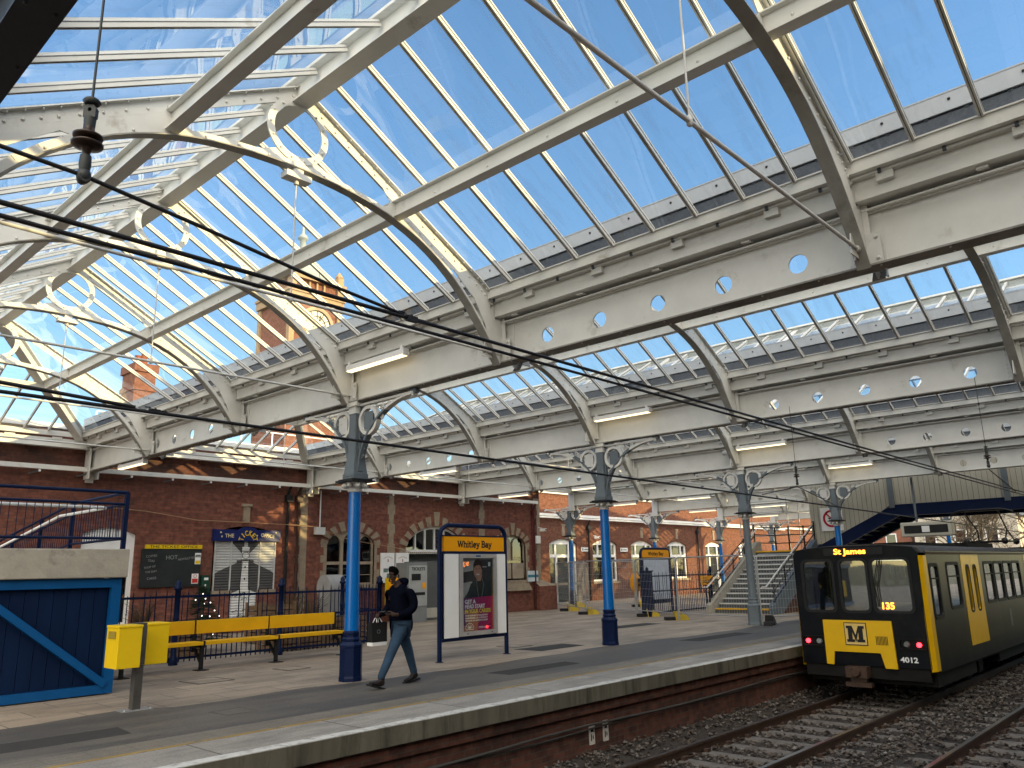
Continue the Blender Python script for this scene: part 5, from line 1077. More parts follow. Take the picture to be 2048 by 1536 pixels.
bb = MB(); bb.tube([(0.2, -0.037, 1.5), (0.24, -0.037, 1.38), (0.18, -0.037, 1.14)], 0.004, 4); bb.tube([(0.04, -0.037, 1.48), (0.06, -0.037, 1.3), (0.1, -0.037, 1.14)], 0.004, 4); bb.build('poster_picture', pm('lanyard', (0.2, 0.32, 0.3)), po)
m, nt_, bs = newmat('poster_gradient'); N = nt_.nodes.new
g = N('ShaderNodeNewGeometry'); sx = N('ShaderNodeSeparateXYZ'); nt_.links.new(g.outputs['Position'], sx.inputs[0]); mr = N('ShaderNodeMapRange'); mr.inputs[1].default_value = 10.97; mr.inputs[2].default_value = 11.84; nt_.links.new(sx.outputs[0], mr.inputs[0])
cr = N('ShaderNodeValToRGB'); cr.color_ramp.elements[0].color = (0.06, 0.015, 0.12, 1); cr.color_ramp.elements[1].color = (0.50, 0.02, 0.10, 1); nt_.links.new(mr.outputs[0], cr.inputs[0]); nt_.links.new(cr.outputs[0], bs.inputs['Base Color']); bs.inputs['Roughness'].default_value = 0.3
sheet([(-0.355, 0.512), (0.505, 0.512), (0.505, 1.16), (-0.355, 1.13)], 0.0085, m, 'poster_picture', po)
bb = MB()
for i in range(9): bb.bar((0.3+0.03*(i % 3), -0.0402, 0.62+0.055*i), (0.5, -0.0402, 0.70+0.06*i), 0.006, 0.001)
bb.build('poster_picture', pm('rays', (0.7, 0.12, 0.22)), po)
PW = pm('white', (0.75, 0.73, 0.72)); PY = pm('yellow', (0.75, 0.62, 0.08))
text('poster_text', 'GET A', 0.105, (-0.29, -0.0405, 1.06), (1, 0, 0), (0, 0, 1), PW, po, bold=0.003, align='LEFT')
text('poster_text', 'HEAD START', 0.105, (-0.29, -0.0405, 0.97), (1, 0, 0), (0, 0, 1), PW, po, bold=0.003, align='LEFT', width=0.55)
text('poster_text', 'IN YOUR CAREER', 0.105, (-0.29, -0.0405, 0.88), (1, 0, 0), (0, 0, 1), PY, po, bold=0.003, align='LEFT', width=0.72)
for i, s in enumerate(('FROM BUSINESS TO ENGINEERING', 'HAIRDRESSING TO HOSPITALITY', 'WE HAVE AN APPRENTICESHIP')): text('poster_text', s, 0.045, (-0.28, -0.0405, 0.80-0.048*i), (1, 0, 0), (0, 0, 1), PW, po, bold=0.001, align='LEFT', width=0.62)
bb = MB(); bb.tube([(-0.16+0.11*cos(pi*i/12), -0.04, 0.56+0.1*sin(pi*i/12)) for i in range(13)], 0.006, 4); bb.tube([(-0.16+0.07*cos(pi*i/12), -0.04, 0.56+0.07*sin(pi*i/12)) for i in range(13)], 0.004, 4); bb.box(-0.2, -0.042, 0.56, -0.12, -0.0405, 0.6); bb.box(-0.27, -0.042, 0.535, -0.05, -0.0405, 0.548); bb.build('poster_logo', PW, po)
bb = MB(); bb.box(0.08, -0.0415, 0.575, 0.42, -0.0405, 0.583); bb.box(0.08, -0.0415, 0.555, 0.36, -0.0405, 0.562); bb.build('poster_text', PW, po)
b = MB(); b.box(-0.36, -0.056, 0.51, 0.51, -0.053, 1.9); b.build('poster_glass', glassmat('poster_glass', base=0.03, dust=0.01), s1)
s2 = sign('station_sign', 'second, farther Whitley Bay name sign behind the navy railings', (26.2, 16.9, 0), 2.0, 2.36, 0, True)
b = MB(); b.box(-0.85, -0.045, 0.5, 0.85, -0.021, 1.95); b.build('blank_panel', mat('pale_blue_panel', (0.5, 0.56, 0.66), 0.3), s2)

# bench
bt = thing('bench', 'long yellow platform bench with a yellow backboard in front of the navy railings', 'bench', (5.7, 14.72, 0))
for x0, x1 in ((0, 1.48), (1.52, 3.0), (3.04, 4.56)):
    b = MB(); b.box(x0, 0.02, 0.62, x1, 0.06, 0.86); b.build('backrest', YEL, bt, bevel=0.006)
    b = MB(); b.box(x0, -0.36, 0.46, x1, -0.02, 0.50); b.box(x0, -0.37, 0.44, x1, -0.355, 0.505); b.build('seat', YEL, bt, bevel=0.006)
for x in (1.5, 3.02, 4.6, 0.1):
    b = MB(); b.box(x-0.03, -0.30, 0.0, x+0.03, -0.24, 0.44); b.box(x-0.03, -0.34, 0.39, x+0.03, 0.03, 0.435); b.box(x-0.03, 0.061, 0.30, x+0.03, 0.10, 0.87); b.bar((x, 0.06, 0.42), (x, -0.27, 0.1), 0.04, 0.04); b.box(x-0.1, -0.4, 0, x+0.1, -0.16, 0.012); b.box(x-0.014, -0.37, 0.437, x+0.014, 0.0, 0.515)
    b.build('leg', BLK, bt)
# litter / grit bin on a post
gb = thing('waste_bin', 'pair of yellow metal bins on one grey steel post at the platform edge side', 'bin', (4.58, 10.9, 0), R_(0))
b = MB(); b.box(-0.05, -0.06, 0.012, 0.05, 0.06, 0.55); b.box(-0.075, -0.02, 0.55, 0.075, 0.16, 1.07); b.build('post', mat('steel_post', (0.13, 0.125, 0.115), 0.4, metal=0.6, var=0.2, scale=8), gb)
b = MB(); b.box(-0.19, -0.13, 0, 0.19, 0.13, 0.012)
for x in (-0.16, 0.16): b.blob((x, -0.1, 0.016), 0.015, 0)
b.build('base_plate', STEEL, gb)
for x0, x1, y0, y1 in ((-0.37, -0.076, -0.24, 0.14), (0.076, 0.37, -0.02, 0.36)):
    b = MB(); b.box(x0, y0, 0.54, x1, y1, 1.05); b.box(x0-0.008, y0-0.008, 1.03, x1+0.006, y1, 1.06); o = b.build('bin_box', YBIN, gb, bevel=0.006)
b = MB(); b.box(-0.379, -0.16, 0.9, -0.3765, 0.06, 0.99)
for z in (0.93, 0.955): b.box(-0.3795, -0.14, z, -0.378, 0.04, z+0.008)
b.build('label_plate', mat('bin_label', (0.3, 0.22, 0.03), 0.5), gb)
# ramp with blue boarding and railings
rp = thing('access_ramp', 'raised access ramp with concrete edge, blue railings and dark blue boarding at the left edge', 'ramp', (5.0, 12.7, 0))
b = MB(); b.box(-7, -0.06, 1.66, 0.05, 2.2, 2.08); b.build('concrete_deck', CONC, rp, bevel=0.015)
b = MB()
x = -7.0
while x < -0.02:
    b.box(x, 0.10, 0.06, min(x+0.178, -0.02), 0.13, 1.6); x += 0.185
b.box(-7, 0.131, 0.05, -0.03, 0.16, 1.6)
b.build('boarding', PANEL, rp)
b = MB(); b.box(-7, 0.02, 1.52, 0.0, 0.14, 1.655); b.box(-7, 0.02, 0.02, -0.12, 0.14, 0.14); b.box(-0.14, 0.018, 0.018, 0.0, 0.14, 1.52)
b.bar((-3.3, 0.07, 1.6), (-0.12, 0.07, 0.14), 0.1, 0.12, up=(0, 0, 1)) if False else b.bar((-1.95, 0.055, 1.55), (-0.12, 0.055, 0.14), 0.13, 0.10, up=(0.6, 0, 0.8))
b.build('boarding_frame', BL2, rp)
b = MB(); b.box(-0.02, 0.14, 0.02, 0.0, 2.1, 1.655); b.build('side_boarding', PANEL, rp)
def railing(P, name='railing', posts=(), zt=0.86, zm=0.68, zb=0.16):
    b = MB()
    for i in range(len(P)-1):
        a, c = V(*P[i]), V(*P[i+1]); L = (c-a).length; n = max(1, int(L/0.105))
        for z, r in ((zt, 0.026), (zm, 0.021), (zb, 0.021)): b.tube([a+V(0, 0, z), c+V(0, 0, z)], r, 8)
        for j in range(1, n): q = a.lerp(c, j/n); b.tube([q+V(0, 0, zb), q+V(0, 0, zm)], 0.006, 4, caps=False)
    for q in posts: b.box(q[0]-0.03, q[1]-0.03, q[2]-0.02, q[0]+0.03, q[1]+0.03, q[2]+zt)
    return b.build(name, NAVR, rp)
railing([(-7, 0.03, 2.08), (-0.03, 0.03, 2.08)], posts=[(-0.03, 0.03, 2.08)])
railing([(-0.03, 0.03, 2.08), (-0.03, 2.3, 2.08)], posts=[(-0.03, 2.3, 2.08)])
P = [(-0.03, 2.3, 2.08), (-0.03, 7.2, 1.5)]
railing(P, posts=[(-0.03, 3.9, 1.9), (-0.03, 5.5, 1.7), (-0.03, 7.2, 1.5)])
railing([(-0.03, 7.2, 1.5), (-5, 7.2, 1.5)], posts=[(-2, 7.2, 1.5)])
b = MB(); b.tube([(-7, 0.32, 2.72), (-0.25, 0.32, 2.72), (-0.2, 0.4, 2.72), (-0.2, 2.4, 2.72), (-0.2, 7.0, 2.14), (-0.3, 7.05, 2.14), (-5, 7.05, 2.14)], 0.024, 8); b.build('handrail', WHT, rp)
b = MB(); b.add([(-2.2, 2.2, 2.06), (0.05, 2.2, 2.06), (0.05, 7.4, 1.45), (-2.2, 7.4, 1.45), (-2.2, 2.2, 1.8), (0.05, 2.2, 1.8), (0.05, 7.4, 1.2), (-2.2, 7.4, 1.2)], [(0, 1, 2, 3), (4, 7, 6, 5), (1, 5, 6, 2), (0, 3, 7, 4), (3, 2, 6, 7)]); b.build('sloping_deck', CONC, rp)
# navy railings behind the bench, and near the second sign
def fence(name, label, pts, h, gap=0.105, post=0.055, lowbars=True, group='navy railing fences'):
    t = thing(name, label, 'fence', (pts[0][0], pts[0][1], 0), 0, group); o = V(pts[0][0], pts[0][1], 0)
    for i in range(len(pts)-1):
        a, c = V(*pts[i], 0)-o, V(*pts[i+1], 0)-o; L = (c-a).length; n = int(L/gap); d = (c-a).normalized(); b = MB()
        for z in (0.12, h*0.56, h-0.14): b.bar(a+V(0, 0, z), c+V(0, 0, z), 0.02, 0.045)
        for j in range(1, n):
            q = a.lerp(c, j/n); full = (j % 2 == 0) or not lowbars
            zt = h if full else h*0.56
            b.tube([q+V(0, 0, 0.05), q+V(0, 0, zt-0.08)], 0.012, 5, caps=False)
            if full: b.tube([q+V(0, 0, zt-0.08), q+V(0, 0, zt+0.02)], [0.012, 0.001], 5, caps=False)
            else: b.tube([q+V(0, 0, zt), q+V(0, 0, h-0.10)], 0.009, 5, caps=False) if j % 4 == 1 else b.tube([q+V(0, 0, zt), q+V(0, 0, zt+0.05)], [0.012, 0.001], 5, caps=False)
        b.build('rail_panel', NAVR, t)
    for p in pts:
        q = V(*p, 0)-o; b = MB(); b.lathe([(post*1.6, 0), (post*1.6, 0.12), (post, 0.16), (post, h*0.58), (post*1.25, h*0.6), (post, h*0.63), (post, h-0.02), (post*1.5, h), (post*1.5, h+0.04), (post, h+0.07), (post*1.2, h+0.12), (post*0.3, h+0.18)], 12, q); b.build('post', NAVR, t)
    return t
fence('railing_fence', 'navy spiked railing fence running behind the yellow bench', [(2.6, 15.8), (4.95, 15.78), (7.28, 15.75), (9.55, 15.72), (12.2, 15.7)], 1.42)
fence('railing_fence', 'navy railing running back from the bench fence', [(12.2, 15.7), (12.9, 18.2)], 1.42)
t2 = fence('railing_fence', 'short navy spiked railings with a square post in front of the second name sign', [(24.15, 15.95), (26.0, 15.95), (28.6, 15.95)], 1.5, gap=0.12, post=0.05)
b = MB(); b.box(-0.13, -0.13, 0, 0.13, 0.13, 1.52); b.box(-0.16, -0.16, 1.52, 0.16, 0.16, 1.56); b.build('square_post', NAVY, t2)
hp = thing('help_point', 'yellow help point pod on a pole at the left end of the far navy railings', 'help point', (24.2, 16.5, 0))
b = MB(); b.lathe([(0.06, 0.78), (0.15, 0.9), (0.19, 1.0), (0.19, 1.3), (0.12, 1.42), (0.03, 1.55)], 8, smooth=False); b.build('hood', YSIGN, hp); b = MB(); b.box(-0.1, -0.20, 1.02, 0.1, -0.18, 1.12); b.box(-0.1, -0.20, 1.16, 0.1, -0.18, 1.28); b.build('speaker_panel', BLK, hp); b = MB(); b.tube([(0, 0, 0), (0, 0, 0.8)], 0.05, 8); b.build('pole', STEEL, hp)
# temporary mesh fences
FZ = 1.95
fen = [((27.2, 22.6), (25.9, 20.9)), ((25.9, 20.9), (24.4, 18.9)), ((24.4, 18.9), (23.95, 16.3)), ((23.95, 16.3), (22.75, 13.9)), ((22.75, 13.9), (21.9, 10.7)), ((21.9, 10.7), (24.9, 9.3)), ((32.0, 24.6), (28.2, 22.5)), ((27.0, 19.5), (30.2, 20.4))]
fl_ = ['against the brick corner of the near building', 'second panel from the brick corner', 'left of the yellow pod', 'in front of the navy railings', 'between the railings and the all-grey column', 'right of the all-grey column, ending behind the train', 'far back near the dark doorway', 'set back behind the blue columns']
for i, (p, q) in enumerate(fen):
    t = thing('mesh_fence', 'temporary steel mesh fence panel '+fl_[i], 'fence panel', (p[0], p[1], 0), math.atan2(q[1]-p[1], q[0]-p[0]), 'temporary mesh fence panels')
    L = math.hypot(q[0]-p[0], q[1]-p[1])-0.06
    b = MB(); pts = [(0, 0, 0.02), (0, 0, FZ-0.1), (0.03, 0, FZ-0.03), (0.1, 0, FZ), (L-0.1, 0, FZ), (L-0.03, 0, FZ-0.03), (L, 0, FZ-0.1), (L, 0, 0.02)]
    b.tube(pts, 0.021, 8); b.tube([(0, 0, 0.22), (L, 0, 0.22)], 0.018, 6)
    b.build('frame', STEEL, t)
    b = MB(); x = 0.12
    while x < L-0.05: b.tube([(x, 0, 0.2), (x, 0, FZ)], 0.0036, 3, caps=False); x += 0.10
    z = 0.45
    while z < FZ: b.tube([(0, 0, z), (L, 0, z)], 0.004, 3, caps=False); z += 0.25
    b.build('mesh_infill', STEEL, t)
YF = mat('yellow_fence_foot', (0.50, 0.36, 0.03), 0.7, var=0.2, dirt=(0.2, 0.15, 0.05), dthr=0.55)
def foot(loc, rz, lb, first=[None]):
    if first[0] is None:
        t = thing('fence_foot', lb, 'fence foot', (*loc, 0), rz, 'weighted feet of the temporary fence')
        b = MB(); b.box(-0.36, -0.12, 0, -0.02, 0.12, 0.11); b.build('black_block', BLK, t, bevel=0.015)
        b = MB(); b.add([(-0.03, -0.14, 0), (0.42, -0.14, 0), (0.42, 0.14, 0), (-0.03, 0.14, 0), (-0.06, -0.1, 0.27), (0.12, -0.1, 0.27), (0.12, 0.1, 0.27), (-0.06, 0.1, 0.27), (0.36, -0.12, 0.12), (0.36, 0.12, 0.12)], [(0, 3, 2, 1), (4, 5, 6, 7), (0, 1, 8, 5, 4), (3, 7, 6, 9, 2), (1, 2, 9, 8), (5, 8, 9, 6), (0, 4, 7, 3)]); b.build('yellow_block', YF, t)
        first[0] = t; return t
    return dup(first[0], (*loc, 0), lb, rz)
foot((26.2, 21.2), -0.7, 'black and yellow fence foot by the brick corner'); foot((24.5, 18.9), -0.7, 'black and yellow fence foot just left of the second blue column'); foot((24.1, 16.0), -0.6, 'fence foot under the yellow pod'); foot((22.85, 14.1), -0.75, 'yellow fence foot below the navy railings, nearest the camera'); fd = foot((21.95, 10.5), 0.3, 'dark fence foot right of the all-grey column base')
for ch in fd.children:
    if ch.name.startswith('yellow_block'): ch.name = 'rear_block'; ch.data = ch.data.copy(); ch.data.materials[0] = BLK; foot((28.3, 22.4), -0.7, 'fence foot beside the dark doorway column'); foot((30.2, 20.4), -0.7, 'small far fence foot left of the yellow pod')
# stairs to the footbridge
st = thing('station_stairs', 'concrete stairs with white nosings and dark railings behind the all-grey column', 'stairs', (27.0, 0, 0))
NOS = mat('white_nosing', (0.62, 0.62, 0.6), 0.5); STP = mat('grey_step', (0.10, 0.105, 0.105), 0.8, var=0.15); SGR = mat('stair_grey_blue', (0.10, 0.125, 0.15), 0.5, var=0.2)
for i in range(13):
    z = 0.17*(i+1); x = 0.3*i
    b = MB(); b.box(x, 12.75, z-0.17, x+0.32, 14.95, z-0.02); b.box(x-0.02, 12.75, z-0.02, x+0.32, 14.95, z); b.box(x-0.022, 12.75, z-0.045, x+0.05, 14.95, z+0.003, 1 if 0 < i < 12 else 2)
    b.build('step', [STP, NOS, YEL], st)
for y in (12.55, 14.97):
    b = MB(); b.plate([(-0.3, 0), (0.35, 0), (4.2, 2.02), (4.2, 2.6), (3.9, 2.6), (-0.3, 0.28)], [], (0, y+0.1, 0), (1, 0, 0), (0, 0, 1), 0.2); b.build('stringer', CONC if y > 13 else SGR, st)
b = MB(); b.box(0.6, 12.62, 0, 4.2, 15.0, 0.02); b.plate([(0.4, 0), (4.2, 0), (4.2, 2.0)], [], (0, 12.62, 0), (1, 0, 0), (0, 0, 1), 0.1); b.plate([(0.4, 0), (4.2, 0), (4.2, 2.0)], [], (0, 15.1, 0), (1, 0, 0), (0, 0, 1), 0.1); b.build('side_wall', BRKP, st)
b = MB(); b.box(3.92, 12.6, 2.0, 5.9, 15.2, 2.21); b.box(3.95, 12.6, 2.211, 4.1, 15.2, 2.216, 1); b.box(4.21, 12.6, 0, 5.8, 15.1, 1.99, 2); b.build('landing', [SGR, YEL, BRKP], st)
for y in (12.6, 15.1):
    b = MB()
    for z in (0.95, 0.62, 0.32): b.tube([(-0.2, y, z+0.1), (3.9, y, 2.21+z)], 0.022, 6)
    for k in range(5): x = -0.1+1.0*k; b.tube([(x, y, 0.17*x/0.3), (x, y, 0.17*x/0.3+1.08)], 0.03, 6)
    b.build('railing', BLK, st)
    b = MB(); yy = y+0.12 if y < 13 else y-0.12; b.tube([(-0.75, yy, 0.92), (-0.45, yy, 0.92), (3.9, yy, 3.10)], 0.026, 8); b.build('handrail', WD, st)
b = MB()
for z in (0.35, 0.68, 1.0): b.tube([(5.85, 12.6, 2.21+z), (5.85, 15.1, 2.21+z), (4.0, 15.1, 2.21+z)], 0.022, 6)
for y in (12.6, 13.2, 13.85, 14.5, 15.1): b.tube([(5.85, y, 2.21), (5.85, y, 3.25)], 0.035, 6)
b.build('landing_railing', BLK, st)
t = thing('direction_sign', 'yellow direction sign with an arrow fixed beside the foot of the stairs', 'sign', (26.9, 15.35, 1.15))
b = MB(); b.box(-0.1, -0.02, -0.15, 0.75, 0.02, 0.17); b.build('panel', YSIGN, t)
b = MB()
for z in (0.08, 0.0, -0.07): b.box(0.0, -0.024, z, 0.42-abs(z)*2, -0.0205, z+0.025)
b.bar((0.55, -0.022, -0.08), (0.66, -0.022, 0.08), 0.02, 0.004); b.bar((0.66, -0.022, 0.08), (0.58, -0.022, 0.07), 0.02, 0.004); b.build('lettering', BLK, t); b = MB(); b.tube([(0.3, 0.04, -1.15), (0.3, 0.04, 0.1)], 0.03, 6); b.build('post', NAVY, t)
# footbridge
fb = thing('footbridge', 'covered footbridge with cream plank cladding and dark navy beams over the tracks', 'footbridge', (31.0, 0, 0))
def planks(poly, xo, nm='cladding'):
    b = MB(); b.plate(poly, [], (xo, 0, 0), (0, 1, 0), (0, 0, 1), 0.05); ys = [p[0] for p in poly]; y = min(ys)
    while y < max(ys):
        # cover strips between the planks, clipped to the outline
        z = []
        for i in range(len(poly)):
            (a, c), (d, e) = poly[i], poly[(i+1) % len(poly)]
            if (a-y)*(d-y) < 0: z.append(c+(e-c)*(y-a)/(d-a))
        if len(z) == 2: b.box(xo-0.030, y-0.005, min(z), xo-0.0255, y+0.005, max(z), 1)
        y += 0.17
    return b.build(nm, [CREAM, mat('plank_gap', (0.11, 0.10, 0.08), 0.8)], fb)
planks([(12.7, 2.35), (12.7, 5.4), (9.65, 5.4), (9.65, 3.72), (11.55, 2.6)], -0.05)
planks([(9.55, 3.72), (9.55, 5.4), (-6, 5.4), (-6, 3.72)], -0.03)
b = MB(); b.box(-0.12, 9.5, 3.3, 0.12, -6, 3.71); b.box(2.2, 9.5, 3.3, 2.44, -6, 3.71); b.box(0.12, 9.5, 3.55, 2.2, -6, 3.7); b.build('deck_beam', NAVY, fb)
for x in (0, 2.3): b = MB(); b.bar((x, 12.6, 2.05), (x, 9.5, 3.5), 0.22, 0.42); b.build('stair_beam', NAVY, fb)
b = MB()
for i in range(10): b.box(0.12, 12.55-0.3*i-0.32, 2.15+0.145*i-0.03, 2.2, 12.55-0.3*i, 2.15+0.145*i)
b.build('stair_flight', NAVY, fb)
for y in (9.6, 5.9, 2.2): b = MB(); b.box(-0.14, y-0.09, 3.6, -0.06, y+0.09, 5.4); b.build('cladding_post', GRY, fb)
planks([(12.7, 2.35), (12.7, 5.4), (-6, 5.4), (-6, 3.72), (9.65, 3.72)], 2.45)
b = MB(); b.box(-0.2, -6, 5.4, 2.6, 12.7, 5.5); b.build('roof', SLATE, fb)
t = thing('prohibition_sign', 'white no smoking sign with a red crossed ring on the footbridge cladding', 'sign', (30.88, 11.85, 3.33))
b = MB(); b.box(-0.02, -0.42, -0.44, 0.0, 0.42, 0.44); b.build('panel', WHT, t)
b = MB(); b.plate(circ(0, 0.02, 0.33, 32), [circ(0, 0.02, 0.25, 32)], (-0.024, 0, 0), (0, 1, 0), (0, 0, 1), 0.006); b.bar((-0.024, 0.2, 0.22), (-0.024, -0.2, -0.18), 0.05, 0.006, up=(1, 0, 0)); b.build('prohibition_ring', mat('sign_red', (0.42, 0.01, 0.03), 0.4), t)
b = MB(); b.box(-0.0255, -0.2, 0.0, -0.0205, 0.12, 0.05); b.tube([(-0.026, -0.17, 0.08), (-0.026, -0.12, 0.15), (-0.026, -0.16, 0.2)], 0.012, 4); b.build('cigarette_symbol', BLK, t)
# departure display above the train
t = thing('departure_display', 'cream framed departure display with a paper stuck on it, above the train roof', 'display', (29.0, 8.05, 2.72))
b = MB(); b.box(0, -0.8, -0.24, 0.35, 0.8, 0.24); b.build('case', mat('display_cream', (0.45, 0.43, 0.36), 0.5), t, bevel=0.04); b = MB(); b.box(-0.01, -0.68, -0.13, -0.001, 0.68, 0.13); b.build('screen', BLK, t); b = MB(); b.box(-0.015, -0.12, -0.1, -0.011, 0.12, 0.1); b.build('paper_notice', WHT, t); b = MB(); b.tube([(0.18, 0.3, 0.2), (0.18, 0.3, 1.76)], 0.04, 6); b.build('hanger', GRY, t)
# ---- overhead line
def wire(nm, lb, pts, r, m=CABLE, cat='wire', group='overhead line wires'):
    b = MB(); b.tube(pts, r, 6); return tag(b.build(nm, m), lb, cat, group)
wire('contact_wire', 'single black overhead wire above the train track, lowest across the photo', [(x, 5.9, 2.86-0.009*x) for x in range(-12, 62, 2)], 0.014)
wire('contact_wire', 'black contact wire of the near track, lower of the thick pair crossing the photo', [(x, 2.85, 2.80-0.004*x) for x in range(-12, 62, 2)], 0.0085)
wire('catenary_wire', 'black wire just above its twin over the near track', [(x, 2.85, 2.835-0.004*x+0.02*(1+cos(x*0.4))*0.3) for x in range(-12, 62, 2)], 0.0095)
wire('catenary_wire', 'thin black wire running from the hanging insulator down to a clamp on the thick pair', [(-6, 2.85, 3.3), (0.86, 2.85, 3.03), (1.3, 2.85, 2.975), (1.9, 2.85, 2.89), (2.34, 2.85, 2.845)], 0.008)
wire('catenary_wire', 'second black wire dipping to a clamp at the lower left', [(-6, 5.9, 3.1), (1.4, 5.9, 2.91), (2.3, 5.9, 2.86)], 0.014)
for x, y, z, lb in ((2.38, 2.85, 2.835, 'black clamp joining the thin wire to the thick pair of wires'), (2.45, 5.9, 2.85, 'black clamp on the lower wire at the far left')):
    t = thing('wire_clamp', lb, 'clamp', (x, y, z), 0, 'clamps on the overhead wires'); b = MB(); b.box(-0.03, -0.01, -0.014, 0.035, 0.010, 0.014); b.box(0.035, -0.007, -0.009, 0.09, 0.007, 0.009); b.blob((-0.04, 0, 0.006), 0.014, 0, 8, 5); b.blob((0.0, 0, 0.016), 0.01, 0, 6, 4); b.tube([(-0.08, 0, 0.022), (-0.045, 0, 0.024), (-0.02, 0, 0.0)], 0.005, 5); b.build('body', CABLE, t)
RUSTD = mat('brown_porcelain', (0.03, 0.018, 0.013), 0.3, var=0.2); IRON = mat('dark_iron', (0.03, 0.035, 0.036), 0.5, var=0.2)
def insulator():
    t = thing('insulator', '', 'insulator', (0, 0, 0), 0, 'hanging insulators of the overhead line')
    b = MB(); b.tube([(0, 0, 4.55), (0, 0, 3.42)], 0.006, 6); b.lathe([(0.03, 3.42), (0.04, 3.43), (0.03, 3.44)], 10); b.build('hanger_rod', IRON, t)
    b = MB(); b.plate([(-0.035, 3.33), (0.035, 3.33), (0.036, 3.38), (0.02, 3.40), (-0.02, 3.40), (-0.036, 3.38)], [circ(0, 3.372, 0.012, 10)], (0, 0, 0), (1, -1, 0), (0, 0, 1), 0.035); b.tube([(0.012, 0.012, 3.40), (0, 0, 3.43)], 0.012, 5); b.lathe([(0.018, 3.20), (0.03, 3.26), (0.034, 3.33)], 12)
    b.build('top_clevis', IRON, t)
    b = MB(); b.lathe([(0.02, 3.12), (0.026, 3.16), (0.05, 3.165), (0.085, 3.175), (0.088, 3.185), (0.03, 3.20), (0.03, 3.205), (0.05, 3.21), (0.08, 3.218), (0.083, 3.228), (0.035, 3.25), (0.026, 3.30)], 20); b.build('porcelain', RUSTD, t)
    b = MB(); b.lathe([(0.028, 3.04), (0.034, 3.07), (0.03, 3.12)], 12); b.blob((0, 0, 3.01), 0.042, 0, 10, 6); b.lathe([(0.03, -0.03), (0.03, 0.03)], 10, (0, 0, 3.0), axis='y'); b.build('bottom_clamp', IRON, t)
    return t
i0 = insulator(); i0.location = (0.86, 2.85, -0.03); i0['label'] = 'large dark insulator hanging on a thin rod at the top left'
for ch in i0.children:
    if not ch.name.startswith('hanger_rod'): ch.scale = (0.62, 0.62, 0.72); ch.location.z = 3.185*(1-0.72)
    else: ch.scale = (0.8, 0.8, 1.0); ch.location.z = -0.075
dup(i0, (13.95, 5.9, 0), 'small insulator hanging above the all-grey column, left of the footbridge'); dup(i0, (13.95, 2.85, 0), 'small insulator hanging at the right above the train')
wire('span_wire', 'thin wire from the left small insulator to the lower overhead wire', [(13.95, 5.9, 3.0), (12.5, 5.9, 2.78)], 0.008); wire('span_wire', 'thin wire from the right small insulator down to the overhead pair at the right edge', [(13.95, 2.85, 3.0), (15.6, 2.85, 2.76)], 0.008); wire('span_wire', 'short thin wire running right from the left small insulator', [(13.95, 5.9, 3.0), (15.8, 5.9, 2.72)], 0.008)
# ---- yard behind the bench: plants, planters, crates
LEAF = mat('dark_leaves', (0.025, 0.045, 0.02), 0.7, var=0.4, scale=10); LEAF2 = mat('fir_needles', (0.014, 0.03, 0.014), 0.8, var=0.4, scale=12); TERR = mat('terracotta_planter', (0.20, 0.07, 0.035), 0.8, var=0.2); TWIG = mat('brown_twigs', (0.09, 0.06, 0.035), 0.9, var=0.3)
def leaves(b, c, R, n, s, sc=(1, 1, 1), mi=0, up=0.3):
    for i in range(n):
        d = Vector((rnd.gauss(0, 1), rnd.gauss(0, 1), rnd.gauss(0, 1))).normalized()*R*rnd.random()**0.4; p = Vector(c)+Vector((d.x*sc[0], d.y*sc[1], d.z*sc[2]))
        a = Vector((rnd.gauss(0, 1), rnd.gauss(0, 1), rnd.gauss(0, 1)+up)).normalized(); q = a.cross(Vector((rnd.random()-.5, rnd.random()-.5, rnd.random()-.5))).normalized(); w_ = s*rnd.uniform(0.6, 1.3)
        b.add([p, p+a*w_+q*w_*0.3, p+a*w_*2, p+a*w_-q*w_*0.3], [(0, 1, 2, 3)], mi)
ft = thing('christmas_tree', 'small dark fir tree with white lights behind the railings', 'tree', (8.9, 18.0, 0))
b = MB(); b.tube([(0, 0, 0), (0, 0, 1.5)], [0.04, 0.012], 6); b.build('trunk', TWIG, ft)
b = MB()
for i in range(150):
    z = 0.25+1.2*rnd.random()**1.2; L = (1.55-z)*0.55; a = rnd.random()*6.28
    tip = V(L*cos(a), L*sin(a), z-0.06)
    for j in range(9):
        q = V(0, 0, z).lerp(tip, 0.2+0.8*j/8)
        for s in (-1, 1): b.bar(q, q+V(cos(a+s*0.9), sin(a+s*0.9), 0.25)*0.07, 0.010, 0.004)
    b.bar((0, 0, z), tip, 0.008, 0.008)
b.build('crown', LEAF2, ft)
b = MB()
for i in range(11):
    z = 0.35+1.05*rnd.random(); L = (1.55-z)*0.55; a = -0.6-2.2*rnd.random(); b.blob((L*cos(a), L*sin(a), z), 0.014, 0, 6, 4)
b.build('fairy_light', emit('fairy_light_white', (1, 0.95, 0.85), 1.5), ft)
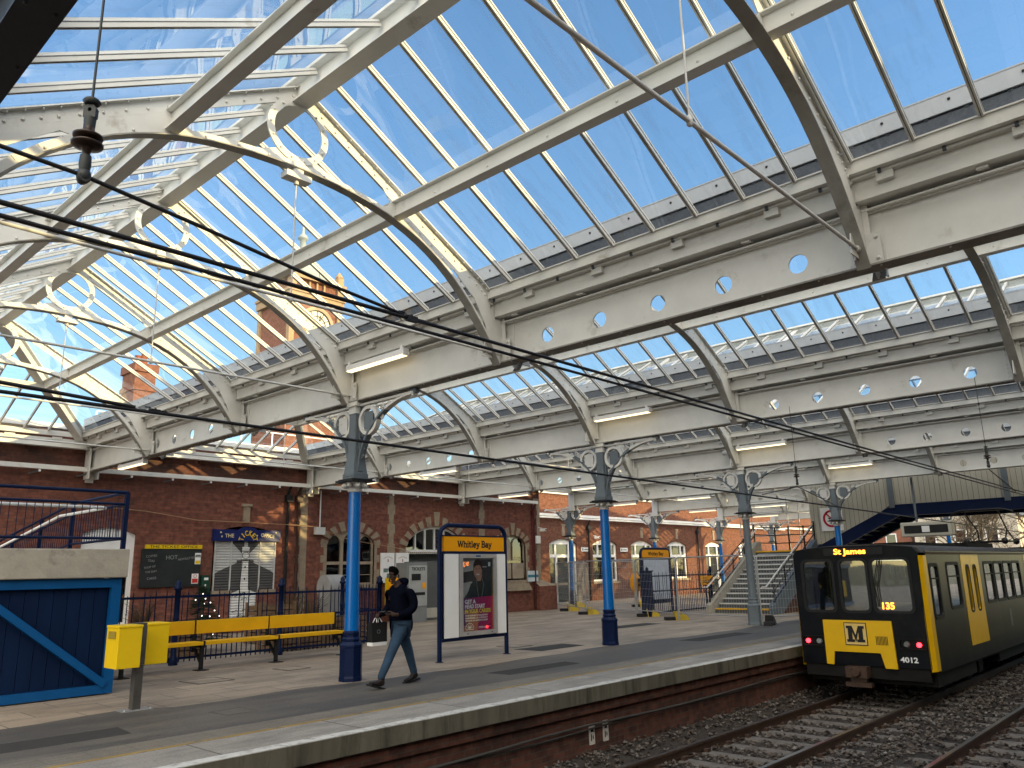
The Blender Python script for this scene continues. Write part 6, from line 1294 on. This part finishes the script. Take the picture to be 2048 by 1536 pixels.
for x, y, s, lb, k in ((6.3, 17.6, 0.5, 'spiky dark green pot plant just right of the blue boarding', 0), (7.35, 17.5, 0.42, 'twiggy plant in a terracotta planter on the wall side of the railings', 1), (11.7, 17.8, 0.55, 'thin leafless shrub by the railings right of the shutter', 1), (12.9, 20.6, 0.6, 'tall bare shrub beside the stone corner', 1)):
    t = thing('potted_plant', lb, 'plant', (x, y, 0), 0, 'plants behind the railings'); h0 = 0.55 if k == 0 or s < 0.5 else 0.4
    b = MB(); b.lathe([(0.2, 0), (0.22, 0.04), (0.28, h0), (0.31, h0+0.02), (0.31, h0+0.06), (0.27, h0+0.06)], 14); b.build('pot', TERR, t)
    b = MB()
    for i in range(90 if k else 60):
        a = rnd.random()*6.28; r = s*rnd.uniform(0.3, 1.0); h = s*rnd.uniform(0.5, 1.5) if k else s*rnd.uniform(0.3, 1.1)
        P = [V(0.1*cos(a), 0.1*sin(a), h0), V(r*0.5*cos(a), r*0.5*sin(a), h0+h*0.8), V(r*cos(a), r*sin(a), h0+h*(1.1 if k else 0.8))]
        b.tube(P, [0.008, 0.006, 0.002] if k else [0.012, 0.01, 0.001], 4, caps=False)
    b.build('stems', TWIG if k else LEAF, t)
    if k: b = MB(); leaves(b, (0, 0, h0+s*0.8), s*0.8, 130, 0.025); b.build('leaves', LEAF, t)
for x, y, wd, h, lb in ((7.9, 17.3, 1.1, 0.62, 'low timber planter box behind the railings, left of the fir tree'), (10.4, 16.6, 1.3, 0.6, 'low timber crate behind the right half of the bench'), (11.9, 16.8, 1.2, 0.75, 'wooden pallet crate behind the blue column'), (11.2, 18.9, 1.0, 1.0, 'timber planter against the wall below the arched window')):
    t = thing('timber_crate', lb, 'crate', (x, y, 0), 0, 'timber boxes behind the railings')
    b = MB()
    for i in range(int(h/0.13)):
        z = 0.03+0.13*i
        for yy in (-0.3, 0.3): b.box(-wd/2, yy-0.01, z, wd/2, yy+0.01, z+0.10)
        for xx in (-wd/2, wd/2): b.box(xx-0.01, -0.3, z, xx+0.01, 0.3, z+0.10)
    for xx in (-wd/2, 0, wd/2):
        for yy in (-0.3, 0.3): b.box(xx-0.03, yy-0.035, 0, xx+0.03, yy+0.035, h)
    b.box(-wd/2, -0.29, h-0.12, wd/2, 0.29, h-0.1, 1); b.build('slatted_box', [WOODP, DARK], t)
t = thing('wheelie_bin', 'grey bin with a curved lid below the arched window', 'bin', (14.9, 21.6, 0)); b = MB(); b.add([(-0.25, -0.3, 0.05), (0.25, -0.3, 0.05), (0.25, 0.3, 0.05), (-0.25, 0.3, 0.05), (-0.3, -0.36, 1.3), (0.3, -0.36, 1.3), (0.3, 0.36, 1.3), (-0.3, 0.36, 1.3)], [(0, 3, 2, 1), (4, 5, 6, 7), (0, 1, 5, 4), (1, 2, 6, 5), (2, 3, 7, 6), (3, 0, 4, 7)]); b.build('body', mat('bin_grey', (0.2, 0.2, 0.2), 0.5), t, bevel=0.02)
b = MB(); b.lathe([(0.37, -0.31), (0.37, 0.31)], 18, (0, 0, 1.28), axis='x'); b.build('lid', mat('bin_lid', (0.28, 0.28, 0.28), 0.45), t)
t = thing('flower_tub', 'small purple tub hanging on the railings', 'tub', (12.3, 17.0, 0.95)); b = MB(); b.lathe([(0.09, 0), (0.13, 0.02), (0.16, 0.35), (0.17, 0.35), (0.17, 0.38)], 12); b.build('tub', mat('purple', (0.15, 0.02, 0.14), 0.5), t)
# small clutter: cctv, loudspeakers
for x, y, z, lb in ((26.35, 22.85, 3.35, 'white security camera on the stone corner of the near building'), (35.5, 26.8, 3.35, 'white security camera on the pipe of the recessed wing')):
    t = thing('security_camera', lb, 'camera', (x, y, z), 0, 'security cameras'); b = MB(); b.box(-0.05, -0.4, -0.05, 0.07, -0.1, 0.06); b.bar((0, 0.0, 0.12), (0, -0.2, 0.07), 0.03, 0.03); b.build('housing', WHT, t); b = MB(); b.lathe([(0.035, -0.43), (0.035, -0.4)], 10, (0.01, 0, 0), axis='y'); b.build('lens', BLK, t)
t = thing('junction_box', 'white box below the camera at the right end of the near building', 'electrical box', (26.3, 22.9, 2.95)); b = MB(); b.box(-0.14, -0.08, -0.16, 0.14, 0.09, 0.16); b.build('box', WHT, t, bevel=0.01); b = MB(); b.tube([(0, 0.04, 0.16), (0, 0.04, 1.5)], 0.02, 6); b.tube([(-0.25, 0.04, -0.9), (-0.25, 0.04, 1.5)], 0.03, 6); b.build('conduit', mat('red_conduit', (0.12, 0.03, 0.03), 0.5), t)
t = thing('notice', 'blue and white notice on the brick pier beside the near building corner', 'notice', (25.95, 22.9, 1.42)); b = MB(); b.box(-0.33, -0.02, -0.22, 0.33, 0.02, 0.22); b.build('panel', mat('pale_notice', (0.5, 0.56, 0.6), 0.4), t); b = MB(); b.box(-0.33, -0.024, -0.05, 0.33, -0.0205, 0.06); b.build('blue_band', mat('teal_band', (0.02, 0.16, 0.25), 0.4), t)
for x, y, lb in ((7.98, 10.95, 'round white loudspeaker on the nearest column line girder'), (21.9, 10.95, 'round white loudspeaker above the all-grey column')):
    t = thing('loudspeaker', lb, 'speaker', (x-0.3, y+0.25, 4.95), 0, 'loudspeakers on the girders'); b = MB(); b.lathe([(0.15, -0.14), (0.13, -0.12), (0.08, 0), (0.07, 0.1)], 16, axis='y'); b.build('horn', WD, t); b = MB(); b.bar((0, 0.05, 0.02), (0.2, 0.05, 0.12), 0.03, 0.03); b.build('bracket', WD, t)
t = thing('scaffold_frame', 'light metal access frame standing behind the landing railings', 'frame', (34.5, 15.2, 0))
b = MB()
for x in (0, 1.2):
    for y in (0, 2.3): b.tube([(x, y, 0), (x, y, 4.6)], 0.025, 6)
for z in (1.0, 2.0, 3.0, 3.5, 4.0, 4.5): b.tube([(0, 0, z), (0, 2.3, z), (1.2, 2.3, z), (1.2, 0, z)], 0.02, 6, closed=True)
b.build('frame', STEEL, t)
# ---- the distance under the footbridge
def house(loc, w_, d, h, lb, rz=0.0, mt=None):
    t = thing('house', lb, 'house', loc, rz, 'houses beyond the tracks'); wl = mt or mat('pale_render', (0.42, 0.38, 0.31), 0.9, var=0.1)
    b = MB(); b.box(0, 0, -1.2, w_, d, h); b.add([(0, 0, h), (0, d, h), (0, d/2, h+2.6)], [(0, 2, 1)]); b.add([(w_, 0, h), (w_, d, h), (w_, d/2, h+2.6)], [(0, 1, 2)]); b.build('wall', wl, t)
    b = MB(); b.add([(-0.3, -0.4, h-0.25), (w_+0.3, -0.4, h-0.25), (w_+0.3, d/2, h+2.75), (-0.3, d/2, h+2.75), (w_+0.3, d+0.4, h-0.25), (-0.3, d+0.4, h-0.25)], [(0, 1, 2, 3), (3, 2, 4, 5)]); r = b.build('roof', SLATE, t)
    b = MB(); b.box(w_*0.2, d/2-0.4, h+2, w_*0.2+0.9, d/2+0.4, h+4); b.build('chimney', BRKT, r)
    for i in range(3):
        for z in (0.6, 3.4):
            b = MB(); y = d*(0.18+0.3*i); b.box(-0.04, y, z, 0.0, y+1.1, z+1.3); b.box(-0.06, y-0.05, z-0.1, -0.041, y+1.15, z); f = b.build('window', WHT, t); b = MB(); b.box(-0.05, y+0.1, z+0.1, -0.042, y+1.0, z+1.2); b.build('pane', WGLASS, f)
house((86, 16, 0), 8, 9, 6, 'pale rendered house far off, just right of the stairs of the footbridge'); house((90, 26.5, 0), 8, 8, 6.5, 'brick house far off beyond the recessed wing', mt=BRKT); house((95, 4, 0), 8, 9.5, 6, 'pale house with dark slate roof far off behind the bare trees')
BARK = mat('bare_bark', (0.10, 0.08, 0.055), 0.95, var=0.3, scale=3)
def baretree(x, y, h, lb, seed):
    r_ = random.Random(seed); t = thing('bare_tree', lb, 'tree', (x, y, -0.3), 0, 'bare winter trees beyond the footbridge')
    tk = MB(); tk.tube([(0, 0, -0.8), (0.1, 0.05, h*0.18), (0.05, 0.2, h*0.34)], [h*0.03, h*0.024, h*0.018], 8); tk.build('trunk', BARK, t)
    cr_ = MB()
    def grow(p, d, L, r, n):
        q = p+d*L; m = p.lerp(q, 0.5)+Vector((r_.gauss(0, 1), r_.gauss(0, 1), r_.gauss(0, 1)))*L*0.06
        cr_.tube([p, m, q], [r, r*0.85, r*0.65], 5 if n > 2 else 3, caps=False)
        if n == 0: return
        for i in range(r_.choice((3, 3, 4))):
            e = (d+Vector((r_.gauss(0, 1), r_.gauss(0, 1), r_.gauss(0, 0.8)))*0.55+Vector((0, 0, 0.1))).normalized(); grow(p.lerp(q, r_.uniform(0.5, 1)), e, L*r_.uniform(0.6, 0.85), r*0.6, n-1)
    for i in range(4): a = i*1.6+r_.random(); grow(Vector((0.05, 0.2, h*0.32)), Vector((cos(a)*0.6, sin(a)*0.6, 1)).normalized(), h*0.22, h*0.012, 5)
    cr_.build('crown', BARK, t)
for i, (x, y, h, lb) in enumerate(((60, 9.5, 8.5, 'bare tree nearest the right edge under the footbridge'), (64, 14.0, 7.5, 'bare tree beyond the bridge beside the far blue column'), (70, 17.0, 7, 'small bare tree beyond the bridge, farthest left'), (72, 11.5, 9.5, 'tall bare tree standing behind the pantograph'), (66, 6.5, 9, 'bare tree mostly cut off by the right edge'))): baretree(x, y, h, lb, i+3)
b = MB()
for i in range(9000):
    x = rnd.uniform(50, 78); y = 8.2+(x-50)*0.1+rnd.random()*8; h = rnd.uniform(0.2, 2.4)*(0.4+0.6*abs(sin(x*0.5+y)))
    d = Vector((rnd.gauss(0, 1), rnd.gauss(0, 1), rnd.gauss(0, 0.7)+0.4)).normalized()*rnd.uniform(0.12, 0.35); s = Vector((rnd.gauss(0, 1), rnd.gauss(0, 1), 0)).normalized()*0.05
    b.add([(x, y, h), (x+d.x+s.x, y+d.y+s.y, h+d.z), (x+2*d.x, y+2*d.y, h+2*d.z)], [(0, 1, 2)], i % 2)
tag(b.build('undergrowth', [TWIG, mat('dry_scrub', (0.16, 0.12, 0.06), 0.95, var=0.3)]), 'tangled brown scrub and undergrowth beyond the end of the platform', 'scrub', kind='stuff')

# ================================================================ THE MAN
SKIN = mat('dark_skin', (0.04, 0.02, 0.013), 0.55, var=0.06); JACK = mat('navy_jacket', (0.0022, 0.003, 0.008), 0.85, spec=0.04, var=0.25, scale=9, bump=0.5, bscale=14); JEAN = mat('blue_jeans', (0.022, 0.047, 0.085), 0.9, var=0.22, scale=7, bump=0.4, bscale=30); SHOE = mat('dark_boots', (0.018, 0.014, 0.013), 0.6, var=0.2); HAIR = mat('black_hair', (0.003, 0.0026, 0.0026), 0.9, spec=0.05, bump=1.0, bscale=120)
def skinmesh(name, verts, edges, radii, m, parent, root=0, sub=2, flat=None):
    me = bpy.data.meshes.new(name); me.from_pydata(verts, edges, []); me.update(); me.materials.append(m)
    o = bpy.data.objects.new(name, me); C.objects.link(o)
    sk = o.modifiers.new('skin', 'SKIN'); sk.use_smooth_shade = True; sk.branch_smoothing = 0.6
    for i, r in enumerate(radii):
        q = me.skin_vertices[0].data[i]; q.radius = r if isinstance(r, tuple) else (r, r); q.use_root = (i == root)
    ss = o.modifiers.new('sub', 'SUBSURF'); ss.levels = sub; ss.render_levels = sub
    dg = bpy.context.evaluated_depsgraph_get(); dg.update(); m2 = bpy.data.meshes.new_from_object(o.evaluated_get(dg)); bpy.data.objects.remove(o)
    for p in m2.polygons: p.use_smooth = True
    if not m2.materials: m2.materials.append(m)
    return link(name, m2, parent)
# local frame: the man walks towards -x; y is depth (camera at -y); metres
pr = thing('person', 'man in dark hooded jacket and blue jeans walking left, looking down at a phone', 'person', (7.98, 9.78, 0))
def chain(pts, base=0): return [(base+i, base+i+1) for i in range(len(pts)-1)]
# body core (legs inside trousers, torso, arms, neck) as one continuous skin surface
Vt = [(0.03, 0, 0.93), (0.02, 0, 1.08), (0.01, 0, 1.24), (0.0, 0, 1.38), (-0.03, 0, 1.47), (-0.06, 0, 1.53)]
E_ = chain(Vt); Ra = [0.12, 0.11, 0.11, 0.10, 0.06, 0.052]
def limb(a, pts, rad):
    n = len(Vt); Vt.extend(pts); E_.append((a, n)); E_.extend(chain(pts, n)); Ra.extend(rad)
FN, FF = -0.10, 0.10       # near and far side in y
limb(0, [(-0.02, FN, 0.86), (-0.22, FN, 0.49), (-0.42, FN, 0.17)], [0.09, 0.055, 0.04])            # near leg forward (left in photo)
limb(0, [(0.08, FF, 0.86), (0.27, FF, 0.48), (0.40, FF, 0.13)], [0.09, 0.055, 0.04])
limb(3, [(0.04, -0.19, 1.38), (0.09, -0.245, 1.13), (-0.16, -0.20, 1.03), (-0.23, -0.17, 1.04)], [0.04, 0.035, 0.03, 0.026])
limb(3, [(0.0, 0.19, 1.38), (0.02, 0.25, 1.13), (-0.24, 0.15, 1.04), (-0.31, 0.10, 1.05)], [0.04, 0.035, 0.03, 0.026])
body = skinmesh('body', Vt, E_, Ra, SKIN, pr)
def garment(nm, vs, es, rs, m, root=0): return skinmesh(nm, vs, es, rs, m, pr, root)
# jeans
vs = [(0.03, 0, 0.90), (-0.04, FN, 0.82), (-0.14, FN, 0.65), (-0.225, FN, 0.49), (-0.31, FN, 0.33), (-0.395, FN, 0.19), (-0.42, FN, 0.125), (0.10, FF, 0.82), (0.19, FF, 0.65), (0.27, FF, 0.48), (0.33, FF, 0.30), (0.38, FF, 0.17), (0.395, FF, 0.11)]
es = [(0, 1)]+chain(range(6), 1)+[(0, 7)]+chain(range(6), 7)
garment('jeans', vs, es, [0.15, 0.112, 0.094, 0.079, 0.07, 0.060, 0.058, 0.112, 0.094, 0.079, 0.068, 0.059, 0.056], JEAN)
# jacket: long hooded
vs = [(0.05, 0, 0.70), (0.04, 0, 0.92), (0.03, 0, 1.1), (0.02, 0, 1.25), (0.01, 0, 1.38), (-0.015, 0, 1.485), (0.075, -0.01, 1.50), (0.125, 0, 1.45)]
es = chain(range(6))+[(5, 6), (6, 7)]
rs = [(0.19, 0.20), (0.185, 0.195), (0.17, 0.185), (0.168, 0.19), (0.145, 0.155), (0.088, 0.098), (0.088, 0.11), (0.075, 0.10)]
n = len(vs); vs += [(0.05, -0.165, 1.385), (0.085, -0.235, 1.26), (0.09, -0.255, 1.12), (-0.02, -0.24, 1.06), (-0.14, -0.205, 1.03), (-0.185, -0.19, 1.03)]; es += [(4, n)]+chain(range(6), n); rs += [0.09, 0.076, 0.072, 0.062, 0.052, 0.05]
n = len(vs); vs += [(0.0, 0.165, 1.385), (0.01, 0.235, 1.26), (0.01, 0.25, 1.12), (-0.12, 0.2, 1.06), (-0.23, 0.15, 1.04), (-0.265, 0.13, 1.045)]; es += [(4, n)]+chain(range(6), n); rs += [0.09, 0.076, 0.072, 0.06, 0.05, 0.048]
garment('jacket', vs, es, rs, JACK)
# boots
def boot(ax, ay, az, pitch, nm='boot'):
    P = [(0.075, 0, 0.035), (0.02, 0, 0.045), (-0.06, 0, 0.04), (-0.14, 0, 0.032), (-0.185, 0, 0.028), (0.02, 0, 0.13), (0.02, 0, 0.17)]
    M_ = Matrix.Rotation(pitch, 3, 'Y'); Q = [tuple(M_ @ Vector(p)+Vector((ax, ay, az))) for p in P]
    o = skinmesh(nm, Q, [(0, 1), (1, 2), (2, 3), (3, 4), (1, 5), (5, 6)], [(0.036, 0.036), (0.045, 0.045), (0.046, 0.036), (0.045, 0.028), (0.034, 0.022), (0.047, 0.047), (0.05, 0.05)], SHOE, pr)
    b = MB(); vs = [Vector((x, y, z)) for z in (-0.012, 0.014) for x, y in ((0.105, -0.035), (0.105, 0.035), (-0.05, 0.045), (-0.17, 0.045), (-0.215, 0.02), (-0.215, -0.02), (-0.17, -0.045), (-0.05, -0.045))]
    vs = [M_ @ v+Vector((ax, ay, az)) for v in vs]; b.add(vs, [tuple(range(8))[::-1], tuple(range(8, 16))]+[(i, (i+1) % 8, 8+(i+1) % 8, 8+i) for i in range(8)]); b.build('sole', BLK, o)
boot(-0.445, FN, 0.03, -0.30*-1); boot(0.385, FF, 0.03, -0.12)
# head, bowed towards the phone
hd = [(0.0, 0, -0.02), (-0.01, 0, 0.05), (-0.012, 0, 0.11), (-0.005, 0, 0.165), (-0.045, 0, 0.01), (-0.06, 0, 0.075)]
Mh = Matrix.Rotation(-0.50, 3, 'Y'); ho = Vector((-0.07, 0, 1.535))
def hp_(p): return tuple(Mh @ Vector(p)+ho)
skinmesh('head', [hp_(p) for p in hd], [(0, 1), (1, 2), (2, 3), (0, 4), (1, 5)], [(0.055, 0.06), (0.075, 0.085), (0.076, 0.09), (0.062, 0.07), (0.045, 0.042), (0.05, 0.058)], SKIN, pr)
for p, r, sc in (((-0.112, 0, 0.055), 0.016, (1, 0.9, 1.3)), ((-0.104, 0, 0.075), 0.012, (1, 0.8, 1.6)), ((-0.088, 0, -0.008), 0.018, (0.9, 1.4, 0.8)), ((-0.093, 0, 0.018), 0.012, (0.7, 2.0, 0.5)), ((-0.094, 0, 0.03), 0.011, (0.7, 1.9, 0.45))): fc = MB(); fc.blob(hp_(p), r, 0, 8, 6, sc); fc.build('nose' if p[0] < -0.1 else 'mouth', SKIN, pr)
for s in (-1, 1): fc = MB(); fc.blob(hp_((0.012, s*0.083, 0.06)), 0.026, 0, 8, 6, (0.7, 0.3, 1.1)); fc.build('ear', SKIN, pr)
fc = MB()
for s in (-1, 1): fc.blob(hp_((-0.101, s*0.034, 0.081)), 0.007, 0, 6, 4); fc.bar(hp_((-0.104, s*0.02, 0.103)), hp_((-0.098, s*0.052, 0.104)), 0.008, 0.007)
fc.build('eyes', BLK, pr)
hv = [(0.02, 0, 0.055), (0.025, 0, 0.12), (0.005, 0, 0.175), (-0.05, 0, 0.165)]
skinmesh('hair', [hp_(p) for p in hv], [(0, 1), (1, 2), (2, 3)], [(0.062, 0.078), (0.080, 0.093), (0.078, 0.083), (0.052, 0.068)], HAIR, pr)
# hands: palm and five fingers each
def hand(wr, palm, fs, th, side):
    pv = [wr, palm]; skinmesh('hand', [wr, tuple((Vector(wr)+Vector(palm))/2), palm], [(0, 1), (1, 2)], [(0.022, 0.028), (0.018, 0.036), (0.014, 0.036)], SKIN, pr)
    for f in fs: skinmesh('finger', f, chain(f), [0.0095, 0.009, 0.0085, 0.007][:len(f)], SKIN, pr, sub=1)
    skinmesh('thumb', th, chain(th), [0.012, 0.011, 0.009][:len(th)], SKIN, pr, sub=1)
hand((-0.21, -0.185, 1.035), (-0.285, -0.15, 1.045), [[(-0.29, -0.145+0.02*i-0.02, 1.045), (-0.325+0.004*i, -0.12+0.014*i-0.02, 1.04), (-0.345+0.006*i, -0.09+0.012*i-0.02, 1.055), (-0.34+0.008*i, -0.075+0.01*i-0.02, 1.07)] for i in range(4)], [(-0.25, -0.16, 1.06), (-0.285, -0.135, 1.08), (-0.315, -0.11, 1.083)], -1)
hand((-0.285, 0.115, 1.05), (-0.355, 0.06, 1.045), [[(-0.355, 0.08-0.02*i, 1.045), (-0.40, 0.05-0.02*i, 1.035), (-0.42, 0.03-0.02*i, 1.015), (-0.41, 0.025-0.02*i, 0.99)] for i in range(4)], [(-0.32, 0.06, 1.055), (-0.335, 0.02, 1.07), (-0.34, -0.015, 1.078)], 1)
t = thing('phone', 'dark smartphone held in both hands by the walking man', 'phone', (7.98-0.335, 9.78-0.06, 1.075)); b = MB(); b.box(-0.075, -0.04, -0.006, 0.075, 0.04, 0.004); o = b.build('case', BLK, t); o.rotation_euler = (0, 0.15, 0.5); b = MB(); b.box(-0.07, -0.036, 0.0045, 0.07, 0.036, 0.006); o = b.build('screen', mat('phone_screen', (0.25, 0.3, 0.32), 0.15), t); o.rotation_euler = (0, 0.15, 0.5)
# black paper carrier bag hanging from the far hand
t = thing('carrier_bag', 'black paper carrier bag with white handles and a white lower edge, hanging from his hand', 'bag', (7.98-0.37, 9.78+0.05, 0))
b = MB(); vs = [(x*w_, y*d, z) for z, w_, d in ((0.65, 0.135, 0.06), (0.93, 0.145, 0.05)) for x, y in ((-1, -1), (1, -1), (1, 1), (-1, 1))]; b.add(vs, [(0, 3, 2, 1), (0, 1, 5, 4), (1, 2, 6, 5), (2, 3, 7, 6), (3, 0, 4, 7)]); b.build('bag', mat('black_paper', (0.012, 0.012, 0.012), 0.5, bump=0.4, bscale=8), t)
b = MB()
for y in (-0.045, 0.045): b.tube([(-0.05, y, 0.92), (-0.035, y*0.5, 0.98), (0.0, 0, 1.01), (0.03, y*0.5, 0.98), (0.05, y, 0.92)], 0.006, 5)
b.build('handle', WHT, t)
b = MB(); vs = [(x*w_+0.015*sin(z*90+x), y*d, z) for z, w_, d in ((0.60, 0.14, 0.065), (0.648, 0.145, 0.068)) for x, y in ((-1, -1), (0, -1.1), (1, -1), (1, 1), (0, 1), (-1, 1))]; b.add(vs, [(0, 5, 4, 3, 2, 1), (6, 7, 8, 9, 10, 11)]+[(i, (i+1) % 6, 6+(i+1) % 6, 6+i) for i in range(6)]); b.build('white_bag_edge', WHT, t)
b = MB(); b.plate(circ(0, 0, 0.03, 16), [circ(0, 0, 0.022, 16)], (-0.02, -0.059, 0.80), (1, 0, 0), (0, 0, 1), 0.003); b.build('printed_mark', GRY, t)
